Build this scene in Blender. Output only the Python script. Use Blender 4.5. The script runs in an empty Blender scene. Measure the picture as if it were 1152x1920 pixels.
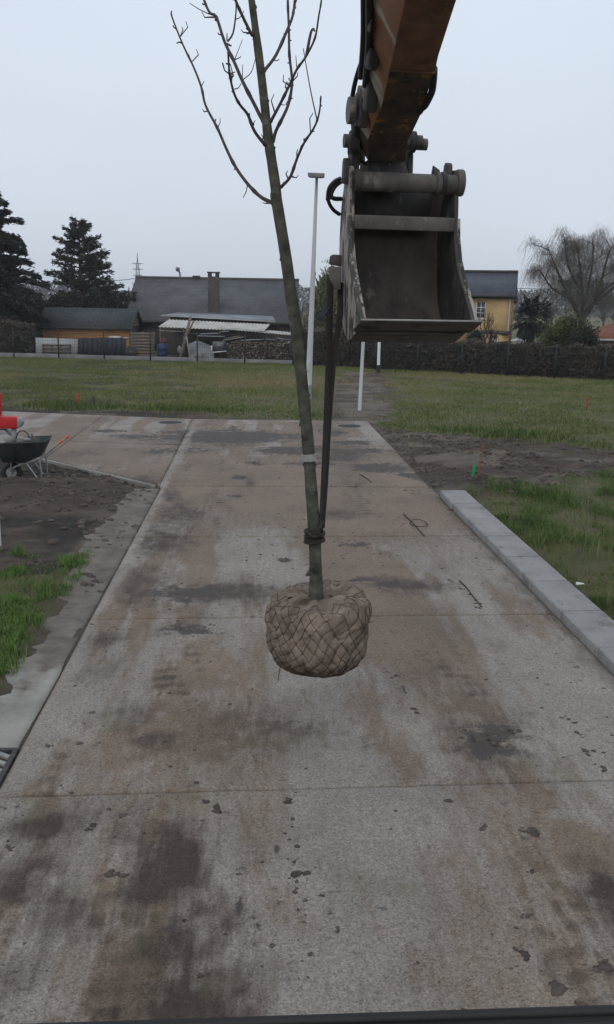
import bpy, bmesh, math, random
import numpy as np
from mathutils import Vector, Matrix
random.seed(7)
RNG = np.random.default_rng(7)
PI = math.pi
SC = bpy.context.scene
COL = SC.collection

# ------------------------------------------------------------------ camera, sky, sun, exposure
CAM_H = 3.2; FPX = 1650.0; PITCH = math.radians(13.46); YAW = math.radians(-3.1); ROLL = math.radians(1.0)
cam_d = bpy.data.cameras.new('camera'); cam = bpy.data.objects.new('camera', cam_d); COL.objects.link(cam)
cam_d.sensor_fit = 'VERTICAL'; cam_d.sensor_height = 24.0; cam_d.lens = 24.0 * FPX / 1920.0
cam_d.clip_start = 0.05; cam_d.clip_end = 6000.0
cam.matrix_world = (Matrix.Translation((0, 0, CAM_H)) @ Matrix.Rotation(YAW, 4, 'Z')
                    @ Matrix.Rotation(PI / 2 - PITCH, 4, 'X') @ Matrix.Rotation(ROLL, 4, 'Z'))
SC.camera = cam

SUN_EL = math.radians(42.0); SUN_AZ = math.radians(200.0)
world = bpy.data.worlds.new('World'); SC.world = world; world.use_nodes = True
wt = world.node_tree; wt.nodes.clear()
w_out = wt.nodes.new('ShaderNodeOutputWorld'); w_bg = wt.nodes.new('ShaderNodeBackground')
w_sky = wt.nodes.new('ShaderNodeTexSky'); w_sky.sky_type = 'NISHITA'; w_sky.sun_disc = False
w_sky.sun_elevation = SUN_EL; w_sky.sun_rotation = SUN_AZ; w_sky.dust_density = 6.0; w_sky.air_density = 1.5
# thick even cloud cover: the clear sky is mostly hidden by a grey layer, a little brighter overhead
w_geo = wt.nodes.new('ShaderNodeTexCoord'); w_sep = wt.nodes.new('ShaderNodeSeparateXYZ')
wt.links.new(w_geo.outputs['Generated'], w_sep.inputs[0])
w_rmp = wt.nodes.new('ShaderNodeValToRGB')
w_rmp.color_ramp.elements[0].position = 0.0; w_rmp.color_ramp.elements[0].color = (0.56, 0.608, 0.685, 1)
w_rmp.color_ramp.elements[1].position = 0.9; w_rmp.color_ramp.elements[1].color = (0.70, 0.775, 0.875, 1)
e = w_rmp.color_ramp.elements.new(0.25); e.color = (0.610, 0.675, 0.770, 1)
wt.links.new(w_sep.outputs['Z'], w_rmp.inputs[0])
w_noise = wt.nodes.new('ShaderNodeTexNoise'); w_noise.inputs['Scale'].default_value = 2.2; w_noise.inputs['Detail'].default_value = 3
w_mp = wt.nodes.new('ShaderNodeMapping'); w_mp.inputs['Scale'].default_value = (1, 1, 3)
wt.links.new(w_geo.outputs['Generated'], w_mp.inputs[0]); wt.links.new(w_mp.outputs[0], w_noise.inputs['Vector'])
w_var = wt.nodes.new('ShaderNodeMapRange'); w_var.inputs[3].default_value = 9.1; w_var.inputs[4].default_value = 10.9
wt.links.new(w_noise.outputs['Fac'], w_var.inputs[0])
w_mul = wt.nodes.new('ShaderNodeVectorMath'); w_mul.operation = 'SCALE'
wt.links.new(w_rmp.outputs[0], w_mul.inputs[0]); wt.links.new(w_var.outputs[0], w_mul.inputs['Scale'])
w_mix = wt.nodes.new('ShaderNodeMix'); w_mix.data_type = 'RGBA'; w_mix.inputs['Factor'].default_value = 0.93
wt.links.new(w_sky.outputs[0], w_mix.inputs['A']); wt.links.new(w_mul.outputs[0], w_mix.inputs['B'])
w_bg.inputs['Strength'].default_value = 0.1
wt.links.new(w_mix.outputs['Result'], w_bg.inputs['Color']); wt.links.new(w_bg.outputs[0], w_out.inputs[0])

sun_d = bpy.data.lights.new('sun', 'SUN'); sun_d.energy = 0.5; sun_d.angle = math.radians(50); sun_d.color = (1.0, 0.97, 0.93)
sun = bpy.data.objects.new('sun', sun_d); COL.objects.link(sun)
sun.rotation_euler = (PI / 2 - SUN_EL, 0, PI - SUN_AZ)

SC.view_settings.view_transform = 'Standard'; SC.view_settings.look = 'None'
SC.view_settings.exposure = 0.27; SC.view_settings.gamma = 1.0; SC.view_settings.use_curve_mapping = False
SC.render.engine = 'CYCLES'
try:
    SC.cycles.max_bounces = 6; SC.cycles.volume_bounces = 1
except Exception:
    pass

# ------------------------------------------------------------------ measuring helpers: pixel of the photo -> place in the world
HD = np.array([-math.sin(YAW), math.cos(YAW), 0.0]); RT = np.array([math.cos(YAW), math.sin(YAW), 0.0]); UP = np.array([0, 0, 1.0])
FW = HD * math.cos(PITCH) - UP * math.sin(PITCH); CU = HD * math.sin(PITCH) + UP * math.cos(PITCH)
def ray(px, py):
    x = px - 576; y = 960 - py; c, s = math.cos(ROLL), math.sin(ROLL)
    return FW * FPX + RT * (x * c - y * s) + CU * (x * s + y * c)
def G(px, py, z=0.0):
    d = ray(px, py); return np.array([0, 0, CAM_H]) + d * ((z - CAM_H) / d[2])
def W(px, py, D):
    d = ray(px, py); return np.array([0, 0, CAM_H]) + d * (D / (d @ HD))
def A(*p): return np.array(p, dtype=float)
def unit(v): return v / np.linalg.norm(v)

# ------------------------------------------------------------------ noise in numpy
def _hash(ix, iy, seed):
    h = (ix.astype(np.int64) * 374761393 + iy.astype(np.int64) * 668265263 + seed * 974634777) & 0x7fffffff
    h = ((h ^ (h >> 13)) * 1274126177) & 0x7fffffff
    return ((h ^ (h >> 16)) & 0xffff) / 65535.0
def vnoise(x, y, seed=0):
    x = np.asarray(x, float); y = np.asarray(y, float)
    ix = np.floor(x); iy = np.floor(y); fx = x - ix; fy = y - iy
    fx = fx * fx * (3 - 2 * fx); fy = fy * fy * (3 - 2 * fy)
    a = _hash(ix, iy, seed); b = _hash(ix + 1, iy, seed); c = _hash(ix, iy + 1, seed); d = _hash(ix + 1, iy + 1, seed)
    return (a * (1 - fx) + b * fx) * (1 - fy) + (c * (1 - fx) + d * fx) * fy
def fbm(x, y, seed=0, oct=4):
    s = 0; a = 0.5; t = 0
    for i in range(oct):
        s = s + a * vnoise(np.asarray(x) * 2 ** i, np.asarray(y) * 2 ** i, seed + i * 17); t += a; a *= 0.5
    return s / t
def sstep(a, b, x):
    t = np.clip((np.asarray(x, float) - a) / (b - a), 0, 1); return t * t * (3 - 2 * t)

# ------------------------------------------------------------------ materials
MATS = {}
def newmat(name):
    m = bpy.data.materials.new(name); m.use_nodes = True; nt = m.node_tree; nt.nodes.clear()
    o = nt.nodes.new('ShaderNodeOutputMaterial'); b = nt.nodes.new('ShaderNodeBsdfPrincipled')
    nt.links.new(b.outputs[0], o.inputs[0]); MATS[name] = m
    return m, nt, b
def ramp(nt, src, cols, lo=0.3, hi=0.7):
    r = nt.nodes.new('ShaderNodeValToRGB'); el = r.color_ramp.elements
    n = len(cols)
    el[0].position = lo; el[0].color = (*cols[0], 1); el[1].position = hi; el[1].color = (*cols[-1], 1)
    for i in range(1, n - 1):
        q = el.new(lo + (hi - lo) * i / (n - 1)); q.color = (*cols[i], 1)
    nt.links.new(src, r.inputs[0]); return r
def coords(nt, kind, stretch=(1, 1, 1), rot=(0, 0, 0)):
    if kind == 'World':
        g = nt.nodes.new('ShaderNodeNewGeometry'); s = g.outputs['Position']
    else:
        g = nt.nodes.new('ShaderNodeTexCoord'); s = g.outputs['Object']
    mp = nt.nodes.new('ShaderNodeMapping'); mp.inputs['Scale'].default_value = stretch; mp.inputs['Rotation'].default_value = rot
    nt.links.new(s, mp.inputs[0]); return mp.outputs[0]
def tnoise(nt, vec, scale, detail=5, rough=0.55):
    n = nt.nodes.new('ShaderNodeTexNoise'); n.inputs['Scale'].default_value = scale; n.inputs['Detail'].default_value = detail
    n.inputs['Roughness'].default_value = rough; nt.links.new(vec, n.inputs['Vector']); return n.outputs['Fac']
def bumpn(nt, b, h, strength, dist=0.02):
    bp = nt.nodes.new('ShaderNodeBump'); bp.inputs['Strength'].default_value = strength; bp.inputs['Distance'].default_value = dist
    nt.links.new(h, bp.inputs['Height']); nt.links.new(bp.outputs[0], b.inputs['Normal'])
def mixc(nt, fac, a, b_, mode='MIX'):
    m = nt.nodes.new('ShaderNodeMix'); m.data_type = 'RGBA'; m.blend_type = mode
    for sock, v in (('Factor', fac), ('A', a), ('B', b_)):
        if isinstance(v, (int, float)): m.inputs[sock].default_value = v
        elif isinstance(v, tuple): m.inputs[sock].default_value = (*v, 1)
        else: nt.links.new(v, m.inputs[sock])
    return m.outputs['Result']
def nmat(name, cols, scale=6, detail=6, rough=0.8, bump=0.25, bscale=None, dist=0.02, metallic=0.0, spec=0.3,
         coord='Object', stretch=(1, 1, 1), lo=0.32, hi=0.68):
    m, nt, b = newmat(name); v = coords(nt, coord, stretch)
    f = tnoise(nt, v, scale, detail); r = ramp(nt, f, cols, lo, hi); nt.links.new(r.outputs[0], b.inputs['Base Color'])
    b.inputs['Roughness'].default_value = rough; b.inputs['Metallic'].default_value = metallic; b.inputs['Specular IOR Level'].default_value = spec
    if bump: bumpn(nt, b, tnoise(nt, v, bscale or scale * 3, 6), bump, dist)
    return m
def leafmat(name, cols, rough=0.7, trans=0.15):
    m, nt, b = newmat(name)
    a = nt.nodes.new('ShaderNodeAttribute'); a.attribute_name = 'rnd'
    r = ramp(nt, a.outputs['Fac'], cols, 0.0, 1.0); nt.links.new(r.outputs[0], b.inputs['Base Color'])
    b.inputs['Roughness'].default_value = rough; b.inputs['Specular IOR Level'].default_value = 0.2
    return m

nmat('rubber', [(0.012, 0.012, 0.013), (0.02, 0.02, 0.02)], rough=0.55, bump=0.1)
nmat('hose', [(0.012, 0.013, 0.016), (0.03, 0.03, 0.032)], scale=20, rough=0.5, bump=0.1)
def kerbmat():
    m, nt, b = newmat('kerb_concrete'); v = coords(nt, 'World')
    c = ramp(nt, tnoise(nt, v, 2.6, 10, 0.65), [(0.165, 0.161, 0.154), (0.225, 0.22, 0.212), (0.255, 0.25, 0.241)], 0.3, 0.7).outputs[0]
    fine = ramp(nt, tnoise(nt, v, 60, 6, 0.7), [(.82,) * 3, (1.12,) * 3], .3, .7).outputs[0]; c = mixc(nt, 1.0, c, fine, 'MULTIPLY')
    damp = ramp(nt, tnoise(nt, coords(nt, 'World', (1, .6, 1)), 3.3, 9, 0.62), [(0, 0, 0), (1, 1, 1)], .60, .65).outputs[0]; c = mixc(nt, damp, c, mixc(nt, 1.0, c, (.66, .64, .62), 'MULTIPLY'))
    mud = ramp(nt, tnoise(nt, v, 9, 10, 0.7), [(0, 0, 0), (.7, .7, .7)], .59, .70).outputs[0]; c = mixc(nt, mud, c, (0.10, 0.082, 0.066))
    nt.links.new(c, b.inputs['Base Color']); b.inputs['Roughness'].default_value = .85; bumpn(nt, b, tnoise(nt, v, 90, 8), .35, .005)
kerbmat()
nmat('gutter_concrete', [(0.12, 0.115, 0.105), (0.21, 0.20, 0.178), (0.26, 0.247, 0.222)], scale=1.6, rough=0.85, bump=0.2, bscale=120, dist=0.004, coord='World')
nmat('mud', [(0.035, 0.027, 0.022), (0.075, 0.058, 0.047), (0.10, 0.08, 0.065)], scale=9, rough=0.85, bump=0.6, bscale=40, coord='World')
nmat('cast_iron', [(0.03, 0.03, 0.032), (0.075, 0.07, 0.066)], scale=18, rough=0.6, bump=0.2, metallic=0.4)
nmat('galvanised', [(0.22, 0.225, 0.23), (0.36, 0.365, 0.37)], scale=10, rough=0.5, metallic=0.5, bump=0.05)
nmat('pole_white', [(0.40, 0.41, 0.42), (0.50, 0.51, 0.52)], scale=2, rough=0.55, bump=0.05, stretch=(1, 1, .2))
nmat('white_paint', [(0.55, 0.55, 0.55), (0.68, 0.68, 0.67)], scale=4, rough=0.6, bump=0.05)
nmat('black_paint', [(0.012, 0.012, 0.012), (0.03, 0.03, 0.03)], scale=4, rough=0.6, bump=0.05)
nmat('lamp_grey', [(0.12, 0.125, 0.13), (0.17, 0.175, 0.18)], scale=5, rough=0.5, bump=0.05)
nmat('bark_young', [(0.026, 0.026, 0.018), (0.058, 0.058, 0.042), (0.085, 0.082, 0.062), (0.16, 0.15, 0.122)], scale=11, detail=10, rough=0.85, bump=0.9, bscale=40, dist=0.010, coord='World', stretch=(1, 1, 1.2), lo=.3, hi=.74)
nmat('bark_twig', [(0.045, 0.036, 0.036), (0.09, 0.072, 0.068)], scale=25, rough=0.8, bump=0.3, bscale=60, dist=0.003, coord='World')
nmat('bark_dark', [(0.035, 0.028, 0.022), (0.085, 0.07, 0.055)], scale=6, rough=0.9, bump=0.6)
nmat('burlap_wire', [(0.024, 0.018, 0.013), (0.060, 0.044, 0.033)], scale=30, rough=0.7, bump=0.1)
nmat('band', [(0.22, 0.22, 0.205), (0.33, 0.33, 0.31)], scale=30, rough=0.6, bump=0.1)
nmat('strap', [(0.020, 0.017, 0.015), (0.042, 0.034, 0.029)], scale=30, rough=0.85, bump=0.4, bscale=150, dist=0.003, coord='World', stretch=(3, 3, .6))
nmat('tag', [(0.012, 0.014, 0.024), (0.022, 0.026, 0.04)], scale=20, rough=0.6, bump=0.1)
nmat('plank_orange', [(0.28, 0.125, 0.052), (0.40, 0.20, 0.085), (0.46, 0.245, 0.115)], scale=3, rough=0.8, bump=0.3, coord='World', stretch=(.5, .5, 8))
nmat('plank_old', [(0.09, 0.07, 0.055), (0.16, 0.125, 0.098), (0.20, 0.165, 0.135)], scale=3, rough=0.85, bump=0.3, coord='World', stretch=(.6, .6, 6))
nmat('plank_pale', [(0.20, 0.18, 0.155), (0.30, 0.275, 0.24)], scale=3, rough=0.85, bump=0.3, coord='World')
nmat('dark_sheet', [(0.020, 0.023, 0.030), (0.034, 0.037, 0.045)], scale=2, rough=0.7, bump=0.2, coord='World', stretch=(6, 6, .4))
nmat('dark_wall', [(0.035, 0.030, 0.027), (0.065, 0.056, 0.05)], scale=2, rough=0.9, bump=0.2)
nmat('board_white', [(0.28, 0.285, 0.30), (0.38, 0.39, 0.40)], scale=1.5, rough=0.8, bump=0.1)
nmat('sheet_pale', [(0.27, 0.265, 0.245), (0.40, 0.39, 0.36), (0.44, 0.435, 0.41)], scale=1.2, rough=0.75, bump=0.1, coord='World')
nmat('sheet_blue', [(0.14, 0.155, 0.175), (0.24, 0.255, 0.275)], scale=1.2, rough=0.7, bump=0.1, coord='World')
nmat('barrel_blue', [(0.010, 0.026, 0.075), (0.016, 0.04, 0.105)], scale=4, rough=0.45, bump=0.05)
nmat('red_cloth', [(0.10, 0.02, 0.015), (0.16, 0.03, 0.02)], scale=6, rough=0.8)
nmat('log_bark', [(0.045, 0.035, 0.028), (0.10, 0.078, 0.06), (0.16, 0.125, 0.095)], scale=5, rough=0.9, bump=0.3, coord='World')
nmat('chimney_brick', [(0.055, 0.05, 0.05), (0.095, 0.082, 0.078)], scale=4, rough=0.9, bump=0.4)
nmat('plinth', [(0.13, 0.13, 0.13), (0.22, 0.22, 0.215)], scale=1.5, rough=0.9, bump=0.2, coord='World')
nmat('fence_green', [(0.015, 0.018, 0.017), (0.028, 0.032, 0.03)], scale=5, rough=0.6, bump=0)
nmat('stake_red', [(0.32, 0.035, 0.015), (0.42, 0.055, 0.02)], scale=20, rough=0.6, bump=0.1)
nmat('stake_rust', [(0.20, 0.06, 0.03), (0.30, 0.09, 0.045)], scale=20, rough=0.8, bump=0.1)
nmat('stake_green', [(0.0, 0.20, 0.07), (0.015, 0.28, 0.10)], scale=20, rough=0.5, bump=0.05)
nmat('barrow_green', [(0.022, 0.032, 0.032), (0.042, 0.055, 0.052), (0.065, 0.07, 0.065)], scale=5, rough=0.6, bump=0.15)
nmat('grip_orange', [(0.50, 0.10, 0.02), (0.58, 0.13, 0.03)], scale=10, rough=0.5, bump=0.05)
nmat('machine_red', [(0.36, 0.012, 0.014), (0.46, 0.02, 0.02)], scale=4, rough=0.5, bump=0.05)
nmat('machine_grey', [(0.16, 0.16, 0.16), (0.28, 0.275, 0.27)], scale=8, rough=0.6, bump=0.1)
nmat('sack', [(0.16, 0.15, 0.138), (0.26, 0.245, 0.225)], scale=8, rough=0.9, bump=0.4)
nmat('pylon_steel', [(0.20, 0.21, 0.23), (0.26, 0.27, 0.29)], scale=1, rough=0.6, bump=0)
nmat('wire_dark', [(0.03, 0.03, 0.035), (0.04, 0.04, 0.045)], rough=0.6, bump=0)
nmat('red_tiles', [(0.13, 0.045, 0.03), (0.20, 0.07, 0.045)], scale=3, rough=0.85, bump=0.3)
nmat('red_brick', [(0.12, 0.05, 0.038), (0.18, 0.08, 0.06)], scale=3, rough=0.9, bump=0.3)
nmat('joint_filler', [(0.03, 0.026, 0.023), (0.05, 0.043, 0.038)], scale=20, rough=0.95, bump=0.2, coord='World')
nmat('paper', [(0.55, 0.56, 0.5), (0.62, 0.64, 0.58)], scale=20, rough=0.8, bump=0)
nmat('twig_dead', [(0.035, 0.028, 0.022), (0.07, 0.055, 0.045)], scale=30, rough=0.9, bump=0.2)

# steel of bucket and coupler: black-brown steel with pale dried mud smears
def steel(name, base, mudc, amount, scale=5.0, stretch=(1, 1, .5), metallic=0.08):
    m, nt, b = newmat(name); v = coords(nt, 'World', stretch)
    r = ramp(nt, tnoise(nt, v, scale, 8, 0.65), base, 0.3, 0.7)
    mk = ramp(nt, tnoise(nt, v, scale * 1.7, 10, 0.7), [(0, 0, 0), (1, 1, 1)], amount, amount + 0.06)
    c = mixc(nt, mk.outputs[0], r.outputs[0], mudc); nt.links.new(c, b.inputs['Base Color'])
    b.inputs['Roughness'].default_value = 0.68; b.inputs['Metallic'].default_value = metallic; b.inputs['Specular IOR Level'].default_value = 0.35
    bumpn(nt, b, tnoise(nt, v, scale * 5, 8), 0.4, 0.01)
    return m
steel('steel_dark', [(0.016, 0.016, 0.018), (0.055, 0.050, 0.046), (0.092, 0.082, 0.072)], (0.16, 0.14, 0.12), 0.57)
steel('steel_inner', [(0.010, 0.010, 0.011), (0.070, 0.058, 0.050), (0.105, 0.088, 0.075)], (0.135, 0.112, 0.094), 0.60, 2.6)
steel('steel_grey', [(0.045, 0.042, 0.039), (0.11, 0.099, 0.089), (0.165, 0.148, 0.130)], (0.23, 0.205, 0.18), 0.56)
steel('steel_muddy', [(0.03, 0.026, 0.022), (0.04, 0.034, 0.030)], (0.33, 0.29, 0.255), 0.455, 4.0, (1.4, 1.4, .45))
steel('steel_chip', [(0.045, 0.040, 0.036), (0.10, 0.09, 0.08)], (0.38, 0.36, 0.335), 0.55, 9.0, (1, 1, .6))
steel('steel_worn', [(0.30, 0.29, 0.27), (0.42, 0.41, 0.38)], (0.16, 0.14, 0.12), 0.62, 12.0, (1, 1, 1))
steel('steel_under', [(0.065, 0.056, 0.047), (0.105, 0.09, 0.076)], (0.026, 0.022, 0.02), 0.54, 4.0, (.5, 1, 3))
# worn orange-brown paint of the stick
def stickmat():
    m, nt, b = newmat('stick_paint'); v = coords(nt, 'World', (1, 1, .4))
    base = ramp(nt, tnoise(nt, v, 5, 8, 0.6), [(0.100, 0.054, 0.036), (0.185, 0.092, 0.058), (0.25, 0.13, 0.078)], 0.3, 0.7).outputs[0]
    k1 = ramp(nt, tnoise(nt, v, 3.4, 6, 0.6), [(0, 0, 0), (1, 1, 1)], 0.62, 0.70).outputs[0]
    c = mixc(nt, k1, base, (0.28, 0.135, 0.05))
    k2 = ramp(nt, tnoise(nt, v, 9, 8, 0.7), [(0, 0, 0), (1, 1, 1)], 0.60, 0.68).outputs[0]
    c = mixc(nt, k2, c, (0.035, 0.026, 0.024))
    nt.links.new(c, b.inputs['Base Color']); b.inputs['Roughness'].default_value = 0.6; b.inputs['Specular IOR Level'].default_value = 0.3
    bumpn(nt, b, tnoise(nt, v, 30, 8), 0.25, 0.006)
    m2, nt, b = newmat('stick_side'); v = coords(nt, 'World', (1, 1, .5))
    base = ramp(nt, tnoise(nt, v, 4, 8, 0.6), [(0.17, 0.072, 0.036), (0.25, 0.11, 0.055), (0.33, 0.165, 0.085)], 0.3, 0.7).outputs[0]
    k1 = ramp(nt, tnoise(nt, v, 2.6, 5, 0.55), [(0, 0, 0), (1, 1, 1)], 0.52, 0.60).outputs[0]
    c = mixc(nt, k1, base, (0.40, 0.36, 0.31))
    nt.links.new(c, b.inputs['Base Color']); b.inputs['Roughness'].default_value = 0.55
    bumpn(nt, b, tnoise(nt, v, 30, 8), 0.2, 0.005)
stickmat()
steel('stick_nose', [(0.024, 0.020, 0.018), (0.080, 0.054, 0.040), (0.125, 0.080, 0.054)], (0.36, 0.18, 0.06), 0.575, 4.0, (1.4, 1.4, .5), 0.0)

# roof tiles and bricks too far away to part: colour and relief from a brick pattern
def tilemat(name, c1, c2, mort, bw, bh, bump, rough=0.8, swap=None, var=0.5):
    m, nt, b = newmat(name)
    uv = nt.nodes.new('ShaderNodeUVMap')
    bt = nt.nodes.new('ShaderNodeTexBrick'); nt.links.new(uv.outputs[0], bt.inputs['Vector'])
    bt.inputs['Color1'].default_value = (*c1, 1); bt.inputs['Color2'].default_value = (*c2, 1); bt.inputs['Mortar'].default_value = (*mort, 1)
    bt.inputs['Scale'].default_value = 1.0; bt.inputs['Brick Width'].default_value = bw; bt.inputs['Row Height'].default_value = bh
    bt.inputs['Mortar Size'].default_value = bh * 0.09; bt.inputs['Mortar Smooth'].default_value = 0.3
    v = coords(nt, 'World'); n = tnoise(nt, v, 0.9, 6)
    r = ramp(nt, n, [(1 - var * .5,) * 3, (1 + var * .35,) * 3], 0.3, 0.7)
    c = mixc(nt, 1.0, bt.outputs['Color'], r.outputs[0], 'MULTIPLY'); nt.links.new(c, b.inputs['Base Color'])
    b.inputs['Roughness'].default_value = rough; b.inputs['Specular IOR Level'].default_value = 0.25
    inv = nt.nodes.new('ShaderNodeMath'); inv.operation = 'SUBTRACT'; inv.inputs[0].default_value = 1.0; nt.links.new(bt.outputs['Fac'], inv.inputs[1])
    bumpn(nt, b, inv.outputs[0], bump, 0.03)
tilemat('roof_slate', (0.090, 0.093, 0.100), (0.106, 0.109, 0.117), (0.064, 0.066, 0.071), 0.24, 0.17, 0.6)
tilemat('roof_blue', (0.045, 0.052, 0.070), (0.062, 0.070, 0.090), (0.02, 0.023, 0.03), 0.28, 0.32, 0.7, 0.6)
tilemat('roof_shed', (0.040, 0.048, 0.054), (0.056, 0.064, 0.070), (0.02, 0.024, 0.026), 0.5, 0.22, 0.7)
tilemat('brick_yellow', (0.40, 0.265, 0.115), (0.49, 0.335, 0.155), (0.34, 0.25, 0.14), 0.24, 0.08, 0.3, 0.9, var=0.35)
tilemat('brick_brown', (0.085, 0.062, 0.05), (0.115, 0.082, 0.065), (0.08, 0.07, 0.06), 0.24, 0.08, 0.3, 0.9)
m, nt, b = newmat('pane_glass'); b.inputs['Base Color'].default_value = (0.05, 0.055, 0.065, 1); b.inputs['Roughness'].default_value = 0.08; b.inputs['Specular IOR Level'].default_value = 0.6
rr = ramp(nt, tnoise(nt, coords(nt, 'Object'), 3), [(0.04, 0.045, 0.055), (0.11, 0.115, 0.125)]); nt.links.new(rr.outputs[0], b.inputs['Base Color'])

leafmat('needle_blue', [(0.008, 0.014, 0.013), (0.020, 0.032, 0.028), (0.038, 0.052, 0.045)])
leafmat('needle_green', [(0.012, 0.020, 0.014), (0.028, 0.040, 0.028), (0.055, 0.068, 0.046)])
leafmat('leaf_cypress', [(0.050, 0.060, 0.028), (0.115, 0.130, 0.064), (0.20, 0.195, 0.11)])
leafmat('leaf_dark', [(0.008, 0.012, 0.008), (0.022, 0.030, 0.018), (0.042, 0.054, 0.030)])
leafmat('leaf_hedge', [(0.028, 0.022, 0.018), (0.075, 0.061, 0.048), (0.145, 0.116, 0.088)])
leafmat('leaf_redhedge', [(0.020, 0.011, 0.008), (0.055, 0.030, 0.022), (0.088, 0.050, 0.036)])
leafmat('leaf_bush', [(0.022, 0.032, 0.012), (0.055, 0.070, 0.024), (0.11, 0.112, 0.038)])
leafmat('leaf_palm', [(0.010, 0.016, 0.012), (0.026, 0.036, 0.026), (0.055, 0.066, 0.046)])
leafmat('twig_willow', [(0.075, 0.067, 0.060), (0.135, 0.118, 0.100), (0.205, 0.178, 0.140)])
leafmat('twig_far', [(0.07, 0.07, 0.072), (0.10, 0.098, 0.10)])
leafmat('twig_purple', [(0.04, 0.025, 0.03), (0.085, 0.055, 0.06)])
leafmat('grass_near', [(0.038, 0.080, 0.015), (0.085, 0.160, 0.030), (0.14, 0.215, 0.052), (0.22, 0.21, 0.095)])
leafmat('grass_verge', [(0.036, 0.066, 0.017), (0.080, 0.132, 0.034), (0.14, 0.175, 0.058), (0.22, 0.185, 0.105)])
leafmat('grass_far', [(0.058, 0.092, 0.022), (0.105, 0.138, 0.038), (0.165, 0.165, 0.060), (0.24, 0.185, 0.098)])

# burlap cloth
def burlap():
    m, nt, b = newmat('burlap'); v = coords(nt, 'World')
    c = ramp(nt, tnoise(nt, v, 7, 6, 0.6), [(0.130, 0.101, 0.080), (0.215, 0.170, 0.135), (0.295, 0.240, 0.195)], 0.3, 0.7).outputs[0]
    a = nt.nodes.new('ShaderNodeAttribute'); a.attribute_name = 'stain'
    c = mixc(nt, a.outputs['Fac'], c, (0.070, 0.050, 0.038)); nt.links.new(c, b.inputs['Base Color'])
    b.inputs['Roughness'].default_value = 0.95; b.inputs['Specular IOR Level'].default_value = 0.1
    wv = nt.nodes.new('ShaderNodeTexWave'); wv.inputs['Scale'].default_value = 90; wv.inputs['Distortion'].default_value = 2; nt.links.new(v, wv.inputs['Vector'])
    n = tnoise(nt, v, 60, 6); ad = nt.nodes.new('ShaderNodeMath'); ad.operation = 'ADD'; nt.links.new(n, ad.inputs[0])
    mu = nt.nodes.new('ShaderNodeMath'); mu.operation = 'MULTIPLY'; mu.inputs[1].default_value = 0.25; nt.links.new(wv.outputs['Fac'], mu.inputs[0]); nt.links.new(mu.outputs[0], ad.inputs[1])
    bumpn(nt, b, ad.outputs[0], 0.5, 0.006)
burlap()

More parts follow.
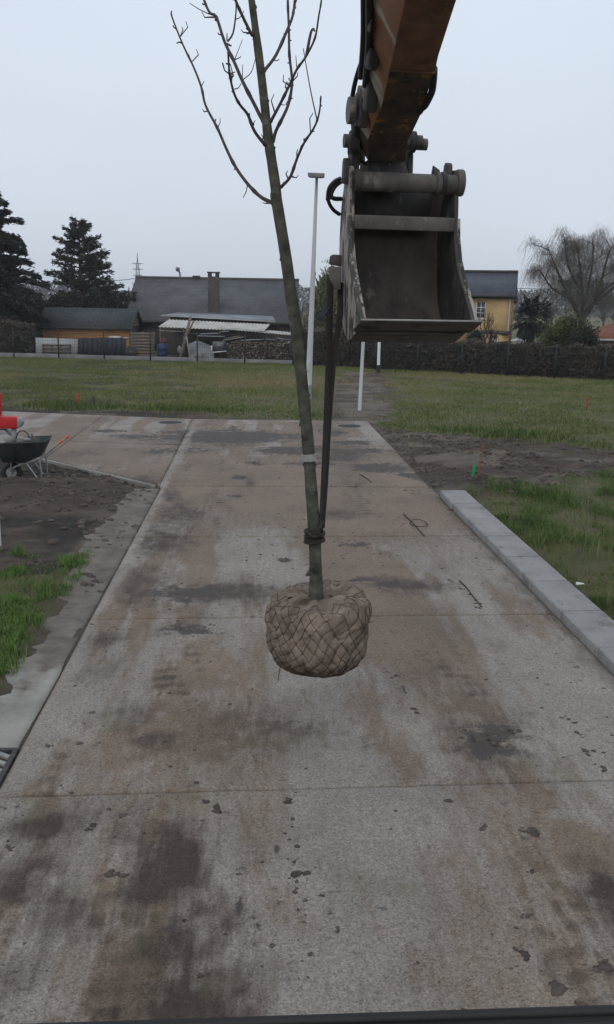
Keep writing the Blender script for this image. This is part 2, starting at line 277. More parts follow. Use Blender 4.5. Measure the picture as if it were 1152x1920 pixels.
# road concrete: exposed aggregate, brown film, wheel-carried mud (mud, film, grey held as surface attributes)
def concrete():
    m, nt, b = newmat('road_concrete'); v = coords(nt, 'World')
    big = ramp(nt, tnoise(nt, v, 0.9, 6, 0.6), [(0.178, 0.153, 0.129), (0.230, 0.200, 0.171), (0.273, 0.240, 0.208)], 0.3, 0.7).outputs[0]
    sp = nt.nodes.new('ShaderNodeTexVoronoi'); sp.inputs['Scale'].default_value = 110; nt.links.new(v, sp.inputs['Vector'])
    sh = nt.nodes.new('ShaderNodeSeparateColor'); nt.links.new(sp.outputs['Color'], sh.inputs[0])
    spk = ramp(nt, sh.outputs[0], [(0.62,) * 3, (0.95,) * 3, (1.02,) * 3, (1.32,) * 3], 0.04, 0.99).outputs[0]
    c = mixc(nt, 1.0, big, spk, 'MULTIPLY')
    n2 = ramp(nt, tnoise(nt, v, 28, 5, 0.7), [(0.80,) * 3, (1.10,) * 3], 0.3, 0.7).outputs[0]
    c = mixc(nt, 1.0, c, n2, 'MULTIPLY')
    at = nt.nodes.new('ShaderNodeAttribute'); at.attribute_name = 'dirt'
    s = nt.nodes.new('ShaderNodeSeparateColor'); nt.links.new(at.outputs['Color'], s.inputs[0])
    edge = tnoise(nt, v, 7, 12, 0.78)
    streak = tnoise(nt, coords(nt, 'World', (3.0, .55, 1)), 5, 12, 0.74)
    def mask(ch, k, lo_=.12, hi_=.85, en=None):
        ad = nt.nodes.new('ShaderNodeMath'); ad.operation = 'MULTIPLY_ADD'; nt.links.new(edge if en is None else en, ad.inputs[0]); ad.inputs[1].default_value = k
        nt.links.new(s.outputs[ch], ad.inputs[2])
        mr = nt.nodes.new('ShaderNodeMapRange'); mr.inputs[1].default_value = 0.5 * k + lo_; mr.inputs[2].default_value = 0.5 * k + hi_
        nt.links.new(ad.outputs[0], mr.inputs[0]); return mr.outputs[0]
    film = mask(1, 1.5, .10, .62, streak)
    c = mixc(nt, film, c, mixc(nt, 1.0, c, (0.70, 0.59, 0.50), 'MULTIPLY'))
    mixn = nt.nodes.new('ShaderNodeMath'); mixn.operation = 'MULTIPLY_ADD'; nt.links.new(edge, mixn.inputs[0]); mixn.inputs[1].default_value = .5
    hs_ = nt.nodes.new('ShaderNodeMath'); hs_.operation = 'MULTIPLY'; nt.links.new(streak, hs_.inputs[0]); hs_.inputs[1].default_value = .5; nt.links.new(hs_.outputs[0], mixn.inputs[2])
    grey = mask(2, 2.3, .14, .85, mixn.outputs[0])
    c = mixc(nt, grey, c, mixc(nt, 1.0, c, (0.30, 0.275, 0.255), 'MULTIPLY'))
    md = mask(0, 2.6, .30, .50)
    # crisp trodden-in specks of mud, dense in some places and scarce in others
    v2 = coords(nt, 'World', (1.0, 1.6, 1))
    sk = ramp(nt, tnoise(nt, v2, 6.5, 9, 0.62), [(0, 0, 0), (1, 1, 1)], 0.605, 0.68).outputs[0]
    dn = ramp(nt, tnoise(nt, v, 0.75, 4, 0.6), [(0, 0, 0), (.85, .85, .85)], 0.37, 0.56).outputs[0]
    sk = mixc(nt, 1.0, sk, dn, 'MULTIPLY')
    c = mixc(nt, sk, c, (0.052, 0.042, 0.035))
    sk2 = ramp(nt, tnoise(nt, coords(nt, 'World', (1.0, 1.3, 1)), 15, 7, 0.6), [(0, 0, 0), (1, 1, 1)], 0.635, 0.68).outputs[0]
    dn2 = ramp(nt, tnoise(nt, coords(nt, 'World', (1.6, .5, 1)), 0.9, 5, 0.6), [(0, 0, 0), (.9, .9, .9)], 0.40, 0.58).outputs[0]
    c = mixc(nt, mixc(nt, 1.0, sk2, dn2, 'MULTIPLY'), c, (0.048, 0.038, 0.032))
    ms = ramp(nt, tnoise(nt, v, 1.3, 8, 0.7), [(0, 0, 0), (.6, .6, .6)], 0.55, 0.72).outputs[0]
    c = mixc(nt, ms, c, (0.135, 0.118, 0.072))
    mc = ramp(nt, tnoise(nt, v, 14, 8, 0.65), [(0.034, 0.027, 0.023), (0.066, 0.052, 0.042)], 0.3, 0.7).outputs[0]
    c = mixc(nt, md, c, mc); nt.links.new(c, b.inputs['Base Color'])
    b.inputs['Roughness'].default_value = 0.72; b.inputs['Specular IOR Level'].default_value = 0.32
    ad = nt.nodes.new('ShaderNodeMath'); ad.operation = 'MULTIPLY_ADD'; nt.links.new(sp.outputs['Distance'], ad.inputs[0]); ad.inputs[1].default_value = 0.5
    nt.links.new(edge, ad.inputs[2]); bumpn(nt, b, ad.outputs[0], 0.35, 0.006)
concrete()

def guttermat():
    m, nt, b = newmat('gutter_silt'); v = coords(nt, 'World')
    c = ramp(nt, tnoise(nt, v, 2.5, 8, 0.6), [(0.17, 0.160, 0.142), (0.25, 0.238, 0.212), (0.30, 0.288, 0.260)], 0.3, 0.7).outputs[0]
    a = nt.nodes.new('ShaderNodeAttribute'); a.attribute_name = 'stain'
    n = tnoise(nt, v, 8, 10, 0.7); ad = nt.nodes.new('ShaderNodeMath'); ad.operation = 'MULTIPLY_ADD'; nt.links.new(n, ad.inputs[0]); ad.inputs[1].default_value = 1.2; nt.links.new(a.outputs['Fac'], ad.inputs[2])
    mr = nt.nodes.new('ShaderNodeMapRange'); mr.inputs[1].default_value = 0.75; mr.inputs[2].default_value = 1.25; nt.links.new(ad.outputs[0], mr.inputs[0])
    silt = ramp(nt, tnoise(nt, v, 3.5, 10, 0.7), [(0.070, 0.058, 0.048), (0.125, 0.106, 0.089), (0.175, 0.152, 0.130)], 0.3, 0.7).outputs[0]
    c = mixc(nt, mr.outputs[0], c, silt); nt.links.new(c, b.inputs['Base Color']); b.inputs['Roughness'].default_value = 0.82; b.inputs['Specular IOR Level'].default_value = 0.25
    bumpn(nt, b, n, 0.5, 0.012)
guttermat()

def groundmat():
    m, nt, b = newmat('ground_soil'); v = coords(nt, 'World')
    soil = ramp(nt, tnoise(nt, v, 2.2, 9, 0.7), [(0.034, 0.024, 0.017), (0.070, 0.050, 0.037), (0.120, 0.090, 0.067)], 0.3, 0.7).outputs[0]
    turf = ramp(nt, tnoise(nt, v, 0.8, 8, 0.65), [(0.062, 0.064, 0.026), (0.105, 0.100, 0.043), (0.150, 0.122, 0.066)], 0.3, 0.7).outputs[0]
    at = nt.nodes.new('ShaderNodeAttribute'); at.attribute_name = 'dirt'
    s = nt.nodes.new('ShaderNodeSeparateColor'); nt.links.new(at.outputs['Color'], s.inputs[0])
    c = mixc(nt, s.outputs[0], turf, soil)
    pale = ramp(nt, tnoise(nt, v, 5, 8, 0.7), [(0.135, 0.107, 0.084), (0.205, 0.168, 0.136)], 0.3, 0.7).outputs[0]
    c = mixc(nt, s.outputs[1], c, pale)
    dk = ramp(nt, tnoise(nt, v, 7, 8, 0.7), [(0.018, 0.015, 0.013), (0.036, 0.029, 0.025)], 0.3, 0.7).outputs[0]
    c = mixc(nt, s.outputs[2], c, dk)
    nt.links.new(c, b.inputs['Base Color']); b.inputs['Roughness'].default_value = 0.85; b.inputs['Specular IOR Level'].default_value = 0.25
    bumpn(nt, b, tnoise(nt, v, 9, 12, 0.75), 1.0, 0.09)
groundmat()

# ------------------------------------------------------------------ objects
WLOC = {}
def link(o, parent=None, wloc=(0, 0, 0)):
    COL.objects.link(o); wloc = Vector([float(q) for q in wloc]); WLOC[o.name] = wloc
    if parent is not None:
        o.parent = parent; o.location = wloc - WLOC[parent.name]
    else:
        o.location = wloc
    return o
def tag(o, label=None, cat=None, group=None, kind=None):
    if label: o['label'] = label
    if cat: o['category'] = cat
    if group: o['group'] = group
    if kind: o['kind'] = kind
    return o
def thing(name, loc, label, cat, group=None):
    o = bpy.data.objects.new(name, None); o.empty_display_size = 0.2; link(o, None, loc); return tag(o, label, cat, group)
def np_obj(name, V, F, mat, parent=None, smooth=False, rnd=None, attrs=None, uv=None):
    V = np.asarray(V, float)
    if isinstance(F, np.ndarray):
        k = F.shape[1]; loops = F.ravel(); tot = np.full(len(F), k); start = np.arange(len(F)) * k
    else:
        tot = np.array([len(f) for f in F]); start = np.concatenate([[0], np.cumsum(tot)[:-1]]); loops = np.array([i for f in F for i in f])
    base = np.array([(V[:, 0].min() + V[:, 0].max()) / 2, (V[:, 1].min() + V[:, 1].max()) / 2, V[:, 2].min()])
    me = bpy.data.meshes.new(name)
    me.vertices.add(len(V)); me.vertices.foreach_set('co', (V - base).astype(np.float32).ravel())
    me.loops.add(len(loops)); me.loops.foreach_set('vertex_index', loops.astype(np.int32))
    me.polygons.add(len(tot)); me.polygons.foreach_set('loop_start', start.astype(np.int32)); me.polygons.foreach_set('loop_total', tot.astype(np.int32))
    me.update(calc_edges=True); me.validate()
    if smooth: me.polygons.foreach_set('use_smooth', np.ones(len(tot), dtype=bool))
    if rnd is not None:
        a = me.attributes.new('rnd', 'FLOAT', 'FACE'); a.data.foreach_set('value', np.asarray(rnd, np.float32))
    for nm, arr in (attrs or {}).items():
        if arr.ndim == 1:
            a = me.attributes.new(nm, 'FLOAT', 'POINT'); a.data.foreach_set('value', arr.astype(np.float32))
        else:
            a = me.attributes.new(nm, 'FLOAT_COLOR', 'POINT'); a.data.foreach_set('color', np.concatenate([arr, np.ones((len(arr), 1))], 1).astype(np.float32).ravel())
    if uv is not None:
        l = me.uv_layers.new(name='UVMap'); l.data.foreach_set('uv', np.asarray(uv, np.float32)[loops].ravel())
    me.materials.append(MATS[mat] if isinstance(mat, str) else mat)
    o = bpy.data.objects.new(name, me); link(o, parent, base)
    return o
class MB:
    def __init__(s): s.v = []; s.f = []
    def add(s, vs, fs):
        n = len(s.v); s.v += [tuple(map(float, q)) for q in vs]; s.f += [tuple(i + n for i in f) for f in fs]; return s
    def box(s, c, size, X=None, Y=None, Z=None):
        X = A(1, 0, 0) if X is None else unit(np.asarray(X, float)); 
        Z = A(0, 0, 1) if Z is None else unit(np.asarray(Z, float))
        Y = np.cross(Z, X) if Y is None else unit(np.asarray(Y, float))
        c = np.asarray(c, float); h = np.asarray(size, float) / 2; vs = []
        for k in (-1, 1):
            for a, b_ in ((-1, -1), (1, -1), (1, 1), (-1, 1)): vs.append(c + X * h[0] * a + Y * h[1] * b_ + Z * h[2] * k)
        return s.add(vs, [(3, 2, 1, 0), (4, 5, 6, 7), (0, 1, 5, 4), (1, 2, 6, 5), (2, 3, 7, 6), (3, 0, 4, 7)])
    def bar(s, a, b_, w, t, up=(0, 0, 1)):
        a = np.asarray(a, float); b_ = np.asarray(b_, float); X = unit(b_ - a); u = np.asarray(up, float)
        Y = np.cross(u, X); Y = unit(Y) if np.linalg.norm(Y) > 1e-6 else A(0, 1, 0); Z = np.cross(X, Y)
        return s.box((a + b_) / 2, (np.linalg.norm(b_ - a), w, t), X, Y, Z)
    def prism(s, pa, pb):
        n = len(pa); return s.add(list(pa) + list(pb), [tuple(range(n))[::-1], tuple(range(n, 2 * n))] + [(i, (i + 1) % n, n + (i + 1) % n, n + i) for i in range(n)])
    def tube(s, pts, rad, n=8, cap=True, flat=None):
        pts = [np.asarray(p, float) for p in pts]; m = len(pts)
        rad = [rad] * m if np.isscalar(rad) else list(rad)
        ref = None; vs = []
        for i in range(m):
            t = unit(pts[min(i + 1, m - 1)] - pts[max(i - 1, 0)])
            if ref is None:
                ref = A(0, 0, 1) if abs(t[2]) < 0.9 else A(1, 0, 0)
            x = ref - t * (ref @ t); x = unit(x); y = np.cross(t, x); ref = x
            for k in range(n):
                a = 2 * PI * k / n; vs.append(pts[i] + (x * math.cos(a) + y * math.sin(a)) * rad[i])
        fs = [(i * n + k, i * n + (k + 1) % n, (i + 1) * n + (k + 1) % n, (i + 1) * n + k) for i in range(m - 1) for k in range(n)]
        if cap: fs += [tuple(range(n))[::-1], tuple(range((m - 1) * n, m * n))]
        return s.add(vs, fs)
    def cyl(s, a, b_, r, n=16, r2=None): return s.tube([a, b_], [r, r if r2 is None else r2], n)
    def build(s, name, mat, parent=None, smooth=False, bevel=0, seg=2, uv=None):
        o = np_obj(name, np.array(s.v), s.f, mat, parent, False, uv=uv)
        if smooth:
            o.data.polygons.foreach_set('use_smooth', np.ones(len(o.data.polygons), dtype=bool))
            try:
                bm = bmesh.new(); bm.from_mesh(o.data)
                for ed in bm.edges: ed.smooth = not (len(ed.link_faces) == 2 and ed.calc_face_angle(0) > 0.9)
                bm.to_mesh(o.data); bm.free()
            except Exception: pass
        if bevel:
            md = o.modifiers.new('bevel', 'BEVEL'); md.width = bevel; md.segments = seg; md.limit_method = 'ANGLE'; md.angle_limit = 0.6
        return o
def catmull(pts, n=6):
    P = [np.asarray(p, float) for p in pts]; P = [2 * P[0] - P[1]] + P + [2 * P[-1] - P[-2]]; out = []
    for i in range(1, len(P) - 2):
        for k in range(n):
            t = k / n; a, b_, c, d = P[i - 1:i + 3]
            out.append(0.5 * (2 * b_ + (c - a) * t + (2 * a - 5 * b_ + 4 * c - d) * t * t + (3 * b_ - a - 3 * c + d) * t ** 3))
    out.append(P[-2]); return out
def copy_piece(o, wloc, parent=None):
    c = o.copy(); COL.objects.link(c); WLOC[c.name] = Vector([float(q) for q in wloc])
    c.parent = parent; c.location = WLOC[c.name] - (WLOC[parent.name] if parent else Vector()); return c

# ================================================================== THE SETTING
# ------------------------------------------------------------------ where mud and grass lie
XL, XR = -1.74, 3.05          # edges of the concrete lane
XRF = lambda y: XR + 0.0155 * np.clip(14.55 - np.asarray(y, float), 0, 30)
FAR_L = lambda x: 24.32 - 0.234 * (np.asarray(x) + 1.9)      # far edge of the cross road
def seg_d(x, y, p, q):
    p = np.asarray(p[:2], float); q = np.asarray(q[:2], float); d = q - p; L2 = d @ d
    t = np.clip(((x - p[0]) * d[0] + (y - p[1]) * d[1]) / L2, 0, 1)
    return np.hypot(x - p[0] - t * d[0], y - p[1] - t * d[1])
def mud_mask(x, y):
    x = np.asarray(x, float); y = np.asarray(y, float)
    n = fbm(x * 0.9, y * 0.9, 3, 4) - 0.5; n2 = fbm(x * 2.3, y * 2.3, 9, 4) - 0.5
    m = np.zeros_like(x)
    # left of the lane: bare soil north of the turf patch, and a bare strip along the lane
    left = sstep(-0.25, 0.25, (y - 10.9 - 0.35 * (x + 2.2)) + 2.0 * n2 + n) * sstep(-1.2, -1.9, x)
    strip = sstep(-2.45, -2.1, x + 0.35 * n2 + 0.10 * (np.maximum(y, 4) - 6.6) * -0.6) * (x < XL + .3) * (y > -6.0)
    m = np.maximum(m, left * (y < 26)); m = np.maximum(m, strip * (y < 12))
    # right of the lane: soil band with vehicle tracks going off to the right
    yl = 14.75 + 0.72 * (x - 3.7); yh = 22.9 - 0.60 * (x - 3.4)
    yh = np.maximum(yh, 19.6)
    band = sstep(-0.4, 0.3, y - yl + 1.6 * n2) * sstep(-0.3, 0.4, yh - y + 1.3 * n) * (x > 2.7)
    m = np.maximum(m, band)
    # muddy path across the field
    d = seg_d(x, y, (2.6, 25.0), (5.0, 41.0)); m = np.maximum(m, sstep(1.7, 0.7, d + 2.2 * n2) * (y > 24))
    d = seg_d(x, y, (5.0, 40.0), (9.5, 36.5)); m = np.maximum(m, sstep(0.9, 0.2, d + 2.0 * n2) * 0.8)
    # thin bare line along the far edge of the cross road
    fe = y - FAR_L(x); m = np.maximum(m, sstep(0.75, 0.2, np.abs(fe - 0.35) + 0.9 * n2) * (x < 3.2))
    # small bare spots in the verge
    m = np.maximum(m, sstep(0.30, 0.38, n2 + 0.15 * n) * (x > 3.4) * (y < 16) * 0.9)
    m = np.maximum(m, sstep(0.24, 0.34, n2) * (y > 26) * 0.55)
    return np.clip(m, 0, 1)
def on_road(x, y, pad=0.0):
    x = np.asarray(x, float); y = np.asarray(y, float)
    lane = (x > XL - pad) & (x < XRF(y) + pad) & (y < 24.3 + pad)
    arm = (x < XL + .1) & (x > -40) & (y < FAR_L(x) + pad) & (y > 15.3 - np.where(x > -4.4, 1.0, 1.0) * np.where(x > -4.4, (x + 1.78), -2.62) - np.where(x < -4.4, (x + 4.4) * 0.2, 0) - pad)
    return lane | arm
def ground_z(x, y):
    x = np.asarray(x, float); y = np.asarray(y, float); md = mud_mask(x, y)
    z = -0.035 + 0.05 * (fbm(x * 0.5, y * 0.5, 21, 3) - 0.5)
    z = z + md * 0.13 * (fbm(x * 2.6, y * 2.6, 31, 5) - 0.47) * sstep(-0.1, 0.8, np.where(x < 0, XL - x, x - XR) + 0.3)
    # heap of dark soil by the kerb's end, ridges of wheel tracks
    z = z + 0.16 * np.exp(-(((x - 3.75) / 0.6) ** 2 + ((y - 15.35) / 0.35) ** 2)) * (0.6 + 0.8 * fbm(x * 5, y * 5, 5, 3)) * (x > 3.1)
    rut = (x - 3.2) * .757 + (y - 22.0) * .652
    z = z - (0.07 * np.exp(-((rut + .55) / .22) ** 2) + 0.07 * np.exp(-((rut + 2.3) / .24) ** 2) - .05 * np.exp(-((rut + .15) / .16) ** 2) - .05 * np.exp(-((rut + 2.75) / .18) ** 2) - .045 * np.exp(-((rut + 1.3) / .35) ** 2)) * md * (x > 3.3) * (.6 + .8 * fbm(x * 2, y * 2, 35, 3))
    z = z + 0.04 * sstep(3.4, 4.4, x) * sstep(16, 14, y)
    z = z + sstep(24.5, 30, y) * 0.03 * fbm(x * .3, y * .3, 8, 2)
    # left soil stands a little above the gutter, with an uneven edge
    z = z + 0.075 * sstep(-2.02, -2.45, x + .30 * (fbm(x * 1.2, y * 1.2, 24, 4) - .5) + .012 * (y - 6)) * (x < -1.8) * sstep(16.5, 15, y)
    z = np.where((x < -1.8) & (x > -2.3) & (y > -5) & (y < 15), np.minimum(z, -.03 + .09 * sstep(-1.95, -2.3, x)), z)
    inside = on_road(x, y, -0.05); z = np.where(inside, -0.14, z)
    return z
def axis(lo, hi, step, far_lo, far_hi, g=1.35):
    a = list(np.arange(lo, hi + 1e-6, step)); s = step; q = hi
    while q < far_hi: s *= g; q += s; a.append(q)
    s = step; q = lo
    while q > far_lo: s *= g; q -= s; a.insert(0, q)
    return np.array(a)
gx = axis(-6.0, 9.0, 0.075, -700, 700); gy = np.concatenate([axis(4.5, 27.0, 0.085, -300, 27.01)[:-1], axis(27.0, 50, 0.22, 26.99, 1300)[1:]])
gy = np.unique(np.round(gy, 4))
GX, GY = np.meshgrid(gx, gy); x = GX.ravel(); y = GY.ravel(); z = ground_z(x, y)
md = mud_mask(x, y); nn = fbm(x * 1.1, y * 1.1, 77, 4)
pale = np.zeros_like(x)
pale = np.maximum(pale, sstep(0.7, 0.2, np.abs(y - FAR_L(x) - 0.35)) * (x < 3) * sstep(0.45, 0.6, nn) * 0.7)
rut = (x - 3.2) * .757 + (y - 22.0) * .652
pale = np.maximum(pale, sstep(0.30, 0.08, np.abs(rut + .55 + .5 * (nn - .5))) * (x > 3.2) * (y < 25) * 0.95)
pale = np.maximum(pale, sstep(0.28, 0.08, np.abs(rut + 2.3 + .5 * (nn - .5))) * (x > 3.2) * (y < 25) * 0.85)
pale = np.maximum(pale, sstep(.50, .68, fbm(x * .7, y * 1.4, 79, 4)) * md * np.where(x > 2.5, .75, .45))
pale = np.maximum(pale, sstep(-2.5, -1.9, x) * (x < XL + .1) * (y < 12.5) * 0.25)
pale = np.maximum(pale, sstep(1.0, 0.2, seg_d(x, y, (3.2, 26), (4.9, 38)) + 1.6 * (nn - .5)) * sstep(0.5, 0.62, fbm(x * 1.7, y * 2.8, 55, 3)) * 0.8)
dark = np.zeros_like(x)
dark = np.maximum(dark, np.exp(-(((x - 3.9) / 0.9) ** 2 + ((y - 15.6) / 0.55) ** 2)) * 1.1)
dark = np.maximum(dark, sstep(0.40, 0.60, fbm(x * 0.8, y * 1.2, 41, 4)) * (x < -2.4) * (y > 10) * 0.85)
dark = np.maximum(dark, sstep(0.52, 0.7, fbm(x * 1.2, y * 3.2, 43, 4)) * (x > 3) * (y > 15) * (y < 23) * 0.35)
nx = len(gx); ny = len(gy); idx = np.arange(nx * ny).reshape(ny, nx)
F = np.stack([idx[:-1, :-1], idx[:-1, 1:], idx[1:, 1:], idx[1:, :-1]], -1).reshape(-1, 4)
o = np_obj('ground', np.stack([x, y, z], 1), F, 'ground_soil', smooth=True, attrs={'dirt': np.clip(np.stack([md, pale, dark], 1), 0, 1)})
tag(o, kind='structure')

# ------------------------------------------------------------------ mud on the road: wheel tracks, patches, spills
BLOBS = []   # x, y, rx, ry, angle, strength, channel
def blob(px, py, wpx, hpx, s, ch=0, ang=0.0):
    c = G(px, py); l = G(px - wpx / 2, py); r = G(px + wpx / 2, py); t = G(px, py - hpx / 2); b_ = G(px, py + hpx / 2)
    BLOBS.append((c[0], c[1], abs(r[0] - l[0]) / 2, abs(t[1] - b_[1]) / 2, ang, s, ch))
for a in [ # dark mud and oil patches as seen on the lane
    (310, 1650, 130, 170, .80, 2), (320, 1640, 110, 110, .75, 2), (290, 1690, 100, 160, .6, 2), (100, 1560, 60, 30, .5, 2), (360, 1900, 200, 80, .7, 2), (230, 1850, 120, 120, .4, 2), (300, 1480, 120, 60, .35, 1), (700, 1330, 60, 120, .6, 1), (85, 1555, 120, 70, .75, 2), (55, 1640, 110, 90, .6, 2), (40, 1830, 90, 90, .6, 2),
    (170, 1735, 50, 40, .5, 2), (340, 1760, 200, 200, .6, 2), (380, 1850, 240, 110, .55, 2), (120, 1700, 120, 120, .45, 2),
    (915, 1388, 85, 45, .85, 0), (880, 1330, 120, 70, .75, 1), (960, 1440, 90, 60, .7, 1), (905, 1385, 150, 100, .5, 2),
    (1100, 1600, 120, 130, .8, 1), (1140, 1690, 80, 120, .8, 2), (1120, 1640, 70, 90, .5, 2), (1025, 1800, 50, 60, .6, 2), (900, 1690, 140, 150, .45, 1), (840, 1620, 120, 80, .4, 1),
    (760, 1097, 120, 26, .75, 2), (680, 1087, 50, 12, .5, 0), (350, 1110, 110, 22, .75, 0), (420, 1110, 200, 30, .55, 2),
    (640, 965, 80, 18, .6, 2), (330, 965, 90, 45, .55, 2), (300, 1010, 110, 60, .6, 2), (260, 1100, 90, 80, .5, 2),
    (375, 1260, 150, 120, .6, 1), (400, 1370, 260, 90, .75, 1), (300, 1390, 80, 40, .45, 2), (480, 1370, 250, 80, .30, 2), (350, 1320, 160, 60, .5, 1), (330, 1450, 60, 200, .45, 1), (1000, 1480, 80, 120, .6, 1), (940, 1420, 40, 80, .5, 2),
    (200, 1410, 150, 110, .55, 1), (60, 1480, 100, 40, .5, 1),
    (420, 818, 210, 16, .85, 0), (400, 826, 180, 12, .6, 2), (560, 845, 110, 10, .8, 0), (480, 868, 28, 7, .8, 0), (640, 850, 90, 26, .7, 2),
    (625, 858, 70, 12, .55, 0), (712, 877, 70, 12, .9, 0), (625, 812, 40, 12, .6, 0), (340, 832, 80, 8, .4, 2), (200, 808, 60, 5, .6, 0), (270, 818, 160, 8, .5, 0),
    (500, 815, 120, 6, .7, 0), (690, 845, 60, 8, .7, 0), (660, 830, 70, 6, .7, 0), (590, 870, 90, 8, .5, 0), (330, 845, 140, 10, .5, 0), (450, 895, 20, 6, .8, 0), (445, 930, 25, 6, .7, 0), (470, 905, 14, 24, .5, 2), (600, 1130, 40, 8, .5, 0), (530, 1050, 24, 5, .8, 0), (350, 1180, 90, 16, .5, 0), (200, 1200, 80, 24, .5, 2), (660, 1020, 60, 10, .5, 0), (150, 850, 80, 12, .4, 2), (250, 905, 120, 20, .7, 2), (300, 925, 60, 30, .6, 2),
    (700, 1225, 110, 60, .4, 1), (690, 1320, 100, 80, .5, 1), (760, 1420, 60, 90, .5, 1), (530, 1690, 200, 200, .3, 1), (820, 1830, 150, 120, .35, 1), (1110, 1830, 60, 60, .3, 2),
    (800, 895, 40, 8, .9, 0), (770, 890, 40, 6, .7, 0), (480, 1240, 200, 60, .35, 1), (580, 1320, 500, 60, .3, 1), (250, 1560, 80, 70, .35, 2), (230, 1340, 120, 60, .35, 2), (180, 1250, 120, 60, .28, 2)]:
    blob(*a[:4], a[4], a[5])
def road_dirt(x, y):
    n = fbm(x * 2.2, y * 2.2, 101, 5) - 0.5; n2 = fbm(x * 7, y * 7, 111, 4) - 0.5
    m = np.zeros_like(x); f = np.zeros_like(x); g = np.zeros_like(x)
    # brown film dragged along the lane and over the junction, in long streaks
    st = fbm(x * 2.6, y * 0.35, 121, 4)
    f = 0.80 * sstep(0.34, 0.64, st) * sstep(6.0, 9.5, y) + 0.42 * sstep(0.42, 0.7, st)
    f = np.maximum(f, 0.70 * sstep(9, 13, y) * sstep(24, 18, y) * sstep(0.25, 0.6, fbm(x * .5, y * .5, 131, 3)))
    for xc, w, s in ((-0.70, .34, .80), (-1.42, .17, .62), (1.66, .28, .62), (0.95, .16, .28), (2.25, .12, .35)):   # wheel tracks
        tr = np.exp(-np.abs((x - xc - 0.16 * (fbm(x * 0 + xc, y * .35, 143, 3) - .5)) / w) ** 2.5) * sstep(0.26, 0.60, fbm(x * 2.4 + 5, y * 0.75, 141, 5))
        fine = fbm(x * 9, y * 2.2, 145, 4); lug = .72 + .28 * np.sign(np.sin((y + .25 * np.abs(x - xc)) * 2 * PI / .17))
        f = np.maximum(f, s * 1.1 * tr * sstep(.25, .6, fine)); g = np.maximum(g, s * 0.95 * tr * lug * sstep(0.36, 0.62, fbm(x * 1.8, y * 0.8, 151, 5)) * sstep(.25, .65, fine))
    # edge dirt
    clean = np.where(x > XL - .06, sstep(0.02, 0.20, x - XL + .22 * n + .10 * n2), 1.0)
    m = np.maximum(m, 0.4 * sstep(0.12, 0.0, XR - x + 0.2 * n2) * (y > 13.8) * sstep(22, 17, y))
    g = np.maximum(g, 0.42 * sstep(0.26, 0.05, np.abs(XRF(y) - x) + 0.3 * n) * (y < 14.5))
    for bx, by, rx, ry, an, s, ch in BLOBS:
        k_ = 1.3 if ch == 0 else 1.1; rx = max(rx, 0.05) * k_; ry = max(ry, 0.05) * k_
        q = ((x - bx) / rx) ** 2 + ((y - by) / ry) ** 2
        v = s * (1.15 if ch < 2 else 1.35) * np.exp(-np.clip(q * 0.9 + 2.2 * n + 1.6 * n2, -0.1, 20) ** 1.1 if False else -np.clip(q * 0.8 + 1.6 * n + 1.4 * n2, 0, 20))
        if ch == 0: m = np.maximum(m, v); g = np.maximum(g, v * .5)
        elif ch == 1: f = np.maximum(f, v)
        else: g = np.maximum(g, v); f = np.maximum(f, v * .6)
    # scattered specks
    sp = vnoise(x * 9, y * 6, 171); m = np.maximum(m, 0.55 * sstep(0.90, 0.97, sp) * sstep(0.35, 0.6, fbm(x, y, 181, 3)))
    f = f * (.25 + .75 * clean); g = g * (.15 + .85 * clean); m = m * (.4 + .6 * clean)
    return np.clip(np.stack([m, f, g], 1), 0, 1)

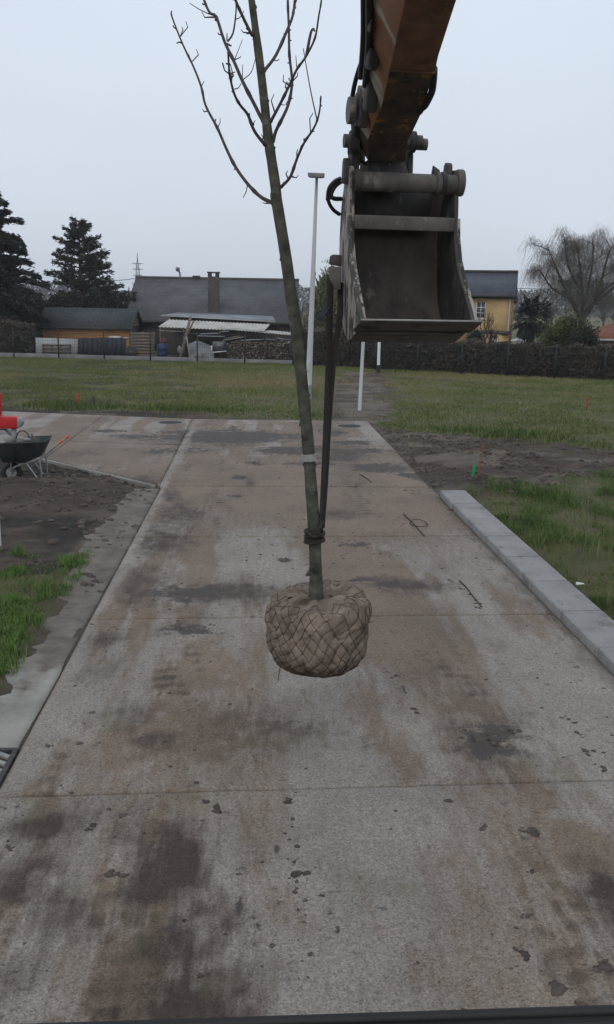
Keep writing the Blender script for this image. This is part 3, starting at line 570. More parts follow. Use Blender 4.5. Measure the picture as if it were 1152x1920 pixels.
road = thing('road', (0.6, 10, -0.13), None, None); tag(road, kind='structure')
mb = MB(); mb.prism([A(XL + .03, -6, -.03), A(XR + .3, -6, -.03), A(XR, 14.5, -.03), A(XR - .08, 24.2, -.03), A(-1.9, 24.25, -.03), A(-30, 30.7, -.03), A(-30, 23.2, -.03), A(-4.4, 18.05, -.03), A(XL + .03, 15.4, -.03)],
                    [A(XL + .03, -6, -.16), A(XR + .3, -6, -.16), A(XR, 14.5, -.16), A(XR - .08, 24.2, -.16), A(-1.9, 24.25, -.16), A(-30, 30.7, -.16), A(-30, 23.2, -.16), A(-4.4, 18.05, -.16), A(XL + .03, 15.4, -.16)][::1])
mb.build('joint_filler', 'joint_filler', road)
def slab(q, res):
    q = [np.asarray(p, float) for p in q]      # near-left, near-right, far-right, far-left
    g = 0.007; c = sum(q) / 4
    q = [p + (np.sign(c - p) * g) for p in q]
    nu = max(4, int(np.linalg.norm(q[1] - q[0]) / res)); nv = max(4, int(np.linalg.norm(q[3] - q[0]) / res))
    u = np.linspace(0, 1, nu + 1); v = np.linspace(0, 1, nv + 1); U, V = np.meshgrid(u, v)
    P = (q[0] * ((1 - U) * (1 - V))[..., None] + q[1] * (U * (1 - V))[..., None] + q[2] * (U * V)[..., None] + q[3] * ((1 - U) * V)[..., None]).reshape(-1, 2)
    D = road_dirt(P[:, 0], P[:, 1])
    z = 0.012 * np.clip(D[:, 0] - .25, 0, 1) * fbm(P[:, 0] * 11, P[:, 1] * 11, 191, 3) + 0.003 * (fbm(P[:, 0] * .8, P[:, 1] * .8, 195, 2) - .5)
    edge = np.zeros((nv + 1, nu + 1), bool); edge[0] = edge[-1] = True; edge[:, 0] = edge[:, -1] = True
    e = edge.ravel(); ch = 0.006 + 0.010 * fbm(P[:, 0] * 6, P[:, 1] * 6, 197, 3) ** 2; z = np.where(e, z - ch, z)
    n = len(P); idx = np.arange(n).reshape(nv + 1, nu + 1)
    F = [tuple(t) for t in np.stack([idx[:-1, :-1], idx[:-1, 1:], idx[1:, 1:], idx[1:, :-1]], -1).reshape(-1, 4)]
    ring = list(idx[0]) + list(idx[1:, -1]) + list(idx[-1, -2::-1]) + list(idx[-2:0:-1, 0])
    V3 = np.concatenate([np.stack([P[:, 0], P[:, 1], z], 1), np.stack([P[ring, 0], P[ring, 1], np.full(len(ring), -.15)], 1)])
    m = len(ring); F += [(ring[i], n + i, n + (i + 1) % m, ring[(i + 1) % m]) for i in range(m)]
    D = np.concatenate([D, D[ring]])
    o = np_obj('concrete_slab', V3, F, 'road_concrete', road, smooth=True, attrs={'dirt': D})
    return o
for (y0, y1, r) in ((-4.6, -1.3, .2), (-1.3, 2.02, .1), (2.02, 5.32, .026), (5.32, 8.64, .03), (8.64, 11.85, .036), (11.85, 15.3, .045)):
    k0 = .14 if y0 > -4 else 0; k1_ = .14 if y1 < 15 else 0; slab([A(XL, y0 - .03), A(XRF(y0) + .008, y0 - .03 + k0), A(XRF(y1) + .008, y1 - .03 * (y1 < 15) + k1_), A(XL, y1 - .03 * (y1 < 15))], r)
slab([A(XL - .05, 15.3), A(XR - .02, 15.3), A(XR - .06, 19.8), A(-1.84, 19.8)], .05)
slab([A(-1.84, 19.8), A(XR - .06, 19.8), A(XR - .1, 24.22), A(-1.9, 24.3)], .055)
slab([A(-4.4, 17.95), A(XL - .05, 15.33), A(-1.84, 19.8), A(-4.4, 20.2)], .05)
slab([A(-4.4, 20.2), A(-1.84, 19.8), A(-1.9, 24.3), A(-4.4, 24.9)], .055)
slab([A(-9.0, 18.9), A(-4.4, 17.95), A(-4.4, 24.9), A(-9.0, 25.98)], .09)
slab([A(-30, 23.1), A(-9.0, 18.9), A(-9.0, 25.98), A(-30, 30.9)], .25)
# thin concrete edging along the splay of the junction
mb = MB(); mb.bar((-1.86, 15.2, -.02), (-4.52, 17.86, -.02), .07, .10); mb.build('edge_strip', 'gutter_concrete', road, bevel=.01)
mb = MB(); mb.bar((-4.53, 17.87, -.02), (-12, 19.4, -.02), .07, .10); mb.build('edge_strip', 'gutter_concrete', road, bevel=.01)

# pale cast gutter strip beside the lane, clean by the drain and silted up further on
for gy0, gy1, gn in ((5.935, 15.1, 230), (-3.0, 5.2, 80)):
  gyv = np.linspace(gy0, gy1, gn); gt = np.array([0, .03, .15, .3, .45, .6, .72, .82, .9, .96, 1.0]); gz = np.array([-.08, .000, .000, -.003, -.006, -.010, -.014, -.014, -.014, -.012, -.075])
  U_, V_ = np.meshgrid(gt, gyv); gxx = -2.62 + U_ * (-1.738 + 2.62); gzz = np.repeat(gz[None], len(gyv), 0)
  sil = sstep(7.0, 8.4, V_ + 1.2 * (fbm(gxx * 3, V_ * 1.5, 501, 4) - .5)) + .55 * sstep(.25, .0, np.abs(gxx + 1.95 + .12 * np.sin(V_ * 2.2)) + .25 * (fbm(gxx * 5, V_ * 3, 503, 4) - .35)) * sstep(5.9, 6.6, V_)
  idx = np.arange(gxx.size).reshape(gxx.shape); F = np.stack([idx[:-1, :-1], idx[:-1, 1:], idx[1:, 1:], idx[1:, :-1]], -1).reshape(-1, 4)
  o = np_obj('gutter', np.stack([gxx.ravel(), V_.ravel(), gzz.ravel()], 1), [tuple(q) for q in F] + [tuple(idx[0][::-1]), tuple(idx[-1])], 'gutter_silt', smooth=True, attrs={'stain': np.clip(sil, 0, 1).ravel()}); tag(o, kind='structure')

# kerb of metre-long concrete stones
kerb = thing('kerb', (3.3, 8.5, 0), None, None); tag(kerb, kind='structure')
K0 = 14.55; first = None
for i in range(12):
    yb = K0 - i * 1.0; xb = XR + .006 + 0.0155 * i
    if first is None:
        mb = MB(); prof = [(0, -.12), (.0, .088), (.004, .097), (.020, .106), (.030, .108), (.43, .112), (.43, -.12)]
        pa = [A(xb + p, yb - .008, q) for p, q in prof]; pb = [A(xb + p, yb - .986, q) for p, q in prof]
        mb.prism(pa, pb); first = mb.build('kerb_stone', 'kerb_concrete', kerb, bevel=.003, seg=1); fl = WLOC[first.name].copy()
    else:
        c = copy_piece(first, fl + Vector((0.0155 * i, -i * 1.0, random.uniform(-.004, .004))), kerb); c.rotation_euler.z = .0155 + random.uniform(-.003, .003)

# ------------------------------------------------------------------ grass: uncountable blades
def blades(name, X, Y, Z, h, w, matn, rnd, lean=0.6):
    n = len(X); a = RNG.uniform(0, 2 * PI, n); b_ = RNG.uniform(0, 2 * PI, n); L = h * RNG.uniform(.1, lean, n)
    cx, sx = np.cos(a) * w / 2, np.sin(a) * w / 2
    lx, ly = np.cos(b_) * L, np.sin(b_) * L
    V = np.empty((n, 5, 3))
    V[:, 0] = np.stack([X - cx, Y - sx, Z - .01], 1); V[:, 1] = np.stack([X + cx, Y + sx, Z - .01], 1)
    V[:, 2] = np.stack([X + cx * .8 + lx * .35, Y + sx * .8 + ly * .35, Z + h * .6], 1); V[:, 3] = np.stack([X - cx * .8 + lx * .35, Y - sx * .8 + ly * .35, Z + h * .6], 1)
    V[:, 4] = np.stack([X + lx, Y + ly, Z + h * np.sqrt(np.clip(1 - (L / h) ** 2 * .6, .1, 1))], 1)
    base = np.arange(n) * 5
    F = np.concatenate([np.stack([base, base + 1, base + 2], 1), np.stack([base, base + 2, base + 3], 1), np.stack([base + 3, base + 2, base + 4], 1)])
    o = np_obj(name, V.reshape(-1, 3), F, matn, rnd=np.concatenate([rnd, rnd, rnd])); return o
def scatter(x0, x1, y0, y1, n, keep):
    X = RNG.uniform(x0, x1, n); Y = RNG.uniform(y0, y1, n); k = RNG.uniform(0, 1, n) < keep(X, Y); return X[k], Y[k]
# turf patch left of the lane
def k1(x, y): return (1 - mud_mask(x, y)) * (0.10 + 0.90 * sstep(.34, .50, fbm(x * 2.4, y * 2.4, 201, 4))) * (x < -2.12)
X, Y = scatter(-6.5, -1.95, 3.0, 12.6, 190000, k1); h = .025 + .105 * sstep(.3, .75, fbm(X * 2.6, Y * 2.6, 203, 3)) * RNG.uniform(.4, 1.3, len(X))
o = blades('turf_grass', X, Y, ground_z(X, Y), h, .006, 'grass_near', np.clip(.45 * fbm(X * 1.5, Y * 1.5, 205, 3) + RNG.normal(.16, .24, len(X)), 0, 1), 1.3)
tag(o, 'fresh green grass patch left of the concrete lane', 'grass', kind='stuff')
# rough verge behind the kerb
def k2(x, y): return (1 - mud_mask(x, y)) * (0.12 + 0.88 * sstep(.40, .56, fbm(x * 1.8, y * 1.8, 211, 3))) * (x > XRF(y) + .40 + .14 * fbm(x * 0 + 1, y * 3, 213, 3))
X, Y = scatter(3.4, 10.5, 4.5, 20.0, 220000, k2); h = .035 + .19 * sstep(.35, .8, fbm(X * 2.1, Y * 2.1, 215, 4)) * RNG.uniform(.3, 1.4, len(X))
o = blades('verge_grass', X, Y, ground_z(X, Y), h, .007, 'grass_verge', np.clip(.75 * fbm(X * 1.1, Y * 1.1, 217, 3) - .12 + RNG.normal(.12, .2, len(X)), 0, 1), .9)
tag(o, 'rough patchy grass on the verge behind the kerb', 'grass', kind='stuff')
# field beyond the cross road
def k3(x, y): return (1 - .93 * mud_mask(x, y)) * (~on_road(x, y, .15)) * (0.35 + .65 * sstep(.35, .6, fbm(x * .7, y * .7, 221, 3)))
X, Y = scatter(-16, 17, 19.0, 49.0, 260000, k3)
edge_boost = np.exp(-((Y - FAR_L(X) - 1.6) / 1.2) ** 2) * (X < 3) + np.exp(-((Y - 23.2 + 0.5 * (X - 3.4)) / 1.0) ** 2) * (X > 3)
h = (.035 + .06 * fbm(X * .9, Y * .9, 223, 3) + .16 * edge_boost * sstep(.42, .62, fbm(X * .8, Y * .8, 227, 3))) * RNG.uniform(.5, 1.3, len(X))
strip = .55 * np.exp(-((Y - 37) / 5.0) ** 2) * sstep(.35, .65, fbm(X * .25, Y * .25, 229, 3))
o = blades('field_grass', X, Y, ground_z(X, Y), h, .022, 'grass_far', np.clip(.55 * fbm(X * .35, Y * .5, 225, 4) + strip - .22 * edge_boost + RNG.normal(.06, .15, len(X)), 0, 1), .8)
tag(o, 'green and straw coloured grass of the building plot beyond the road', 'grass', kind='stuff')

# ------------------------------------------------------------------ mud crumbs on the road
ICO_V = None
bm = bmesh.new(); bmesh.ops.create_icosphere(bm, subdivisions=1, radius=1.0); ICO_V = np.array([v.co[:] for v in bm.verts]); ICO_F = np.array([[v.index for v in f.verts] for f in bm.faces]); bm.free()
def crumbs(name, C, S, matn, squash=.4):
    n = len(C); k = len(ICO_V); J = RNG.uniform(.6, 1.35, (n, k, 1)); ang = RNG.uniform(0, 2 * PI, n)
    P = ICO_V[None] * J; ca, sa = np.cos(ang)[:, None], np.sin(ang)[:, None]; el = RNG.uniform(.55, 1.0, n)[:, None]
    xx = P[..., 0]; yy = P[..., 1] * el
    P = np.stack([xx * ca - yy * sa, xx * sa + yy * ca, P[..., 2] * squash], -1) * S[:, None, None] + C[:, None]
    F = (ICO_F[None] + (np.arange(n) * k)[:, None, None]).reshape(-1, 3); return np_obj(name, P.reshape(-1, 3), F, matn)
C = []; S = []
for _ in range(2600):
    xx = random.uniform(-1.7, 3.0); yy = random.uniform(2.2, 24)
    if random.random() > .15 + .85 * float(sstep(.42, .62, fbm(xx * .9, yy * .6, 301, 3))): continue
    C.append((xx, yy, 0)); S.append(random.choice([.005, .006, .008, .009, .012, .017]) * (1 + .035 * yy))
for p, q, n, s in (((1052, 1332), (1132, 1448), 26, .017), ((540, 1490), (562, 1700), 34, .014), ((845, 1085), (905, 1140), 30, .017), ((150, 1350), (420, 1420), 16, .012), ((640, 965), (760, 990), 12, .014), ((560, 1700), (570, 1860), 8, .010)):
    a = G(*p); b_ = G(*q)
    for i in range(n):
        t = (i + random.random()) / n; c = a + (b_ - a) * t; C.append((c[0] + random.gauss(0, .022), c[1] + random.gauss(0, .03), 0)); S.append(s * random.choice([.25, .35, .5, .7, 1.0, 1.6]))
for px, py, wpx in ((838 / 1, 1500, 16), (990, 1557, 20), (908, 1549, 14), (996, 1634, 14), (986, 1720, 16), (983, 1795, 20), (1124, 1817, 24), (915, 1385, 34), (930, 1376, 20), (1090, 1885, 18), (637, 1742, 12), (606, 1678, 12), (215, 1635, 22), (405, 1518, 26), (233, 1530, 14), (165, 1553, 16),
                    (845, 955, 12), (847, 957, 10), (965, 1370, 16), (778, 1331, 14), (740, 1268, 12), (540, 1505, 16), (548, 1535, 12), (557, 1645, 22), (20, 1590, 14), (95, 1400, 12), (8, 1372, 10), (22, 1392, 9), (1045, 1855, 30), (585, 1790, 12)):
    c = G(px, py); sc = abs(G(px + wpx / 2, py)[0] - c[0])
    for _ in range(5): C.append((c[0] + random.gauss(0, sc * .6), c[1] + random.gauss(0, sc * .6), 0)); S.append(sc * random.uniform(.35, 1.15))
for _ in range(500):   # crumbs in the wide mud spills of the junction
    b_ = random.choice([q for q in BLOBS if q[6] == 0]); C.append((b_[0] + random.gauss(0, b_[2] * .55), b_[1] + random.gauss(0, b_[3] * .55), 0)); S.append(random.uniform(.008, .03) * (.4 + .05 * b_[1]))
C = np.array(C); S = np.array(S); keep = on_road(C[:, 0], C[:, 1], -.02)
o = crumbs('mud_crumbs', C[keep], S[keep], 'mud', .28); tag(o, 'dark crumbs of mud strewn over the concrete lane', 'mud', kind='stuff')
# clods on the bare soil
X, Y = scatter(-8, 9, 9.5, 24, 26000, lambda x, y: mud_mask(x, y) * (~on_road(x, y, .05)) * sstep(.35, .55, fbm(x * 1.4, y * 1.4, 311, 3)))
C = np.stack([X, Y, ground_z(X, Y)], 1); S = .010 + .075 * RNG.uniform(0, 1, len(X)) ** 4 + RNG.uniform(0, .02, len(X))
o = crumbs('soil_clods', C, S, 'mud', .6); tag(o, 'loose clods of dark soil beside the road', 'soil', kind='stuff')
# dark smears of trodden mud with crumbs along the lane's joint lines


# ================================================================== DRAIN, COVERS, LITTER ON THE ROAD
t = thing('drain_grate', (-2.0, 5.5, -.02), 'cast iron street drain grate with diagonal bars at the lane edge', 'drain')
X0, X1, Y0, Y1 = -2.30, -1.765, 5.22, 5.91
for a, b_ in (((X0, Y0), (X1, Y0)), ((X1, Y0), (X1, Y1)), ((X1, Y1), (X0, Y1)), ((X0, Y1), (X0, Y0))):
    mb = MB(); d = unit(A(*b_) - A(*a)) * .018; mb.bar((a[0] - d[0], a[1] - d[1], -.018), (b_[0] - d[0] * 0.9, b_[1] - d[1] * 0.9, -.018), .036, .05); mb.build('frame', 'cast_iron', t, bevel=.004)
mb = MB(); mb.box(((X0 + X1) / 2, (Y0 + Y1) / 2, -.10), (X1 - X0 - .05, Y1 - Y0 - .05, .02)); mb.build('pit', 'rubber', t)
for k in range(11):    # slanting bars clipped to the frame
    c = Y0 - .30 + k * .098; pts = []
    for s in np.linspace(0, 1, 41):
        px_ = X0 + .02 + s * (X1 - X0 - .04); py_ = c + .62 * (X1 - px_)
        if Y0 + .02 < py_ < Y1 - .02: pts.append((px_, py_))
    if len(pts) > 4:
        mb = MB(); mb.bar((*pts[0], -.016), (*pts[-1], -.016), .034, .03); mb.build('bar', 'machine_grey', t, bevel=.004)

def manhole(px, py, label):
    c = G(px, py); t = thing('manhole_cover', (c[0], c[1], 0), label, 'manhole cover', 'round manhole covers in the junction')
    mb = MB(); n = 28; vs = []
    for r, z in ((.36, .001), (.36, .007), (.315, .007), (.315, .001)):
        for k in range(n): vs.append((c[0] + r * math.cos(2 * PI * k / n), c[1] + r * math.sin(2 * PI * k / n), z))
    mb.add(vs, [(i * n + k, i * n + (k + 1) % n, ((i + 1) % 4) * n + (k + 1) % n, ((i + 1) % 4) * n + k) for i in range(4) for k in range(n)]); mb.build('frame', 'gutter_concrete', t)
    mb = MB(); mb.cyl((c[0], c[1], .001), (c[0], c[1], .006), .305, 28); lid = mb.build('lid', 'cast_iron', t)
    for q in range(-2, 3):
        mb = MB(); L = math.sqrt(.28 ** 2 - (q * .1) ** 2); mb.box((c[0], c[1] + q * .1, .008), (2 * L, .03, .005)); mb.build('rib', 'cast_iron', lid)
manhole(320, 792, 'round iron manhole cover at the far left of the junction')
manhole(655, 799, 'round iron manhole cover behind the hanging strap at the far road edge')

def ground_stick(name, pts, r, label, mat='twig_dead', z=.008):
    P = catmull([np.append(G(*p)[:2], z + (p[2] if len(p) > 2 else 0)) if False else A(*G(p[0], p[1])[:2], z) for p in pts], 4)
    mb = MB(); m = len(P); mb.tube(P, [r * (1 - .4 * i / m) for i in range(m)], 6); o = mb.build(name, mat, smooth=True); return tag(o, label, 'twig' if 'twig' in name else name.split('_')[-1])
ground_stick('dead_twig', [(757, 965), (770, 977), (782, 990), (796, 1006)], .012, 'dark straight twig lying under the wire loop on the lane')
pts = []
lc = G(786, 984)
for k in range(15):
    a = 2 * PI * k / 14 * .93; pts.append(A(lc[0] + .13 * math.cos(a), lc[1] + .22 * math.sin(a), .012 + .02 * math.sin(a) ** 2))
mb = MB(); mb.tube(pts, .006, 6); tag(mb.build('wire_loop', 'twig_dead', smooth=True), 'thin dark wire loop lying on the lane', 'wire')
ground_stick('dead_twig', [(862, 1090), (876, 1104), (888, 1120), (904, 1139)], .009, 'dark crooked twig lying among mud crumbs near the kerb')
ground_stick('dead_twig', [(675, 890), (690, 899), (697, 905)], .012, 'short twig lying on the brown stained road beyond the strap')
c = G(1087, 1095, .14)
mb = MB(); mb.add([c + A(-.05, -.02, 0), c + A(.04, -.035, .012), c + A(.06, .02, .004), c + A(-.03, .035, .016), c + A(-.05, -.02, -.004), c + A(.04, -.035, .008), c + A(.06, .02, 0), c + A(-.03, .035, .012)],
                  [(0, 1, 2, 3), (7, 6, 5, 4), (0, 4, 5, 1), (1, 5, 6, 2), (2, 6, 7, 3), (3, 7, 4, 0)])
tag(mb.build('paper_scrap', 'paper'), 'small pale scrap of paper at the grass edge of the kerb', 'litter')

# ================================================================== THE TREE ON THE SLING
TD = 6.2
base = W(593, 1112, TD)
tree = thing('young_tree', W(594, 1268, TD), 'bare young tree hanging from the bucket with its root ball wrapped in burlap', 'tree')
TR = [(593, 1122, 17), (593, 1085, 15), (592, 1060, 14.2), (590, 1000, 13.8), (585, 930, 13.6), (580, 860, 13.2), (575, 800, 13.2), (569, 740, 13), (563, 680, 12.8), (556, 620, 13), (545, 545, 12.4), (536, 480, 12.2), (523, 400, 11.6), (518, 370, 12), (517, 350, 10.6), (508, 290, 10.2), (503, 255, 10), (497, 200, 8.8), (489, 130, 8.6), (480, 60, 7.6), (472, 0, 6.4), (461, -70, 5.2), (450, -150, 4.0), (444, -230, 2.4)]
def trunk_D(py): return TD + (1110 - py) / 1110 * 0.10
P = [W(a, b_, trunk_D(b_)) for a, b_, r in TR]; R_ = [r * (TD + .1) / FPX for a, b_, r in TR]
PP = catmull(P, 6); RR = np.interp(np.linspace(0, len(R_) - 1, len(PP)), np.arange(len(R_)), R_)
RR = np.array([.86 * r * (1 + .06 * (float(vnoise(i * .45, 3.3, 5)) - .5) * 2) for i, r in enumerate(RR)])
mb = MB(); mb.tube(PP, RR, 16)
for (a, b_, r) in ((520, 378, 14), (531, 482, 14), (579, 1075, 12.5), (567, 792, 14), (479, 14, 8), (478, 70, 9)):   # swellings at old branch scars
    c = W(a, b_, trunk_D(b_) - .005)
    k = r * TD / FPX * .38; mb.tube([c + A(-k, 0, -k * 1.2), c + A(-k * .2, 0, -.3 * k), c + A(k * .2, 0, .4 * k), c + A(.2 * k, 0, 1.6 * k)], [k * .3, k * 1.0, k * .95, k * .2], 8)
rk = random.Random(5)
for q in range(26):
    i = rk.randrange(4, len(PP) - 14); p = PP[i]; a = rk.uniform(0, 2 * PI); e_ = A(math.cos(a), math.sin(a), 0); k = RR[i]
    mb.tube([p + e_ * k * .55, p + e_ * k * 1.02, p + e_ * k * (1.10 + .12 * rk.random()) + UP * k * .15], [k * .45, k * .36, k * .12], 7)
trunk = mb.build('trunk', 'bark_young', tree, smooth=True)
rad = lambda px: px * 6.3 / FPX
BR = [  # points in the photograph, radius at start and end, how far the tip swings in depth
    ([(515, 381), (509, 379), (489, 369), (465, 345), (442, 313), (424, 277), (408, 240), (386, 198), (378, 164), (364, 127), (343, 83), (323, 32), (322, 21)], 5.2, 1.5, .45,
     [([(408, 240), (413, 230), (413, 221)], 1.2), ([(464, 347), (462, 359), (456, 371)], 1.3), ([(343, 82), (337, 79), (332, 81)], 2.2), ([(378, 162), (383, 152)], 1.2), ([(442, 316), (439, 318)], 2)]),
    ([(524, 352), (530, 348), (545, 331), (557, 298), (571, 267), (586, 245), (595, 226), (600, 205), (602, 180)], 4.0, 1.5, -.4,
     [([(595, 226), (583, 171), (574, 120), (569, 91)], 1.4), ([(585, 247), (590, 246)], 1.4)]),
    ([(500, 272), (495, 269), (477, 245), (465, 215), (450, 196), (439, 174), (431, 139), (428, 97)], 4.2, 2.0, -.35,
     [([(440, 167), (447, 165), (453, 156)], 1.3), ([(431, 138), (422, 132), (417, 118)], 1.4), ([(473, 234), (479, 226)], 1.2), ([(432, 121), (424, 119)], 2.2), ([(431, 139), (441, 135)], 1.6)]),
    ([(497, 228), (492, 224), (477, 195), (455, 152), (439, 115), (421, 77), (406, 32), (394, 24), (383, 0), (372, -40), (362, -90)], 4.8, 2.2, .3,
     [([(427, 78), (437, 63), (442, 32), (443, 9), (441, -30)], 2.2), ([(394, 27), (375, 18), (356, 6)], 1.2), ([(455, 150), (471, 136), (479, 111)], 1.2), ([(439, 115), (445, 100), (455, 74)], 1.1), ([(443, 36), (451, 32), (458, 20)], 1.2), ([(426, 76), (426, 62)], 1.5), ([(440, 112), (450, 108), (452, 105)], 1.2), ([(455, 152), (455, 121)], 1.0), ([(404, 36), (409, 40)], 3.4), ([(425, 82), (434, 86)], 2.6)]),
    ([(478, 68), (471, 62), (456, 32), (442, 0), (430, -40), (424, -90)], 4.0, 2.2, -.2, []),
    ([(494, 136), (498, 130), (518, 103), (539, 56), (549, 30), (553, 0), (556, -50), (560, -100)], 4.0, 2.2, .35, [([(514, 112), (519, 114), (524, 111)], 1.4), ([(539, 57), (546, 56)], 1.8)]),
    ([(505, 232), (510, 224), (524, 198), (542, 162), (557, 130), (574, 106), (591, 71), (598, 30), (603, 0), (606, -50)], 4.0, 1.3, -.3,
     [([(575, 104), (583, 62), (588, 54), (590, 58)], 3.2), ([(524, 196), (536, 197)], 1.1), ([(557, 130), (555, 104)], 1.1), ([(540, 166), (534, 163)], 1.5)]),
    ([(509, 268), (513, 263), (518, 245), (533, 215), (542, 192), (548, 153), (543, 103), (542, 56), (540, 0), (541, -50)], 4.4, 2.2, .2, [([(543, 187), (549, 184)], 1.8), ([(543, 118), (539, 118)], 1.6), ([(543, 76), (547, 76)], 1.6)]),
]
for pts, r0, r1, sw, tw in BR:
    n = len(pts); ys = pts[0][1]
    def dep(i, q): return trunk_D(ys) + sw * (i / max(1, n - 1)) ** 1.2
    P = [W(a, b_, dep(i, 0)) for i, (a, b_) in enumerate(pts)]; PP = catmull(P, 4); m = len(PP)
    rr = [rad(r0 + (r1 - r0) * (i / m) ** .8) * .78 * (1.28 if (i % 7 == 3) else 1) for i in range(m)]
    mb = MB(); mb.tube(PP, rr, 8); br = mb.build('branch', 'bark_twig', tree, smooth=True)
    rsp = random.Random(int(r0 * 100) + n)
    for _ in range(9):
        i = rsp.randrange(3, m - 1); p = PP[i]; d = unit(PP[i] - PP[i - 1]); e_ = unit(np.cross(d, A(rsp.gauss(0, 1), rsp.gauss(0, 1), rsp.gauss(0, 1)))); L = rsp.choice([.012, .018, .025, .05, .09])
        sp = MB(); sp.tube([p, p + unit(e_ + d * .6) * L, p + unit(e_ + d * 1.1) * L * 1.35], [rr[i] * .6, .004, .0025 if L > .04 else .005], 5); sp.build('spur', 'bark_twig', br, smooth=True)
    for tp, tr in tw:
        j = min(range(n), key=lambda i: math.hypot(pts[i][0] - tp[0][0], pts[i][1] - tp[0][1]))
        j0 = dep(j, 0); Q = catmull([W(a, b_, j0 + random.uniform(-.02, .02) * i) for i, (a, b_) in enumerate(tp)], 3)
        mb = MB(); mb.tube(Q, [rad(tr) * .8 * (1 - .45 * i / len(Q)) for i in range(len(Q))], 6); mb.build('twig', 'bark_twig', br, smooth=True)
# pale marking band round the trunk
c0 = W(580.5, 864, trunk_D(864)); c1 = W(579.6, 851, trunk_D(851)); mb = MB(); mb.tube([c0, (c0 + c1) / 2, c1], rad(14.4), 20); mb.build('marking_band', 'band', tree, smooth=True)

# root ball in burlap under a wire net
bc = W(592.5, 1190, TD); BZ0 = W(594, 1250, TD)[2]; BZ1 = W(594, 1121, TD)[2]; BR_ = 100 * 6.75 / FPX * .93
prof_t = np.array([0, .03, .10, .20, .35, .5, .65, .78, .88, .94, .975, 1.0]); prof_r = np.array([.02, .58, .79, .90, .97, .985, .99, 1.0, .99, .95, .80, .16])
NU, NV = 260, 150
u = np.linspace(0, 2 * PI, NU, endpoint=False); s = np.linspace(0, 1, NV)
# sample profile evenly along its arc
pt = np.linspace(0, len(prof_t) - 1, 600); cx = np.array(catmull([A(a, b_) for a, b_ in zip(prof_t, prof_r)], 50))
dl = np.concatenate([[0], np.cumsum(np.hypot(np.diff(cx[:, 0]) * (BZ1 - BZ0), np.diff(cx[:, 1]) * BR_))]); 
tt = np.interp(s * dl[-1], dl, cx[:, 0]); rr = np.clip(np.interp(s * dl[-1], dl, cx[:, 1]), .015, 2)
arc = s * dl[-1]
Un, An = np.meshgrid(u, arc); Tn = np.repeat(tt[:, None], NU, 1); Rn = np.repeat(rr[:, None], NU, 1) * BR_
NW = 25; pitch = 2 * PI * BR_ / NW
wob = .040 * np.sin(3 * Un + 9 * An) + .10 * (fbm(Un * 2.2, An * 6, 401, 4) - .5)
ph1 = Un * NW / (2 * PI) + (An + wob) / pitch * .72 + .35 * np.sin(Un); ph2 = Un * NW / (2 * PI) - (An - wob) / pitch * .95 + .2 * np.cos(2 * Un)
f1 = np.abs(ph1 - np.round(ph1)); f2 = np.abs(ph2 - np.round(ph2))
pil = np.minimum(1, (f1 * 3.2)) ** .55 * np.minimum(1, (f2 * 3.2)) ** .55
topk = sstep(.80, .95, Tn)
fold = np.abs(fbm(Un * 2.4 + 3, An * 3.2, 411, 3) - .5) * 2
disp = .008 * pil * (1 - .75 * topk) + .055 * (fbm(Un * 1.6, An * 4, 421, 3) - .5) + .022 * (fbm(Un * 6, An * 14, 425, 3) - .5) - .012 * sstep(.10, .0, np.abs(fbm(Un * 3.3, An * 7, 427, 3) - .5))
disp = np.where((Un > 2 * PI - .6), disp, disp)
lump = .050 * (1 - np.clip(fold * 2.2, 0, 1)) * topk * sstep(.10, .5, Rn / BR_)
seam = np.minimum(1, np.abs(((Un - 0.0) + PI) % (2 * PI) - PI) / .5)
Rd = Rn + disp * (.25 + .75 * np.clip(Rn / BR_, 0, 1)); Zd = BZ0 + Tn * (BZ1 - BZ0) + lump + .03 * topk * (fbm(Un * 3.1, An * 2, 431, 2) - .5)
asym = 1 + .03 * np.cos(Un - .4) + .02 * np.cos(2 * Un + 1.0)
# keep the cloth low under the camera side of the trunk foot, higher to the right and left rear
Zd = Zd + topk * (.030 * np.cos(Un - .3) - .010) * sstep(.2, .7, Rn / BR_)
Vx = bc[0] + Rd * asym * np.cos(Un); Vy = bc[1] + Rd * asym * np.sin(Un)
idx = np.arange(NU * NV).reshape(NV, NU); nxt = np.roll(idx, -1, 1)
F = np.stack([idx[:-1], nxt[:-1], nxt[1:], idx[1:]], -1).reshape(-1, 4)
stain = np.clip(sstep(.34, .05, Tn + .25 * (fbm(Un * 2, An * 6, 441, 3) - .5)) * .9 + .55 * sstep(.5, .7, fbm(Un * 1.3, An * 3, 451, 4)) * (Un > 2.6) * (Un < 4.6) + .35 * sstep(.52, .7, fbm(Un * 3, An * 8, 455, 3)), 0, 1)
F2 = [tuple(q) for q in F] + [tuple(idx[0][::-1]), tuple(idx[-1])]
ball = np_obj('root_ball', np.stack([Vx.ravel(), Vy.ravel(), Zd.ravel()], 1), F2, 'burlap', tree, smooth=True, attrs={'stain': stain.ravel()})
ball['label'] = 'earth ball wrapped in brown burlap under a wire net'
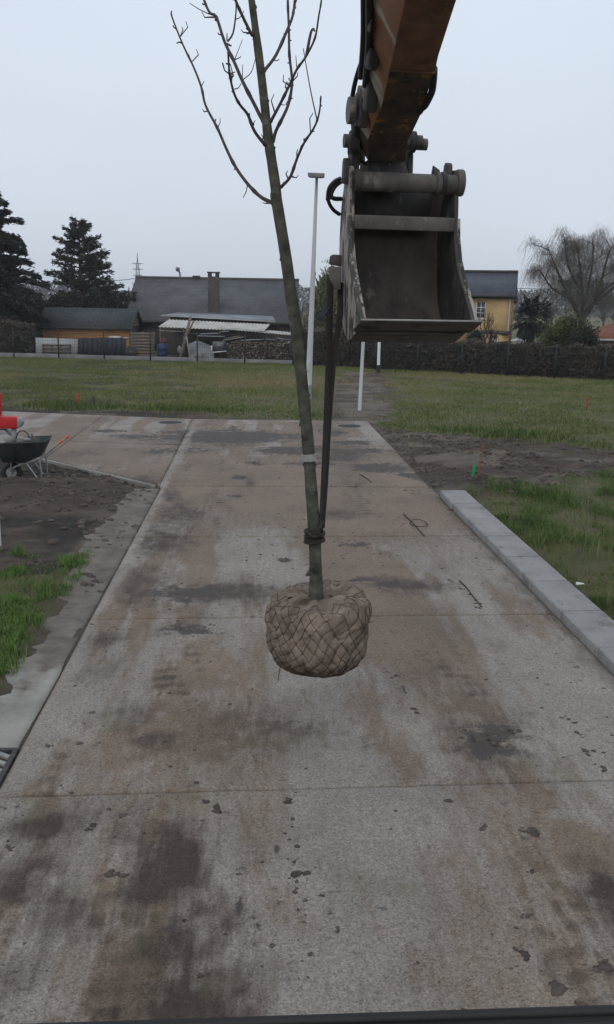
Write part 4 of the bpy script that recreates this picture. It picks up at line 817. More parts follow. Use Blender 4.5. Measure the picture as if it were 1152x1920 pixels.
# the net: the lines where the pillows are pulled in
def surf(uu, aa):
    iu = (uu / (2 * PI) * NU) % NU; ia = np.clip(aa / arc[-1] * (NV - 1), 0, NV - 1.001)
    i0 = int(iu) % NU; i1 = (i0 + 1) % NU; fu = iu - int(iu); j0 = int(ia); fj = ia - j0
    q = lambda M: (M[j0, i0] * (1 - fu) + M[j0, i1] * fu) * (1 - fj) + (M[j0 + 1, i0] * (1 - fu) + M[j0 + 1, i1] * fu) * fj
    p = A(q(Vx), q(Vy), q(Zd)); o_ = A(p[0] - bc[0], p[1] - bc[1], (p[2] - bc[2]) * .6); return p + unit(o_) * .0015
def solve(target, aa, fn, guess):
    return guess
net = MB()
Ugrid = np.linspace(0, 2 * PI, NU, endpoint=False)
for fam, PH in ((1, ph1), (2, ph2)):
    lo = int(np.floor(PH.min())); hi = int(np.ceil(PH.max()))
    for k in range(lo, hi + 1):
        line = []
        for j in range(int(NV * .10), int(NV * .86), 3):
            row = PH[j]; d = row - k; z_ = np.where((d[:-1] <= 0) & (d[1:] > 0))[0]
            if len(z_) == 0:
                if len(line) > 3: net.tube(line, .0022, 4)
                line = []; continue
            i = z_[0]; fr = -d[i] / (d[i + 1] - d[i]); uu = Ugrid[i] + fr * (Ugrid[1] - Ugrid[0]); p = surf(uu, arc[j])
            if line and np.linalg.norm(p - line[-1]) > .09:
                if len(line) > 3: net.tube(line, .0022, 4)
                line = []
            line.append(p)
        if len(line) > 3: net.tube(line, .0022, 4)
net.build('wire_net', 'burlap_wire', ball)
# folds of cloth standing up round the foot
def flap(cx_, cy_, cz, wx, hz, ang, seed):
    vs = []; n = 18; m = 7; ca, sa = math.cos(ang), math.sin(ang)
    for j in range(m):
        for i in range(n):
            a = (i / (n - 1) - .5) * 2; hh = j / (m - 1)
            w_ = wx * a * (1 - .2 * hh); d_ = .035 * math.sin(3.2 * a + seed) + .05 * hh * math.sin(2.1 * a + seed * 2) - .04 * hh
            z_ = cz + hz * hh * (1 - .55 * a * a) * (1 + .3 * math.sin(5 * a + seed)) - .03 * a * a
            vs.append((cx_ + w_ * ca - d_ * sa, cy_ + w_ * sa + d_ * ca, z_))
    fs = [(j * n + i, j * n + i + 1, (j + 1) * n + i + 1, (j + 1) * n + i) for j in range(m - 1) for i in range(n - 1)]
    o = np_obj('burlap_fold', vs, [tuple(f) for f in fs], 'burlap', ball, smooth=True, attrs={'stain': np.full(len(vs), .12)})
    md = o.modifiers.new('thick', 'SOLIDIFY'); md.thickness = .008
    return o
for px, py, wx, hz, an, sd in ((650, 1118, .11, .055, .35, 1.0), (672, 1130, .08, .04, -.6, 2.2), (552, 1122, .10, .05, -.25, 3.1), (622, 1112, .06, .045, -.5, 4.4), (575, 1135, .09, .03, .1, 5.2), (520, 1138, .07, .03, .9, 6.0)):
    p = W(px, py, TD + random.uniform(-.08, .12)); flap(p[0], p[1], p[2] - .03, wx, hz, an, sd)
mb = MB(); Q = catmull([W(527, 1238, TD - .1), W(525, 1256, TD - .1), W(523, 1266, TD - .09), W(522, 1277, TD - .1)], 4); mb.tube(Q, [.004 - .002 * i / len(Q) for i in range(len(Q))], 5); mb.build('root', 'twig_dead', ball, smooth=True)

# ================================================================== LIFTING SLING
SLD = 6.62
sl = thing('lifting_sling', W(592, 1003, TD), 'dark brown webbing sling choked round the tree trunk and hung on the bucket hook', 'sling')
def strap(pts, w, t_, twist, name='strap'):
    P = catmull(pts, 8); m = len(P); vs = []
    for i, p in enumerate(P):
        d = unit(P[min(i + 1, m - 1)] - P[max(i - 1, 0)]); an = twist[0] + (twist[1] - twist[0]) * i / (m - 1)
        sx = RT * math.cos(an) + HD * math.sin(an); sx = unit(sx - d * (sx @ d)); nz = np.cross(d, sx)
        for a, b_ in ((-1, -1), (1, -1), (1, 1), (-1, 1)): vs.append(p + sx * w / 2 * a + nz * t_ / 2 * b_)
    fs = [(i * 4 + k, i * 4 + (k + 1) % 4, (i + 1) * 4 + (k + 1) % 4, (i + 1) * 4 + k) for i in range(m - 1) for k in range(4)] + [(3, 2, 1, 0), tuple(range((m - 1) * 4, m * 4))]
    mb = MB(); mb.add(vs, fs); return mb.build(name, 'strap', sl, bevel=.0015, seg=1)
def sd(py): return TD - .02 + (1000 - py) / 480 * (SLD - TD)
s1 = strap([W(602, 995, sd(1000)), W(607, 900, sd(900)), W(612.5, 780, sd(780)), W(617, 660, sd(660)), W(619, 560, sd(560)), W(620, 515, sd(515))], .050, .009, (1.0, .25))
s2 = strap([W(605, 990, sd(1000) + .03), W(611, 900, sd(900) + .04), W(617.5, 780, sd(780) + .05), W(627, 660, sd(660) + .06), W(637, 600, sd(600) + .07), W(639, 530, sd(530) + .08)], .044, .009, (-.9, .2))
mb = MB()
for k, (zoff, rr_, tl) in enumerate(((0, .066, .10), (.022, .069, -.08), (-.028, .067, .05), (-.045, .070, .12))):
    c = W(590, 1003, trunk_D(1003)) + A(0, 0, zoff); pts = []
    for q in range(25):
        a = 2 * PI * q / 24; pts.append(c + A(rr_ * math.cos(a), rr_ * math.sin(a), tl * rr_ * math.cos(a + .5)))
    mb.tube(pts, .012, 6)
mb.tube(catmull([W(600, 1005, TD - .06), W(596, 997, TD - .075), W(601, 988, TD - .06), W(604, 978, TD - .03)], 5), .017, 8)
mb.tube(catmull([W(577, 992, TD - .04), W(580, 1000, TD - .075), W(588, 1007, TD - .08), W(598, 1003, TD - .07)], 5), .014, 8)
mb.build('choke_loop', 'strap', sl, smooth=True)
mb = MB(); a = W(616, 572, sd(572)); b_ = W(599, 601, sd(600) - .02); mb.bar(a, b_, .006, .05, up=RT + A(0, 0, .6)); mb.build('label_tag', 'tag', sl, bevel=.001, seg=1)

# ================================================================== EXCAVATOR: stick, linkage, coupler, bucket
MY = math.radians(9.0)
MF = unit(HD * math.cos(MY) - RT * math.sin(MY)); MR = unit(RT * math.cos(MY) + HD * math.sin(MY))
exc = thing('excavator', W(800, 1920, 1.0) * A(1, 1, 0), 'excavator arm with worn orange stick and wide muddy ditching bucket', 'excavator')
LIP = W(680, 600, 6.0); BW = 0.79
def zrow(row, col, D): return W(col, row, D)[2]
def bk(dy, row, col=655, dx=0.0):
    """point of the bucket: dy metres behind the lip, at a picture row, dx metres along the lip"""
    p = LIP + MF * dy; D = p @ HD; p = A(p[0], p[1], zrow(row, col, D)); return p + MR * dx
bucket = None
shell_p = [(0.0, 600), (.22, 619), (.42, 635), (.58, 625), (.72, 595), (.83, 550), (.885, 490), (.89, 440), (.87, 400), (.84, 365), (.80, 340)]
SP = catmull([A(a, b_) for a, b_ in shell_p], 5)
mb = MB(); th = .016
inner = [bk(a, b_) for a, b_ in SP]
outn = []
for i in range(len(inner)):
    d = unit(inner[min(i + 1, len(inner) - 1)] - inner[max(i - 1, 0)]); nrm = np.cross(d, MR); nrm = unit(nrm)
    if i == 0 and nrm[2] > 0: pass
    outn.append(nrm)
sg = -1 if outn[0][2] > 0 else 1
vs = []
for p, nn_ in zip(inner, outn):
    for dx in (.012, BW - .012): vs.append(p + MR * dx)
for p, nn_ in zip(inner, outn):
    for dx in (.012, BW - .012): vs.append(p + nn_ * sg * th + MR * dx)
m = len(inner); fs = []
for i in range(m - 1):
    a = 2 * i; fs.append((a, a + 1, a + 3, a + 2)); b_ = 2 * m + 2 * i; fs.append((b_ + 2, b_ + 3, b_ + 1, b_)); fs.append((a, a + 2, b_ + 2, b_)); fs.append((a + 1, b_ + 1, b_ + 3, a + 3))
fs.append((0, 2 * m, 2 * m + 1, 1)); fs.append((2 * m - 2, 2 * m - 1, 4 * m - 1, 4 * m - 2))
mb.add(vs, fs); bucket = mb.build('bucket', 'steel_inner', exc, smooth=True); bucket['label'] = 'wide dark steel ditching bucket smeared with dried mud'
# side plates
front = [(0.0, 602), (.07, 580), (.2, 545), (.33, 512), (.42, 482), (.49, 440), (.51, 405), (.52, 372), (.54, 345), (.545, 322), (.57, 311), (.63, 312)]
back = [(.66, 335), (.74, 345), (.83, 372), (.875, 405), (.895, 450), (.89, 495), (.835, 553), (.73, 598), (.59, 629), (.43, 640), (.2, 622)]
for dx, nm in ((0.0, 'L'), (BW - .03, 'R')):
    pa = [bk(a, b_, dx=dx) for a, b_ in front + back]; pb = [bk(a, b_, dx=dx + .03) for a, b_ in front + back]
    mb = MB(); mb.prism(pa, pb) if nm == 'R' else mb.prism(pa, pb)
    sp = mb.build('side_plate', 'steel_muddy' if nm == 'L' else 'steel_dark', bucket, bevel=.004)
# reinforcing strip on the inside edge of each side plate
for dx, mt in ((-.012, 'steel_chip'), (BW - .005, 'steel_grey')):
    pts = [(0.0, 600), (.07, 578), (.2, 543), (.33, 510), (.42, 480), (.49, 438), (.51, 403)]; vs = []
    for a, b_ in pts:
        p = bk(a, b_, dx=dx); q = bk(a + .055, b_ + 7, dx=dx)
        vs += [p, p + MR * .022, q + MR * .022, q]
    n = len(pts); fs = [(i * 4 + k, i * 4 + (k + 1) % 4, (i + 1) * 4 + (k + 1) % 4, (i + 1) * 4 + k) for i in range(n - 1) for k in range(4)] + [(3, 2, 1, 0), tuple(range((n - 1) * 4, n * 4))]
    mb = MB(); mb.add(vs, fs); mb.build('edge_rib', mt if dx < 0 else 'steel_muddy', bucket, bevel=.003)
# cutting edge: thick worn plate
pa = [bk(-.035, 598, dx=-.02), bk(-.035, 602.2, dx=-.02), bk(.2, 622, dx=-.02), bk(.2, 617, dx=-.02)]; pb = [p + MR * (BW + .05) for p in pa]
mb = MB(); mb.prism(pa, pb); mb.build('cutting_edge', 'steel_under', bucket, bevel=.002)
pa = [bk(-.040, 597.0, dx=-.018), bk(-.040, 600.4, dx=-.018), bk(-.033, 600.6, dx=-.018), bk(-.033, 597.0, dx=-.018)]; pb = [p + MR * (BW + .046) for p in pa]
mb = MB(); mb.prism(pa, pb); mb.build('worn_edge', 'steel_worn', bucket)
# wear plate below
pa = [bk(.18, 621.5, dx=.02), bk(.18, 624, dx=.02), bk(.45, 641, dx=.02), bk(.45, 638, dx=.02)]; pb = [p + MR * (BW - .04) for p in pa]
mb = MB(); mb.prism(pa, pb); mb.build('wear_plate', 'steel_under', bucket, bevel=.002)
# upper cross bar
pa = [bk(.495, 402, dx=.03), bk(.50, 429, dx=.03), bk(.57, 427, dx=.03), bk(.57, 402, dx=.03)]; pb = [p + MR * (BW - .06) for p in pa]
mb = MB(); mb.prism(pa, pb); mb.build('cross_bar', 'steel_grey', bucket, bevel=.006)
# dark plate closing the bucket above the bar
pa = [bk(.80, 335, dx=.03), bk(.80, 430, dx=.03), bk(.825, 430, dx=.03), bk(.825, 335, dx=.03)]; pb = [p + MR * (BW - .16) for p in pa]
mb = MB(); mb.prism(pa, pb); mb.build('back_plate', 'steel_dark', bucket)
# second ear plates beside the side plates
for dx, rows in ((-.032, (297, 345)), (BW - .075, (298, 352))):
    pr = [(.60, rows[1]), (.605, rows[0] + 6), (.62, rows[0]), (.66, rows[0] - 1), (.69, rows[0] + 5), (.72, rows[1])]
    pa = [bk(a, b_, dx=dx) for a, b_ in pr]; pb = [p + MR * .045 for p in pa]; mb = MB(); mb.prism(pa, pb); mb.build('ear_plate', 'steel_dark', bucket, bevel=.008)
# thick round ear on the right end
c = bk(.55, 335, dx=BW - .02); mb = MB(); n = 18
pa = [c + MF * .075 * math.cos(2 * PI * k / n) + UP * (.092 * math.sin(2 * PI * k / n)) for k in range(n)]; pb = [p + MR * .055 for p in pa]; mb.prism(pa, pb); mb.build('end_ear', 'steel_grey', bucket, bevel=.01)
# big cross tube with collars
def across(dy, row, x0, x1, r, name, mat, par, n=24, bev=0):
    mb = MB(); mb.cyl(bk(dy, row, dx=x0), bk(dy, row, dx=x1), r, n); return mb.build(name, mat, par, smooth=True, bevel=bev)
across(.56, 339, .03, BW - .02, .066, 'cross_tube', 'steel_grey', bucket)
across(.56, 339, .62, .655, .078, 'collar', 'steel_grey', bucket)
across(.56, 339, .03, .075, .080, 'collar', 'steel_dark', bucket)
across(.56, 336, BW - .13, BW - .10, .074, 'collar', 'steel_dark', bucket)
# wedge brackets on the tube
for dx, w_ in ((.075, .05), (.60, .05)):
    pr = [(.52, 328), (.545, 304), (.575, 303), (.62, 328)]; pa = [bk(a, b_, dx=dx) for a, b_ in pr]; pb = [p + MR * w_ for p in [bk(a + .01, b_ + 8 * (i in (1, 2)), dx=dx) for i, (a, b_) in enumerate(pr)]]
    mb = MB(); mb.prism(pa, pb); mb.build('bracket', 'steel_dark', bucket, bevel=.004)
# lifting hook on the back of the bucket
hk = thing_parent = bucket
c = W(626, 520, SLD); mb = MB(); pts = []
for k in range(15):
    a = -PI * .15 + (PI * 1.5) * k / 14; pts.append(c + MF * .0 + RT * .03 * math.cos(a) * .9 + UP * (.062 * math.sin(a) - .02) + HD * .02 * math.sin(a))
mb.tube(pts, [.020] * 12 + [.016, .012, .008], 8); mb.build('lifting_hook', 'steel_grey', bucket, smooth=True)
pa = [W(617, 495, SLD), W(619, 480, SLD), W(625, 477, SLD), W(641, 478, SLD), W(641, 500, SLD)]; pb = [p + HD * .05 for p in pa]; mb = MB(); mb.prism(pa, pb); mb.build('hook_bracket', 'steel_dark', bucket, bevel=.006)
pa = [W(617, 500, SLD - .03), W(616, 520, SLD - .03), W(620, 537, SLD - .03), W(628, 544, SLD - .03), W(640, 543, SLD - .03), W(640, 500, SLD - .03)]; pb = [p + HD * .035 for p in pa]; mb = MB(); mb.prism(pa, pb); mb.build('hook_plate', 'steel_grey', bucket, bevel=.008)

# quick coupler between bucket and stick
cp = None
PIN = bk(.62, 266); 
pa = [W(686, 338, 6.62), W(688, 300, 6.66), W(760, 300, 6.70), W(770, 338, 6.66)]; pb = [p + MF * .22 for p in pa]
mb = MB(); mb.prism(pa, pb); cp = mb.build('quick_coupler', 'steel_dark', exc, bevel=.008)
for (c0_, c1_, D0) in ((660, 676, 6.60), (764, 777, 6.68)):    # link plates up to the pin
    pa = [W(c0_ + 1, 336, D0 + .02), W(c0_, 252, D0 + .05), W(c1_, 250, D0 + .05), W(c1_ - 2, 336, D0 + .02)]; pb = [p + MF * .16 for p in pa]
    mb = MB(); mb.prism(pa, pb); mb.build('link_plate', 'steel_dark', cp, bevel=.012)
def along(px, py, D, L, r, name, mat, par, n=20, bev=0, r2=None):
    c = W(px, py, D); mb = MB(); mb.cyl(c, c + MR * L, r, n, r2); return mb.build(name, mat, par, smooth=True, bevel=bev)
along(645, 264, 6.60, .60, .040, 'pin', 'steel_grey', cp)
along(656, 265, 6.585, .06, .072, 'boss', 'steel_dark', cp); along(768, 266, 6.66, .04, .072, 'boss', 'steel_dark', cp)
along(645, 264, 6.58, .055, .046, 'pin_head', 'steel_grey', cp); along(776, 266, 6.66, .058, .046, 'pin_head', 'steel_grey', cp)
mb = MB(); mb.bar(W(656, 268, 6.56), W(656, 289, 6.56), .02, .03); mb.build('pin_lock', 'steel_dark', cp, bevel=.003)
mb = MB(); mb.cyl(W(672, 305, 6.72), W(672, 262, 6.76), .05, 14); mb.build('coupler_cylinder', 'steel_dark', cp, smooth=True)
mb = MB(); mb.cyl(W(765, 300, 6.80), W(765, 262, 6.82), .04, 14); mb.build('coupler_cylinder', 'steel_dark', cp, smooth=True)

# the stick: tapered box rising towards the machine
ST = [(690, 302, 6.60, .12, .27), (690, 262, 6.42, .16, .285), (716, 200, 5.98, .20, .275), (731, 131, 5.48, .23, .26), (760, 0, 4.72, .32, .255), (812, -190, 3.95, .36, .25)]
P = [W(a, b_, D) for a, b_, D, tt_, ww in ST]
sdir = unit(P[-1] - P[1]); nrm = unit(MF - sdir * (MF @ sdir))
P.append(P[-1] + sdir * 1.0); ST.append((0, 0, 0, .36, .25))
secs = []
for p, (_, _, _, tt_, ww) in zip(P, ST): secs.append([p, p + MR * ww, p + MR * ww + nrm * tt_, p + nrm * tt_])
vs = [q for s_ in secs for q in s_]; n = len(secs)
mbu = MB(); mbu.add(vs, [(i * 4 + k, i * 4 + (k + 1) % 4, (i + 1) * 4 + (k + 1) % 4, (i + 1) * 4 + k) for i in range(n - 1) for k in range(3)] + [(3, 2, 1, 0), tuple(range((n - 1) * 4, n * 4))] + [(i * 4 + 3, i * 4, (i + 1) * 4, (i + 1) * 4 + 3) for i in range(n - 1)])
stick = mbu.build('stick', 'stick_paint', exc, bevel=.008); stick['label'] = 'rust brown stick with worn orange paint'
stick.data.materials.append(MATS['stick_side']); stick.data.materials.append(MATS['stick_nose'])
for f in stick.data.polygons:
    nn_ = np.array(f.normal[:]); 
    ci = np.mean([stick.data.vertices[q].index // 4 for q in f.vertices])
    if ci < 3.2: f.material_index = 2
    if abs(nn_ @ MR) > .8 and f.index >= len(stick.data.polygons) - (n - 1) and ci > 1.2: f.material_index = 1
# weld seam, nose boss, end reinforcement
a = secs[3]; mb = MB(); mb.bar(a[0] - nrm * .004 - MR * .004, a[1] - nrm * .004 + MR * .004, .012, .008, up=nrm); mb.build('weld_seam', 'stick_paint', stick)
for (px0, py0, px1, py1, D) in ((744, 170, 741, 245, 5.7),):
    pass
pa = [W(795, 165, 5.85), W(803, 165, 5.85), W(803, 195, 6.0), W(792, 214, 6.05), W(784, 213, 6.05)]; pb = [p + MF * .22 for p in pa]; mb = MB(); mb.prism(pa, pb); mb.build('bracket', 'steel_dark', stick, bevel=.006)
pa = [W(803, 95, 5.35), W(816, 95, 5.35), W(813, 135, 5.55), W(803, 135, 5.55)]; pb = [p + MF * .14 for p in pa]; mb = MB(); mb.prism(pa, pb); mb.build('hose_clamp', 'steel_dark', stick, bevel=.005)
# pipes along the left flank
for k, (off, r) in enumerate(((-.03, .018), (.025, .020))):
    pts = [secs[j][3] - MR * .022 - nrm * (off + .02) for j in (2, 3, 4, 5)]
    mb = MB(); mb.tube(catmull(pts, 4), r, 8); mb.build('pipe', 'hose', stick, smooth=True)
for (px0, py0, px1, py1, D0, D1, w_) in ((704, 22, 708, 58, 5.2, 5.4, .06), (700, 90, 718, 128, 5.5, 5.7, .10), (696, 135, 716, 205, 5.8, 6.2, .12), (684, 170, 700, 235, 6.1, 6.4, .10)):
    c = (W(px0, py0, D0) + W(px1, py1, D1)) / 2 - MR * .035; mb = MB(); mb.box(c, (abs(px1 - px0) * D0 / FPX, w_, abs(py1 - py0) * D0 / FPX * .95), MR, None, unit(UP - MF * .4)); mb.build('valve_block', 'steel_dark', stick, bevel=.01)
# tipping links and their pins
along(668, 205, 6.35, .16, .105, 'link_joint', 'steel_dark', cp); along(672, 176, 6.35, .07, .052, 'link_joint', 'steel_grey', cp); along(682, 172, 6.3, .06, .055, 'link_joint', 'steel_dark', cp)
along(653, 207, 6.32, .04, .085, 'link_cap', 'steel_grey', cp)
pa = [W(664, 225, 6.4), W(672, 192, 6.4), W(700, 190, 6.42), W(700, 258, 6.5), W(666, 256, 6.5)]; pb = [p + MF * .12 for p in pa]; mb = MB(); mb.prism(pa, pb); mb.build('link_arm', 'steel_dark', cp, bevel=.01)
# bucket cylinder on top of the stick
a = secs[2][3] + MR * .13 + nrm * .10; b_ = secs[5][3] + MR * .13 + nrm * .10
mb = MB(); mb.cyl(a, a + (b_ - a) * .35, .035, 14); mb.build('cylinder_rod', 'steel_grey', stick, smooth=True)
mb = MB(); mb.cyl(a + (b_ - a) * .35, b_, .065, 16); mb.build('cylinder_barrel', 'stick_side', stick, smooth=True)
# hoses
for pts, r in (([(704, 77, 5.75), (697, 82, 5.85), (688, 95, 5.95), (675, 125, 6.1), (665, 160, 6.25), (660, 192, 6.35), (661, 210, 6.4)], .016),
               ([(703, 86, 5.8), (694, 98, 5.85), (689, 112, 5.9), (690, 122, 5.9), (697, 128, 5.9)], .008), ([(703, 93, 5.8), (692, 102, 5.85), (688, 88, 5.85), (687, 82, 5.85)], .008),
               ([(814, 128, 5.55), (813, 150, 5.65), (810, 172, 5.75), (802, 190, 5.9), (795, 200, 6.0), (784, 206, 6.1)], .022), ([(823, 86, 5.35), (820, 100, 5.38), (816, 118, 5.45), (814, 130, 5.5)], .010),
               ([(640, 334, 6.7), (628, 340, 6.7), (618, 352, 6.7), (615, 368, 6.72), (618, 382, 6.75), (626, 394, 6.8), (637, 402, 6.85)], .014), ([(640, 340, 6.72), (628, 350, 6.72), (621, 365, 6.72), (626, 372, 6.74), (640, 373, 6.8)], .016), ([(612, 374, 6.7), (618, 372, 6.71), (626, 370, 6.72)], .010),
               ([(676, 262, 6.75), (672, 285, 6.8), (674, 305, 6.8)], .016), ([(744, 285, 6.75), (748, 300, 6.75), (752, 288, 6.78), (757, 280, 6.8)], .010)):
    mb = MB(); mb.tube(catmull([W(*p) for p in pts], 5), r, 8); mb.build('hose', 'hose', exc, smooth=True)
# boom carrying the stick, above and right of the cab, and the sill of the cab's front window
top = P[-1] + MR * .135 + nrm * .3; root_ = RT * 1.5 - HD * 3.2 + A(0, 0, 2.0); mid = top * .5 + root_ * .5 + A(0, 0, 2.2)
mb = MB()
for a, b_, w0, w1 in ((top + (top - mid) * .08, mid, .42, .62), (mid, root_, .62, .7)):
    d = unit(b_ - a); u_ = unit(np.cross(MR, d)); vs = []
    for p, hh in ((a, w0), (b_, w1)):
        for sx, sz in ((-1, -1), (1, -1), (1, 1), (-1, 1)): vs.append(p + MR * .19 * sx + u_ * hh / 2 * sz)
    mb.add(vs, [(3, 2, 1, 0), (4, 5, 6, 7), (0, 1, 5, 4), (1, 2, 6, 5), (2, 3, 7, 6), (3, 0, 4, 7)])
mb.build('boom', 'stick_side', exc, bevel=.01)
s0 = W(-500, 1979, .62); s1_ = W(1500, 1915, .62); d = unit(s1_ - s0); nb = unit(np.cross(d, UP))
sill = MB(); sill.bar(s0 - UP * .035, s1_ - UP * .035, .05, .06); sl_o = sill.build('cab_window_sill', 'black_paint', exc, bevel=.006)
for off, r in ((.0, .0045), (.012, .004), (.024, .0045)):
    mb = MB(); mb.tube([s0 - UP * (.004 + off * .35) + np.cross(UP, d) * (.022 - off), s1_ - UP * (.004 + off * .35) + np.cross(UP, d) * (.022 - off)], r, 10); mb.build('rubber_seal', 'rubber', sl_o, smooth=True)
mb = MB(); mb.bar(s0 - UP * .32, s1_ - UP * .32, .02, .5); mb.build('cab_front_panel', 'black_paint', exc, bevel=.004)

# ================================================================== POLES, STAKES
def pole(name, b_, t_, r0, r1, label, cat, mat='pole_white', n=14):
    o = thing(name, b_, label, cat); mb = MB(); mb.tube([b_, b_ + (t_ - b_) * .5, t_], [r0, (r0 + r1) / 2, r1], n); mb.build('pole', mat, o, smooth=True); return o
b_ = G(578, 747); b_[2] = -.04; t_ = W(594.5, 329, 30.0)
lp = pole('street_lamp', b_, t_, .115, .045, 'tall pale tapered street lamp with flat rectangular head beside the bucket', 'street lamp')
mb = MB(); mb.cyl(b_, b_ + A(0, 0, .5), .125, 14); mb.build('base_sleeve', 'galvanised', lp, smooth=True)
mb = MB(); mb.box(b_ + A(-.02, -.118, 1.15), (.10, .02, .36)); mb.build('service_door', 'pole_white', lp, bevel=.004)
c = W(593, 330, 29.7); d = unit(RT * .98 + HD * .2)
mb = MB(); pa = [c - d * .28 - HD * .35 + UP * .05, c + d * .28 - HD * .35 + UP * .05, c + d * .27 - HD * .36 - UP * .10, c - d * .25 - HD * .36 - UP * .10]; pb = [p + HD * .75 + UP * .10 for p in pa]
mb.prism(pa, pb); hd_ = mb.build('lamp_head', 'lamp_grey', lp, bevel=.03)
mb = MB(); mb.prism([p + UP * -.004 + (c - p) * .2 for p in (pa[3], pa[2], pb[2], pb[3])], [p - UP * .02 + (c - p) * .2 for p in (pa[3], pa[2], pb[2], pb[3])]); mb.build('lens', 'pane_glass', hd_)
b_ = G(674.5, 768); b_[2] = -.04; t_ = W(690, 480, 27.4); pole('marker_pole', b_, t_, .058, .045, 'slender pale pole standing in the mud right of the strap', 'pole')
b_ = G(709.5, 698); b_[2] = -.04; t_ = W(713, 590, 42.2)
o = pole('signal_pole', b_ + A(0, 0, .38), t_, .075, .07, 'white pole with a black foot standing before the far hedge', 'pole', 'white_paint')
mb = MB(); mb.cyl(b_, b_ + A(0, 0, .38), .085, 12); mb.build('black_foot', 'black_paint', o, smooth=True)

def stake(px, py, top_px, top_py, w, mat, label, name='survey_stake', flag=None, D=None):
    b_ = G(px, py); D = b_ @ HD; t_ = W(top_px, top_py, D); z0 = float(ground_z(np.array([b_[0]]), np.array([b_[1]]))[0])
    o = thing(name, (b_[0], b_[1], z0), label, 'stake'); X = RT; mb = MB(); L = t_ - b_
    vs = []
    for k, s_ in ((0, .55), (.12, 1.0), (.93, 1.0), (1.0, .8)):
        p = A(b_[0], b_[1], z0 - .05) + (A(t_[0], t_[1], t_[2]) - A(b_[0], b_[1], z0 - .05)) * k
        for a, c in ((-1, -.6), (1, -.6), (1, .6), (-1, .6)): vs.append(p + X * a * w / 2 * s_ + HD * c * w / 2 * s_)
    mb.add(vs, [(i * 4 + k, i * 4 + (k + 1) % 4, (i + 1) * 4 + (k + 1) % 4, (i + 1) * 4 + k) for i in range(3) for k in range(4)] + [(3, 2, 1, 0), (12, 13, 14, 15)])
    mb.build('shaft', mat, o, bevel=.003, seg=1); return o
stake(147, 757, 147, 738, .075, 'stake_red', 'short red survey stake in the field grass beyond the cross road')
stake(178, 759, 176, 744, .035, 'black_paint', 'small dark bent rod in the field grass right of the red stake', 'ground_rod')
stake(886, 896, 890, 872, .05, 'stake_green', 'green painted survey stake in the soil heap by the kerb end')
stake(898, 893, 906, 832, .016, 'stake_rust', 'thin rusty red rod standing behind the green stake', 'ground_rod')
stake(1101, 765, 1102, 745, .05, 'stake_red', 'orange red survey stake in the field near the right edge')
# white marker post at the left edge of the view
b_ = G(-4, 1028); z0 = -.05; o = thing('marker_post', (b_[0], b_[1], z0), 'white marker post at the left edge beside the grass patch', 'post')
mb = MB(); mb.box((b_[0], b_[1], .5), (.095, .05, 1.1), RT); mb.build('post', 'white_paint', o, bevel=.008)
mb = MB(); mb.box((b_[0], b_[1], 1.06), (.10, .055, .03), RT); mb.build('cap', 'machine_grey', o, bevel=.006)

# ================================================================== WHEELBARROW AND RED MACHINE
wb0 = G(82, 893); wz = float(ground_z(np.array([wb0[0]]), np.array([wb0[1]]))[0])
wb = thing('wheelbarrow', (wb0[0], wb0[1], wz), 'dark green wheelbarrow with orange handle grips on the bare soil', 'wheelbarrow')
wa = math.radians(4); BX = RT * math.cos(wa) + HD * math.sin(wa); BY = np.cross(UP, BX); S_ = .0094
def wp(px, py, yd=0.0): return A(wb0[0], wb0[1], wz) + BX * ((px - 82) * S_) + UP * max(0, (893 - py) * S_) + BY * yd
rim = [(-8, 826), (93, 820)]; vs = []
sect = [(-6, 824, .33), (12, 862, .20), (55, 862, .22), (80, 850, .27), (94, 819, .34)]
mb = MB(); vo = []; n = len(sect)
for inset in (0, .012):
    for a, b2, w_ in sect: vo += [wp(a, b2 - (inset > 0) * 1.5, -w_ + inset), wp(a, b2 - (inset > 0) * 1.5, w_ - inset)]
lip = [wp(-8, 823, -.33), wp(-8, 823, .33), wp(93, 819, .34), wp(93, 819, -.34)]
# open tray: bottom strip, two flank fans
fs = [(2 * i, 2 * i + 1, 2 * i + 3, 2 * i + 2) for i in range(n - 1)]
fs2 = [(2 * n + 2 * i + 2, 2 * n + 2 * i + 3, 2 * n + 2 * i + 1, 2 * n + 2 * i) for i in range(n - 1)]
mb.add(vo, fs + fs2 + [(0, 2, 4, 6, 8), (9, 7, 5, 3, 1), (2 * n + 8, 2 * n + 6, 2 * n + 4, 2 * n + 2, 2 * n), (2 * n + 1, 2 * n + 3, 2 * n + 5, 2 * n + 7, 2 * n + 9)])
mb.build('tray', 'barrow_green', wb)
mb = MB(); loop = [wp(-6, 824, -.335), wp(45, 822, -.342), wp(94, 819, -.345), wp(96, 819, 0), wp(94, 819, .345), wp(45, 822, .342), wp(-6, 824, .335), wp(-9, 824, 0), wp(-6, 824, -.335)]
mb.tube(loop, .012, 6); mb.build('rim', 'barrow_green', wb, smooth=True)
